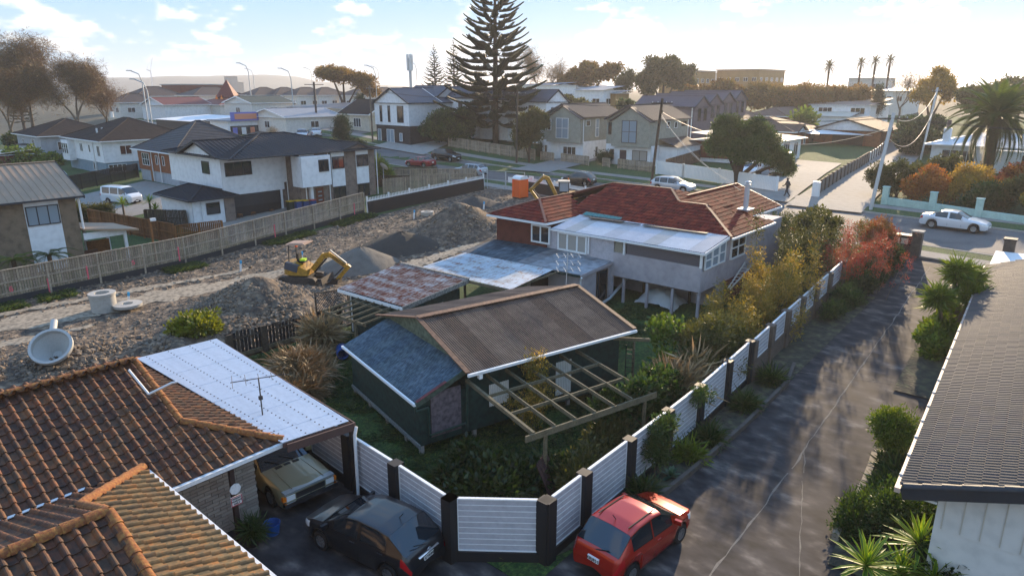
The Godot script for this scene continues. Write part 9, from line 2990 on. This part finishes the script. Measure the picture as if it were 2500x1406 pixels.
func far_plants() -> void:
	# street trees
	pine("giant norfolk pine that rises beyond the top of the picture", 82.5, -75.2, 29.0, 9.4, 3.6, 5, [lin("33421f"), lin("42502a"), lin("283619")])
	pine("smaller norfolk pine at the left of the distant pair", 119.6, -129.1, 17.5, 4.6, 1.5, 6, [lin("3d4a2c"), lin("485534")], "distant norfolk pines")
	pine("smaller norfolk pine at the right of the distant pair, beside the giant one", 120.6, -123.4, 18.5, 4.6, 1.5, 7, [lin("3d4a2c"), lin("485534")], "distant norfolk pines")
	tree("round_tree", "large round clipped green tree in front of the white terrace", "tree", 76.6, -79.8, 0, [B(0, 3.2, 0, 3.1, 2.7, 3.2), B(1.8, 4.2, 1.6, 2.2, 2.2, 2.2), B(-0.6, 2.4, -1.6, 2.3, 2.0, 2.2), B(0.6, 2.0, 2.0, 2.0, 1.8, 1.8)], 2600, "broad", 0.62, "mid", 110, 0.25, "", "leaf", -0.3)
	tree("street_tree", "brown green bushy street tree behind the conduit pole", "tree", 72.8, -60.2, 0, [B(0, 4.6, 0, 1.9, 2.0), B(1.0, 5.6, 0.6, 1.5, 1.6), B(-0.6, 3.0, -0.8, 1.5, 1.3)], 1100, "broad", 0.5, "olive", 111, 0.14)
	tree("spreading_tree", "spreading green tree with forked trunk in front of the white paling fence", "tree", 70.6, -29.6, 0, [B(-0.6, 5.4, -1.6, 2.0, 1.3, 2.0), B(1.2, 5.2, 1.2, 2.3, 1.6, 2.3), B(-0.8, 3.6, 0.4, 2.2, 1.3, 2.2), B(2.2, 3.2, 2.6, 1.9, 1.2, 1.9), B(0.2, 4.2, -2.6, 1.6, 1.1, 1.6), B(2.8, 2.2, 3.6, 1.1, 0.9, 1.1)], 3000, "fine", 0.6, "mid", 112, 0.34)
	tree("hedge_ball", "clipped ball shrub between the grey houses, left", "shrub", 77.0, -50.9, 0, [B(0, 0.8, 0, 1.1, 1.0)], 260, "tiny", 0.5, "dark", 113, 0.05, "ball shrubs by the driveway")
	tree("hedge_ball", "clipped ball shrub between the grey houses, right", "shrub", 79.4, -49.4, 0, [B(0, 0.9, 0, 1.2, 1.1)], 260, "tiny", 0.5, "dark", 114, 0.05, "ball shrubs by the driveway")
	tree("yard_shrub", "small dark conifer left of the left grey house", "shrub", 77.4, -61.8, 0, [B(0, 1.0, 0, 0.9, 1.2)], 220, "tiny", 0.5, "dark", 115, 0.05)
	palm("great date palm with drooping fronds above the white bungalow", 94.5, -10.6, 6.4, 5.6, 90, 8, lin("4d5a30"), 0.62)
	# bushes behind the mint wall
	var i := 0
	for q in [[72.6, -14.8, 2.0, "olive", "dark round bush at the corner behind the mint wall"], [70.6, -11.6, 1.7, "autumn", "orange leaved bush behind the mint wall's second bay"], [72.4, -9.0, 1.9, "gold", "tall golden bush behind the white sedan"], [70.0, -7.4, 1.3, "mid", "green bush low behind the white sedan's bonnet"], [71.0, -4.6, 1.9, "olive", "olive bush right of the golden one"], [68.6, -2.6, 1.6, "gold", "twiggy golden bush at the right edge"], [75.4, -5.4, 2.0, "autumn", "rusty bush further back under the palm"], [78.0, -12.0, 1.9, "olive", "pale olive bush in front of the bungalow windows"]]:
		tree("garden_bush", q[4], "shrub", q[0], q[1], 0, [B(0, q[2], 0, q[2] * 0.95, q[2] * 0.85), B(q[2] * 0.6, q[2] * 0.7, q[2] * 0.5, q[2] * 0.7), B(-q[2] * 0.5, q[2] * 0.8, -q[2] * 0.6, q[2] * 0.7)], 620, "broad", 0.42, q[3], 120 + i, 0.07, "bushes behind the mint wall", "leaf", -0.1)
		i += 1
	tree("lane_hedge", "tall square clipped hedge up the lane, sunlit on top", "hedge", 114, -22.5, 0, [B(0, 2.6, 0, 4.0, 2.8, 2.4), B(6, 2.4, 0, 4.0, 2.6, 2.4), B(-3, 2.0, 1.0, 2.5, 2.0, 2.0), B(11, 2.2, -0.5, 3.5, 2.4, 2.2)], 1900, "broad", 0.9, "dark", 130, 0.2, "", "leaf", -0.4)
	# distance: trees one can tell apart
	var far := [
		["umbrella_tree", "dark flat topped spreading tree behind the shops", 98.9, -137.8, 2.0, [B(0, 7.6, 0, 4.2, 1.6), B(3.6, 6.4, 3.0, 3.4, 1.6), B(-2.6, 8.2, -2.0, 3.2, 1.3), B(5.0, 4.4, 4.2, 2.0, 1.3)], 1100, "farfine", 1.1, "brown", 0.4],
		["tall_tree", "dark broad tree on the skyline left of the biggest one", 136.4, -94.6, 4.5, [B(0, 5.2, 0, 4.0, 2.8), B(3.0, 6.2, 2.6, 2.8, 2.2), B(-3.2, 4.0, -2.8, 3.0, 2.2)], 1300, "farbroad", 1.0, "brown", 0.35],
		["tall_tree", "biggest dense tree on the skyline behind the grey houses", 147.6, -81.7, 4.0, [B(0, 6.4, 0, 4.6, 3.4), B(-2.6, 4.2, -2.6, 3.8, 3.0), B(3.0, 4.6, 2.8, 3.4, 2.8)], 1700, "farbroad", 1.1, "olive", 0.4],
		["tall_tree", "smaller pointed tree between the two big skyline trees", 137.4, -85.8, 4.0, [B(0, 3.6, 0, 2.4, 2.2), B(0.6, 5.2, 0.4, 1.3, 1.3)], 520, "farfine", 0.9, "olive", 0.2],
		["hill_tree", "pale bushy tree mass right of the skyline tree", 146.8, -67.3, 1.5, [B(0, 4.2, 0, 4.6, 2.8, 4.6), B(4.6, 3.2, 3.6, 4.0, 2.4, 4.0), B(-4.0, 3.0, -3.4, 3.6, 2.4, 3.6)], 1500, "farbroad", 1.1, "brown", 0.3],
		["hill_tree", "brown scrubby trees on the rise, left part", 148.9, -57.3, 1.0, [B(0, 4.0, 0, 5.0, 3.0, 5.0), B(5.0, 3.6, 3.8, 4.4, 2.8, 4.4)], 1300, "farfine", 1.2, "brown", 0.3],
		["hill_tree", "brown scrubby trees on the rise, middle part", 150.0, -48.5, 0.5, [B(0, 4.2, 0, 5.0, 3.2, 5.0), B(5.4, 4.0, 4.0, 4.4, 3.0, 4.4)], 1300, "farfine", 1.2, "brown", 0.3],
		["hill_tree", "brown scrubby trees on the rise, right part", 158.6, -43.1, 0.5, [B(0, 4.4, 0, 5.0, 3.2, 5.0), B(-3.0, 2.4, -3.0, 3.4, 2.4, 3.4)], 1100, "farfine", 1.2, "brown", 0.3],
		["orange_tree", "orange brown shrub below the skyline tree", 119.7, -68.0, 0.0, [B(0, 2.6, 0, 3.0, 2.0, 3.0)], 420, "farfine", 1.0, "autumn", 0.2],
		["yard_tree", "green yard tree behind the terrace gables", 109.8, -79.5, 0.5, [B(0, 3.4, 0, 2.6, 2.4), B(1.6, 2.4, 1.6, 2.0, 1.8)], 620, "farbroad", 0.8, "olive", 0.2],
		["yard_tree", "green yard tree left of the purple terrace", 110.1, -68.4, 0.5, [B(0, 3.0, 0, 1.8, 2.2)], 360, "farbroad", 0.8, "mid", 0.2],
		["sparse_tree", "tall sparse tree with open crown behind the palm", 146.6, -26.4, 1.5, [B(0, 6.8, 0, 2.6, 2.2), B(2.2, 5.6, 1.8, 2.0, 1.6), B(-1.6, 4.6, -1.4, 1.8, 1.6), B(1.0, 8.4, 0.6, 1.4, 1.2)], 620, "farbroad", 0.75, "gold", 0.3],
		["sparse_tree", "shaggy tree behind the right shoulder of the palm", 146.0, -18.0, 1.0, [B(0, 5.4, 0, 3.0, 2.6), B(2.8, 4.6, 2.2, 2.6, 2.2), B(-2.6, 4.8, -2.2, 2.2, 2.0)], 900, "farbroad", 0.9, "olive", 0.3],
		["cypress", "narrow dark conifer on the rise beyond the hedge", 151.1, -36.6, 1.5, [B(0, 2.4, 0, 0.9, 2.6), B(0, 4.4, 0, 0.6, 1.8)], 320, "tiny", 0.8, "dark", 0.15],
		["shop_tree", "dark conifer in front of the low shops", 70.2, -99.0, 0.0, [B(0, 1.8, 0, 1.7, 1.8), B(0, 3.2, 0, 1.0, 1.2)], 420, "tiny", 0.8, "dark", 0.15],
		["shop_tree", "small dark conifer behind the cream bungalow", 92.0, -122.8, 0.5, [B(0, 2.6, 0, 1.5, 2.0), B(0, 4.4, 0, 0.8, 1.2)], 320, "tiny", 0.8, "dark", 0.15],
		["garden_tree", "green shrubs behind the charcoal ribbed roof", 50.6, -91.1, 0.0, [B(0, 1.6, 0, 2.2, 1.5, 2.0), B(2.6, 1.2, 2.0, 1.6, 1.2, 1.4)], 520, "farbroad", 0.6, "olive", 0.12],
		["garden_tree", "grey green shrub below the black pole", 63.2, -92.0, 0.0, [B(0, 1.1, 0, 1.7, 1.1, 1.5), B(2.6, 1.0, 2.0, 1.6, 1.0, 1.4)], 420, "farfine", 0.6, "olive", 0.1],
		["cabbage_tree", "spiky green cabbage trees at the foot of the bare trees", 44.0, -129.2, 0.0, [B(0, 2.4, 0, 2.0, 2.0), B(-2.4, 2.0, -2.4, 2.0, 1.8), B(1.4, 1.4, 1.4, 1.8, 1.4)], 420, "blade", 1.3, "mid", 0.2],
		["cabbage_tree", "lower green bushes in front of the bare trees, left", 39.9, -146.2, 0.0, [B(0, 1.8, 0, 2.6, 1.8), B(-3.4, 1.8, -3.0, 2.6, 1.8), B(3.0, 1.4, 2.6, 2.0, 1.5)], 700, "farbroad", 0.9, "mid", 0.2],
		["cabbage_tree", "sunlit yellow green bush at the left frame edge", 31.9, -130.9, 0.0, [B(0, 1.6, 0, 2.6, 1.6), B(3.0, 0.8, 2.6, 2.0, 1.2)], 520, "farbroad", 0.9, "bright", 0.2],
		["hill_tree", "dark treetops beyond the right edge behind the palm", 165.6, -15.2, 1.0, [B(0, 4.6, 0, 4.4, 3.2), B(-3.4, 4.0, -3.0, 3.4, 2.6)], 900, "farbroad", 1.1, "olive", 0.3],
		["banana_plant", "bright banana like plant by the long unit roof", 127.3, -42.6, 0.0, [B(0, 2.2, 0, 2.0, 1.6)], 90, "large", 1.3, "bright", 0.12]]
	i = 0
	for q in far:
		tree(q[0], q[1], "tree", q[2], q[3], q[4], q[5], q[6], q[7], q[8], q[9], 140 + i, q[10], "trees in the distance", "leaf", -0.2)
		i += 1
	palm("tall thin palm alone on the skyline", 183.0, -56.3, 10.5, 2.4, 34, 9, lin("5a5230"), 0.22, "skyline palms")
	palm("short palm in the skyline group, left", 198.7, -53.4, 11.0, 2.2, 30, 10, lin("5a5230"), 0.25, "skyline palms")
	palm("short palm in the skyline group, middle", 197.8, -49.8, 11.5, 2.2, 30, 11, lin("5a5230"), 0.25, "skyline palms")
	palm("short palm in the skyline group, right", 198.0, -46.5, 11.8, 2.2, 30, 12, lin("5a5230"), 0.25, "skyline palms")
	bare_tree("bare_tree", "tall bare brown tree at the left frame edge", 44.3, -170.1, 19.5, 0.42, 3, M.palebark, 3400, "brown", "bare trees on the left")
	bare_tree("bare_tree", "bare brown tree with spreading crown right of the tallest", 48.6, -157.5, 17.5, 0.48, 4, M.palebark, 3400, "brown", "bare trees on the left")
	bare_tree("bare_tree", "thicket of bare twigs at the very left", 39.0, -165.5, 16.0, 0.45, 5, M.palebark, 3200, "brown", "bare trees on the left")
	bare_tree("bare_tree", "lower bare tree leaning towards the brick building", 56.0, -164.2, 12.5, 0.55, 6, M.palebark, 1600, "brown", "bare trees on the left")
	bare_tree("bare_tree", "fine bare tree just right of the giant pine", 125.1, -100.0, 14.5, 0.38, 7, M.palebark, 900, "brown")
	bare_tree("bare_tree", "crooked bare tree left of the tall sparse tree", 156.2, -33.7, 11.0, 0.4, 8, M.palebark, 300, "gold")
	bare_tree("bare_tree", "bare reddish tree beside the shops and the red car", 59.1, -102.7, 4.6, 0.6, 9, M.palebark, 700, "straw")
	pine("little pointed conifer on the left skyline", 52.0, -207.0, 20.0, 3.4, 3.0, 12, [lin("2f3a24"), lin("38442a")])

# ------------------------------------------------------------------ the far side of the neighbourhood
func block(called: String, label: String, x: float, z: float, up: float, lx: float, lz: float, h: float, wm: String, kind: String, rise: float, rm: String, wins: int, group := "", turn := 0.0, style := "plain") -> Node3D:
	var o := thing(called, label, "building", G(x, z, up - 0.5), turn, group)
	bbox(o, "wall", Vector3(0, -2, -lz), Vector3(lx, h + 0.5, 0), M[wm])
	house_roof(o, 0, lx, -lz, 0, h + 0.55, rise, kind, M[rm], style, 0.4, "trim", M[wm] if kind.begins_with("gable") else null)
	for i in wins:
		s_win(o, lx * (i + 0.5) / wins, h * 0.72, 0, minf(1.8, lx / wins * 0.5), 1.2, 2)
		w_win(o, 0, h * 0.72, -lz * (i + 0.5) / wins, minf(1.8, lz / wins * 0.5), 1.2, 2)
	return o

func far_town() -> void:
	mat("farroof", Color("4a3c36"), 0.8, 2.0, "mottle", 9.0)
	mat("redroof", Color("6a231d"), 0.7, 2.0, "mottle", 9.0)
	mat("greyroof", Color("8b8f96"), 0.6, 2.0, "mottle", 9.0)
	mat("fartan", Color("a07c45"), 0.8, 2.0, "mottle", 9.0)
	var g := "dark roofed houses along the far street"
	var far := [
		[105.9, -190.6, 11.0, 9.0], [111.6, -188.7, 11.0, 9.0], [113.8, -181.5, 12.0, 9.0], [119.7, -179.4, 11.0, 9.0], [125.9, -169.1, 12.0, 9.0], [132.7, -167.4, 11.0, 9.0], [135.8, -160.8, 12.0, 9.0], [145.2, -160.7, 12.0, 9.0]]
	var said := ["leftmost dark roofed far house, next to the red pyramid roof", "second dark roofed far house from the red pyramid roof", "third dark roofed far house from the red pyramid roof", "far house behind the black pole", "far house right of the umbrella tree", "far house left of the mobile phone mast", "far house just under the mobile phone mast", "far house left of the distant pines"]
	for i in far.size():
		block("far_house", said[i], far[i][0], far[i][1], -0.5, far[i][2], far[i][3], 5.4, "offwhite", "hip", 2.3, "farroof", 3, g)
	block("far_house", "cream house with dark hip roof beside the bare trees", 77.4, -200.6, 0.0, 13, 10, 5.0, "offwhite", "hip", 2.6, "farroof", 3, g)
	block("far_house", "grey roofed long house directly behind the bare trees", 68.3, -188.2, 0.0, 10, 8, 4.4, "offwhite", "hip", 2.2, "farroof", 2, g)
	block("brick_block", "brown brick block with grey parapet on the left skyline", 101.0, -226.8, 0.5, 14, 14, 7.5, "redbrick", "flat", 0.0, "greyroof", 0)
	block("far_house", "cream house with brown hip roof in front of the brick block", 85.1, -184.1, 0.5, 14, 10, 4.6, "offwhite", "hip", 2.2, "farroof", 3, g)
	block("red_roofed_hall", "white hall with low dark red gable roof", 71.2, -169.5, 0.5, 11, 13, 3.2, "white", "gable_x", 1.7, "redroof", 0)
	block("red_roofed_hall", "wide low dark red hip roof below the pyramid", 82.1, -164.7, 0.5, 16, 15, 2.6, "offwhite", "hip", 2.2, "redroof", 0)
	var o := thing("chapel", "steep dark red pyramid roof with orange windows", "building", G(88.5, -172.6, 0.5))
	var mb := MB.new()
	for k in 4:
		var a := TAU * k / 4.0
		var b := TAU * (k + 1) / 4.0
		mb.tri(Vector3(cos(a) * 3.2, 4.4, sin(a) * 3.2), Vector3(0, 8.6, 0), Vector3(cos(b) * 3.2, 4.4, sin(b) * 3.2))
	bd(o, "roof", mb, M.redroof)
	bbox(o, "wall", Vector3(-2.0, 0, -2.0), Vector3(2.0, 4.4, 2.0), M.redbrick)
	for k in 2:
		mb = MB.new()
		mb.tri(Vector3(-2.4, 3.6, -2.2 + 2.6 * k), Vector3(-2.4, 3.6, -0.4 + 2.6 * k), Vector3(-2.4, 5.0, -1.3 + 2.6 * k))
		bd(o, "gable_window", mb, M.amber)
	# shops
	block("shop", "low shop with white flat roof and dark end wall", 61.8, -136.2, 0.0, 11, 16, 3.0, "charcoal", "mono_x", 0.6, "white", 0, "low shops")
	block("shop", "small white outbuilding with red roof beside the shops", 54.4, -129.5, 0.0, 4, 5, 2.6, "white", "mono_x", 0.4, "redroof", 1, "low shops")
	o = block("shop", "shop with purple and orange sign board", 63.5, -125.1, 0.0, 8, 7, 3.0, "white", "flat", 0.0, "greyroof", 0, "low shops")
	bbox(o, "sign_board", Vector3(0.5, 3.6, 0.2), Vector3(6.5, 5.2, 0.5), plain("signpurple", Color("6c6fb5"), 0.6))
	bbox(o, "sign_panel", Vector3(1.2, 3.9, 0.5), Vector3(5.6, 4.9, 0.55), plain("signpeach", Color("d58a6a"), 0.6))
	bbox(o, "shopfront", Vector3(0.4, 0.6, 0.02), Vector3(7.6, 2.7, 0.1), M.glass)
	for k in 4:
		bbox(o, "poster", Vector3(0.8 + 1.75 * k, 0.9, 0.1), Vector3(1.7 + 1.75 * k, 2.4, 0.14), [M.signpurple, M.trim, M.signpeach, M.trim][k])
	block("shop", "white gabled hall with brown panel among the shops", 69.5, -115.1, 0.0, 12, 13, 3.0, "offwhite", "gable_x", 1.5, "greyroof", 1, "low shops")
	block("shop", "long cream workshop with blue grey roof", 83.5, -117.4, 0.0, 15, 20, 3.2, "cream", "mono_x", 0.6, "blueroof", 2, "low shops")
	block("shop", "green gabled roof with white vents behind the shops", 76.9, -140.1, 0.5, 10, 12, 3.6, "offwhite", "gable_x", 1.4, "greenwall", 1, "low shops")
	# right of the pine
	g = "white and tan boxy units"
	block("boxy_unit", "white and tan boxy unit behind the terrace, left", 118.6, -92.2, 1.0, 9, 8, 6.6, "white", "mono_x", 0.6, "greyroof", 2, g)
	block("boxy_unit", "tan boxy unit wall beside the white one", 119.0, -94.8, 1.0, 4, 8, 6.4, "fartan", "mono_x", 0.5, "greyroof", 1, g)
	block("boxy_unit", "long pale roofed unit between the boxy ones", 131.0, -93.1, 1.2, 14, 9, 5.8, "offwhite", "gable_x", 0.8, "greyroof", 2, g)
	block("boxy_unit", "white boxy unit with tan flanks, right", 119.2, -79.3, 0.6, 7, 7, 6.0, "white", "mono_x", 0.8, "greyroof", 2, g)
	block("boxy_unit", "tan flank of the right boxy unit", 121.7, -78.0, 0.6, 5, 6, 5.4, "fartan", "mono_x", 0.5, "greyroof", 0, g)
	block("far_block", "tan flat roofed block between skyline trees", 198.4, -99.5, 0.0, 14, 12, 8.2, "fartan", "flat", 0.0, "fartan", 4)
	block("far_block", "larger tan and white flat roofed block on the right skyline", 220.8, -88.9, 0.0, 22, 14, 8.6, "fartan", "flat", 0.0, "fartan", 5)
	block("far_block", "pale lower block left of the larger tan one", 221.4, -95.9, 0.0, 8, 12, 7.6, "offwhite", "flat", 0.0, "fartan", 2)
	block("hill_house", "pale grey house on the rise behind the hedge", 184.7, -39.1, 1.0, 16, 9, 4.6, "offwhite", "mono_x", 0.6, "greyroof", 4)
	block("hill_house", "pale house higher on the rise near the skyline palms", 203.2, -48.2, 2.0, 10, 9, 5.6, "offwhite", "mono_z", 1.4, "greyroof", 2)
	block("hill_house", "long low roof at the foot of the wooded rise", 131.5, -46.9, -0.5, 18, 8, 2.8, "orangebrick", "hip", 1.5, "unittile", 0)
	block("tower_block", "pale tower block far off behind the pyramid roof, tall", 315.7, -612.3, 0.0, 9, 7, 17.0, "concrete", "flat", 0.0, "concrete", 0)
	block("tower_block", "pale lower tower block far off behind the pyramid roof", 324.1, -617.9, 0.0, 9, 9, 12.0, "concrete", "flat", 0.0, "concrete", 0)
	# street lamps
	var n := 0
	for q in [[55.9, -141.5, 13.5], [50.1, -125.3, 12.5], [84.6, -154.1, 12.5], [82.7, -133.5, 11.0], [103.8, -132.0, 12.0], [118.9, -213.8, 13.0], [136.9, -208.3, 13.5], [151.7, -191.3, 14.0], [143.4, -162.7, 14.5]]:
		o = thing("street_lamp", ["tall curved street lamp left of the crane, further one", "tall curved street lamp left of the crane, nearer one", "curved street lamp above the pyramid roof's right", "curved street lamp above the workshop", "curved street lamp right of the umbrella tree", "small double lamp far behind the red pyramid roof", "small double lamp far behind the black pole", "small double lamp far behind the cream bungalow", "street lamp beside the mobile phone mast"][n], "street lamp", G(q[0], q[1]), 0, "street lamps")
		pipe(o, "post", [Vector3.ZERO, Vector3(0, q[2] - 2, 0), Vector3(-0.3, q[2] - 0.6, -0.3), Vector3(-1.3, q[2], -1.2)], 0.11, M.galv, 6)
		bbox(o, "lamp_head", Vector3(-2.0, q[2] - 0.06, -1.6), Vector3(-1.2, q[2] + 0.1, -1.0), M.galv)
		n += 1
	o = thing("phone_mast", "grey mobile phone mast with antennas above the white gabled house", "mast", G(99.2, -114.5))
	pipe(o, "mast", [Vector3.ZERO, Vector3(0, 13.0, 0)], 0.32, M.galv, 8)
	for q in [[10.5, 0.9], [12.2, 0.7]]:
		for k in 3:
			var a := TAU * k / 3.0
			bbox(o, "antenna", Vector3(cos(a) * 0.5 - 0.18, q[0], sin(a) * 0.5 - 0.18), Vector3(cos(a) * 0.5 + 0.18, q[0] + q[1] * 2.2, sin(a) * 0.5 + 0.18), M.cap)
	o = thing("tower_crane", "white luffing tower crane far off above the hills", "crane", G(423.1, -1037.5))
	for q in [[0, 0, 0, 0, 30, 0, 0.9], [0, 30, 0, 4, 48, 3, 0.45], [0, 30, 0, -4, 31.5, -3, 1.2], [-4, 31.5, -3, -1.5, 37, -1, 0.3], [-1.5, 37, -1, 4, 48, 3, 0.15]]:
		beam(o, "lattice_boom", Vector3(q[0], q[1], q[2]), Vector3(q[3], q[4], q[5]), q[6], q[6], M.cap)
	# cars by the shops
	car("red hatchback parked in front of the shops", "car", "cars by the shops", G(63.1, -107.2, 0.1), 60, hatch(), M.redcar)
	car("white pickup parked in front of the shops", "car", "cars by the shops", G(68.0, -107.8, 0.1), 60, pickup(), M.whitecar)
	car("white sedan next to the white pickup by the shops", "car", "cars by the shops", G(70.7, -107.6, 0.1), 60, sedan(), M.whitecar)
	car("white hatchback outside the shop with the sign board", "car", "cars by the shops", G(59.4, -117.7, 0.1), 130, hatch(), M.whitecar)
	car("dark car on the road below the street lamps", "car", "cars by the shops", G(59.7, -160.0, 0.1), 130, sedan(), M.blackcar)
	o = thing("traffic_signal", "yellow traffic light post showing red near the street lamps", "traffic light", G(54.5, -150.7))
	pipe(o, "post", [Vector3.ZERO, Vector3(0, 3.6, 0)], 0.1, M.machine, 6)
	bbox(o, "lamp_housing", Vector3(-0.4, 2.6, -0.3), Vector3(0.2, 3.7, 0.3), plain("signalred", Color("c02a20"), 0.5))

func _ready() -> void:
	rng.seed = 1
	nz.seed = 9
	nz.frequency = 0.01
	nz.fractal_octaves = 3
	light_and_camera()
	materials()
	var mb := MB.new()
	mb.box(Vector3.ZERO, Vector3.ONE)
	boxm = mb.mesh()
	setting()
	tiled_house()
	carport()
	fences_near()
	cars()
	green_shed()
	rusty_shed()
	patio()
	red_house()
	site()
	left_houses()
	right_house()
	street()
	near_plants()
	far_plants()
	far_town()
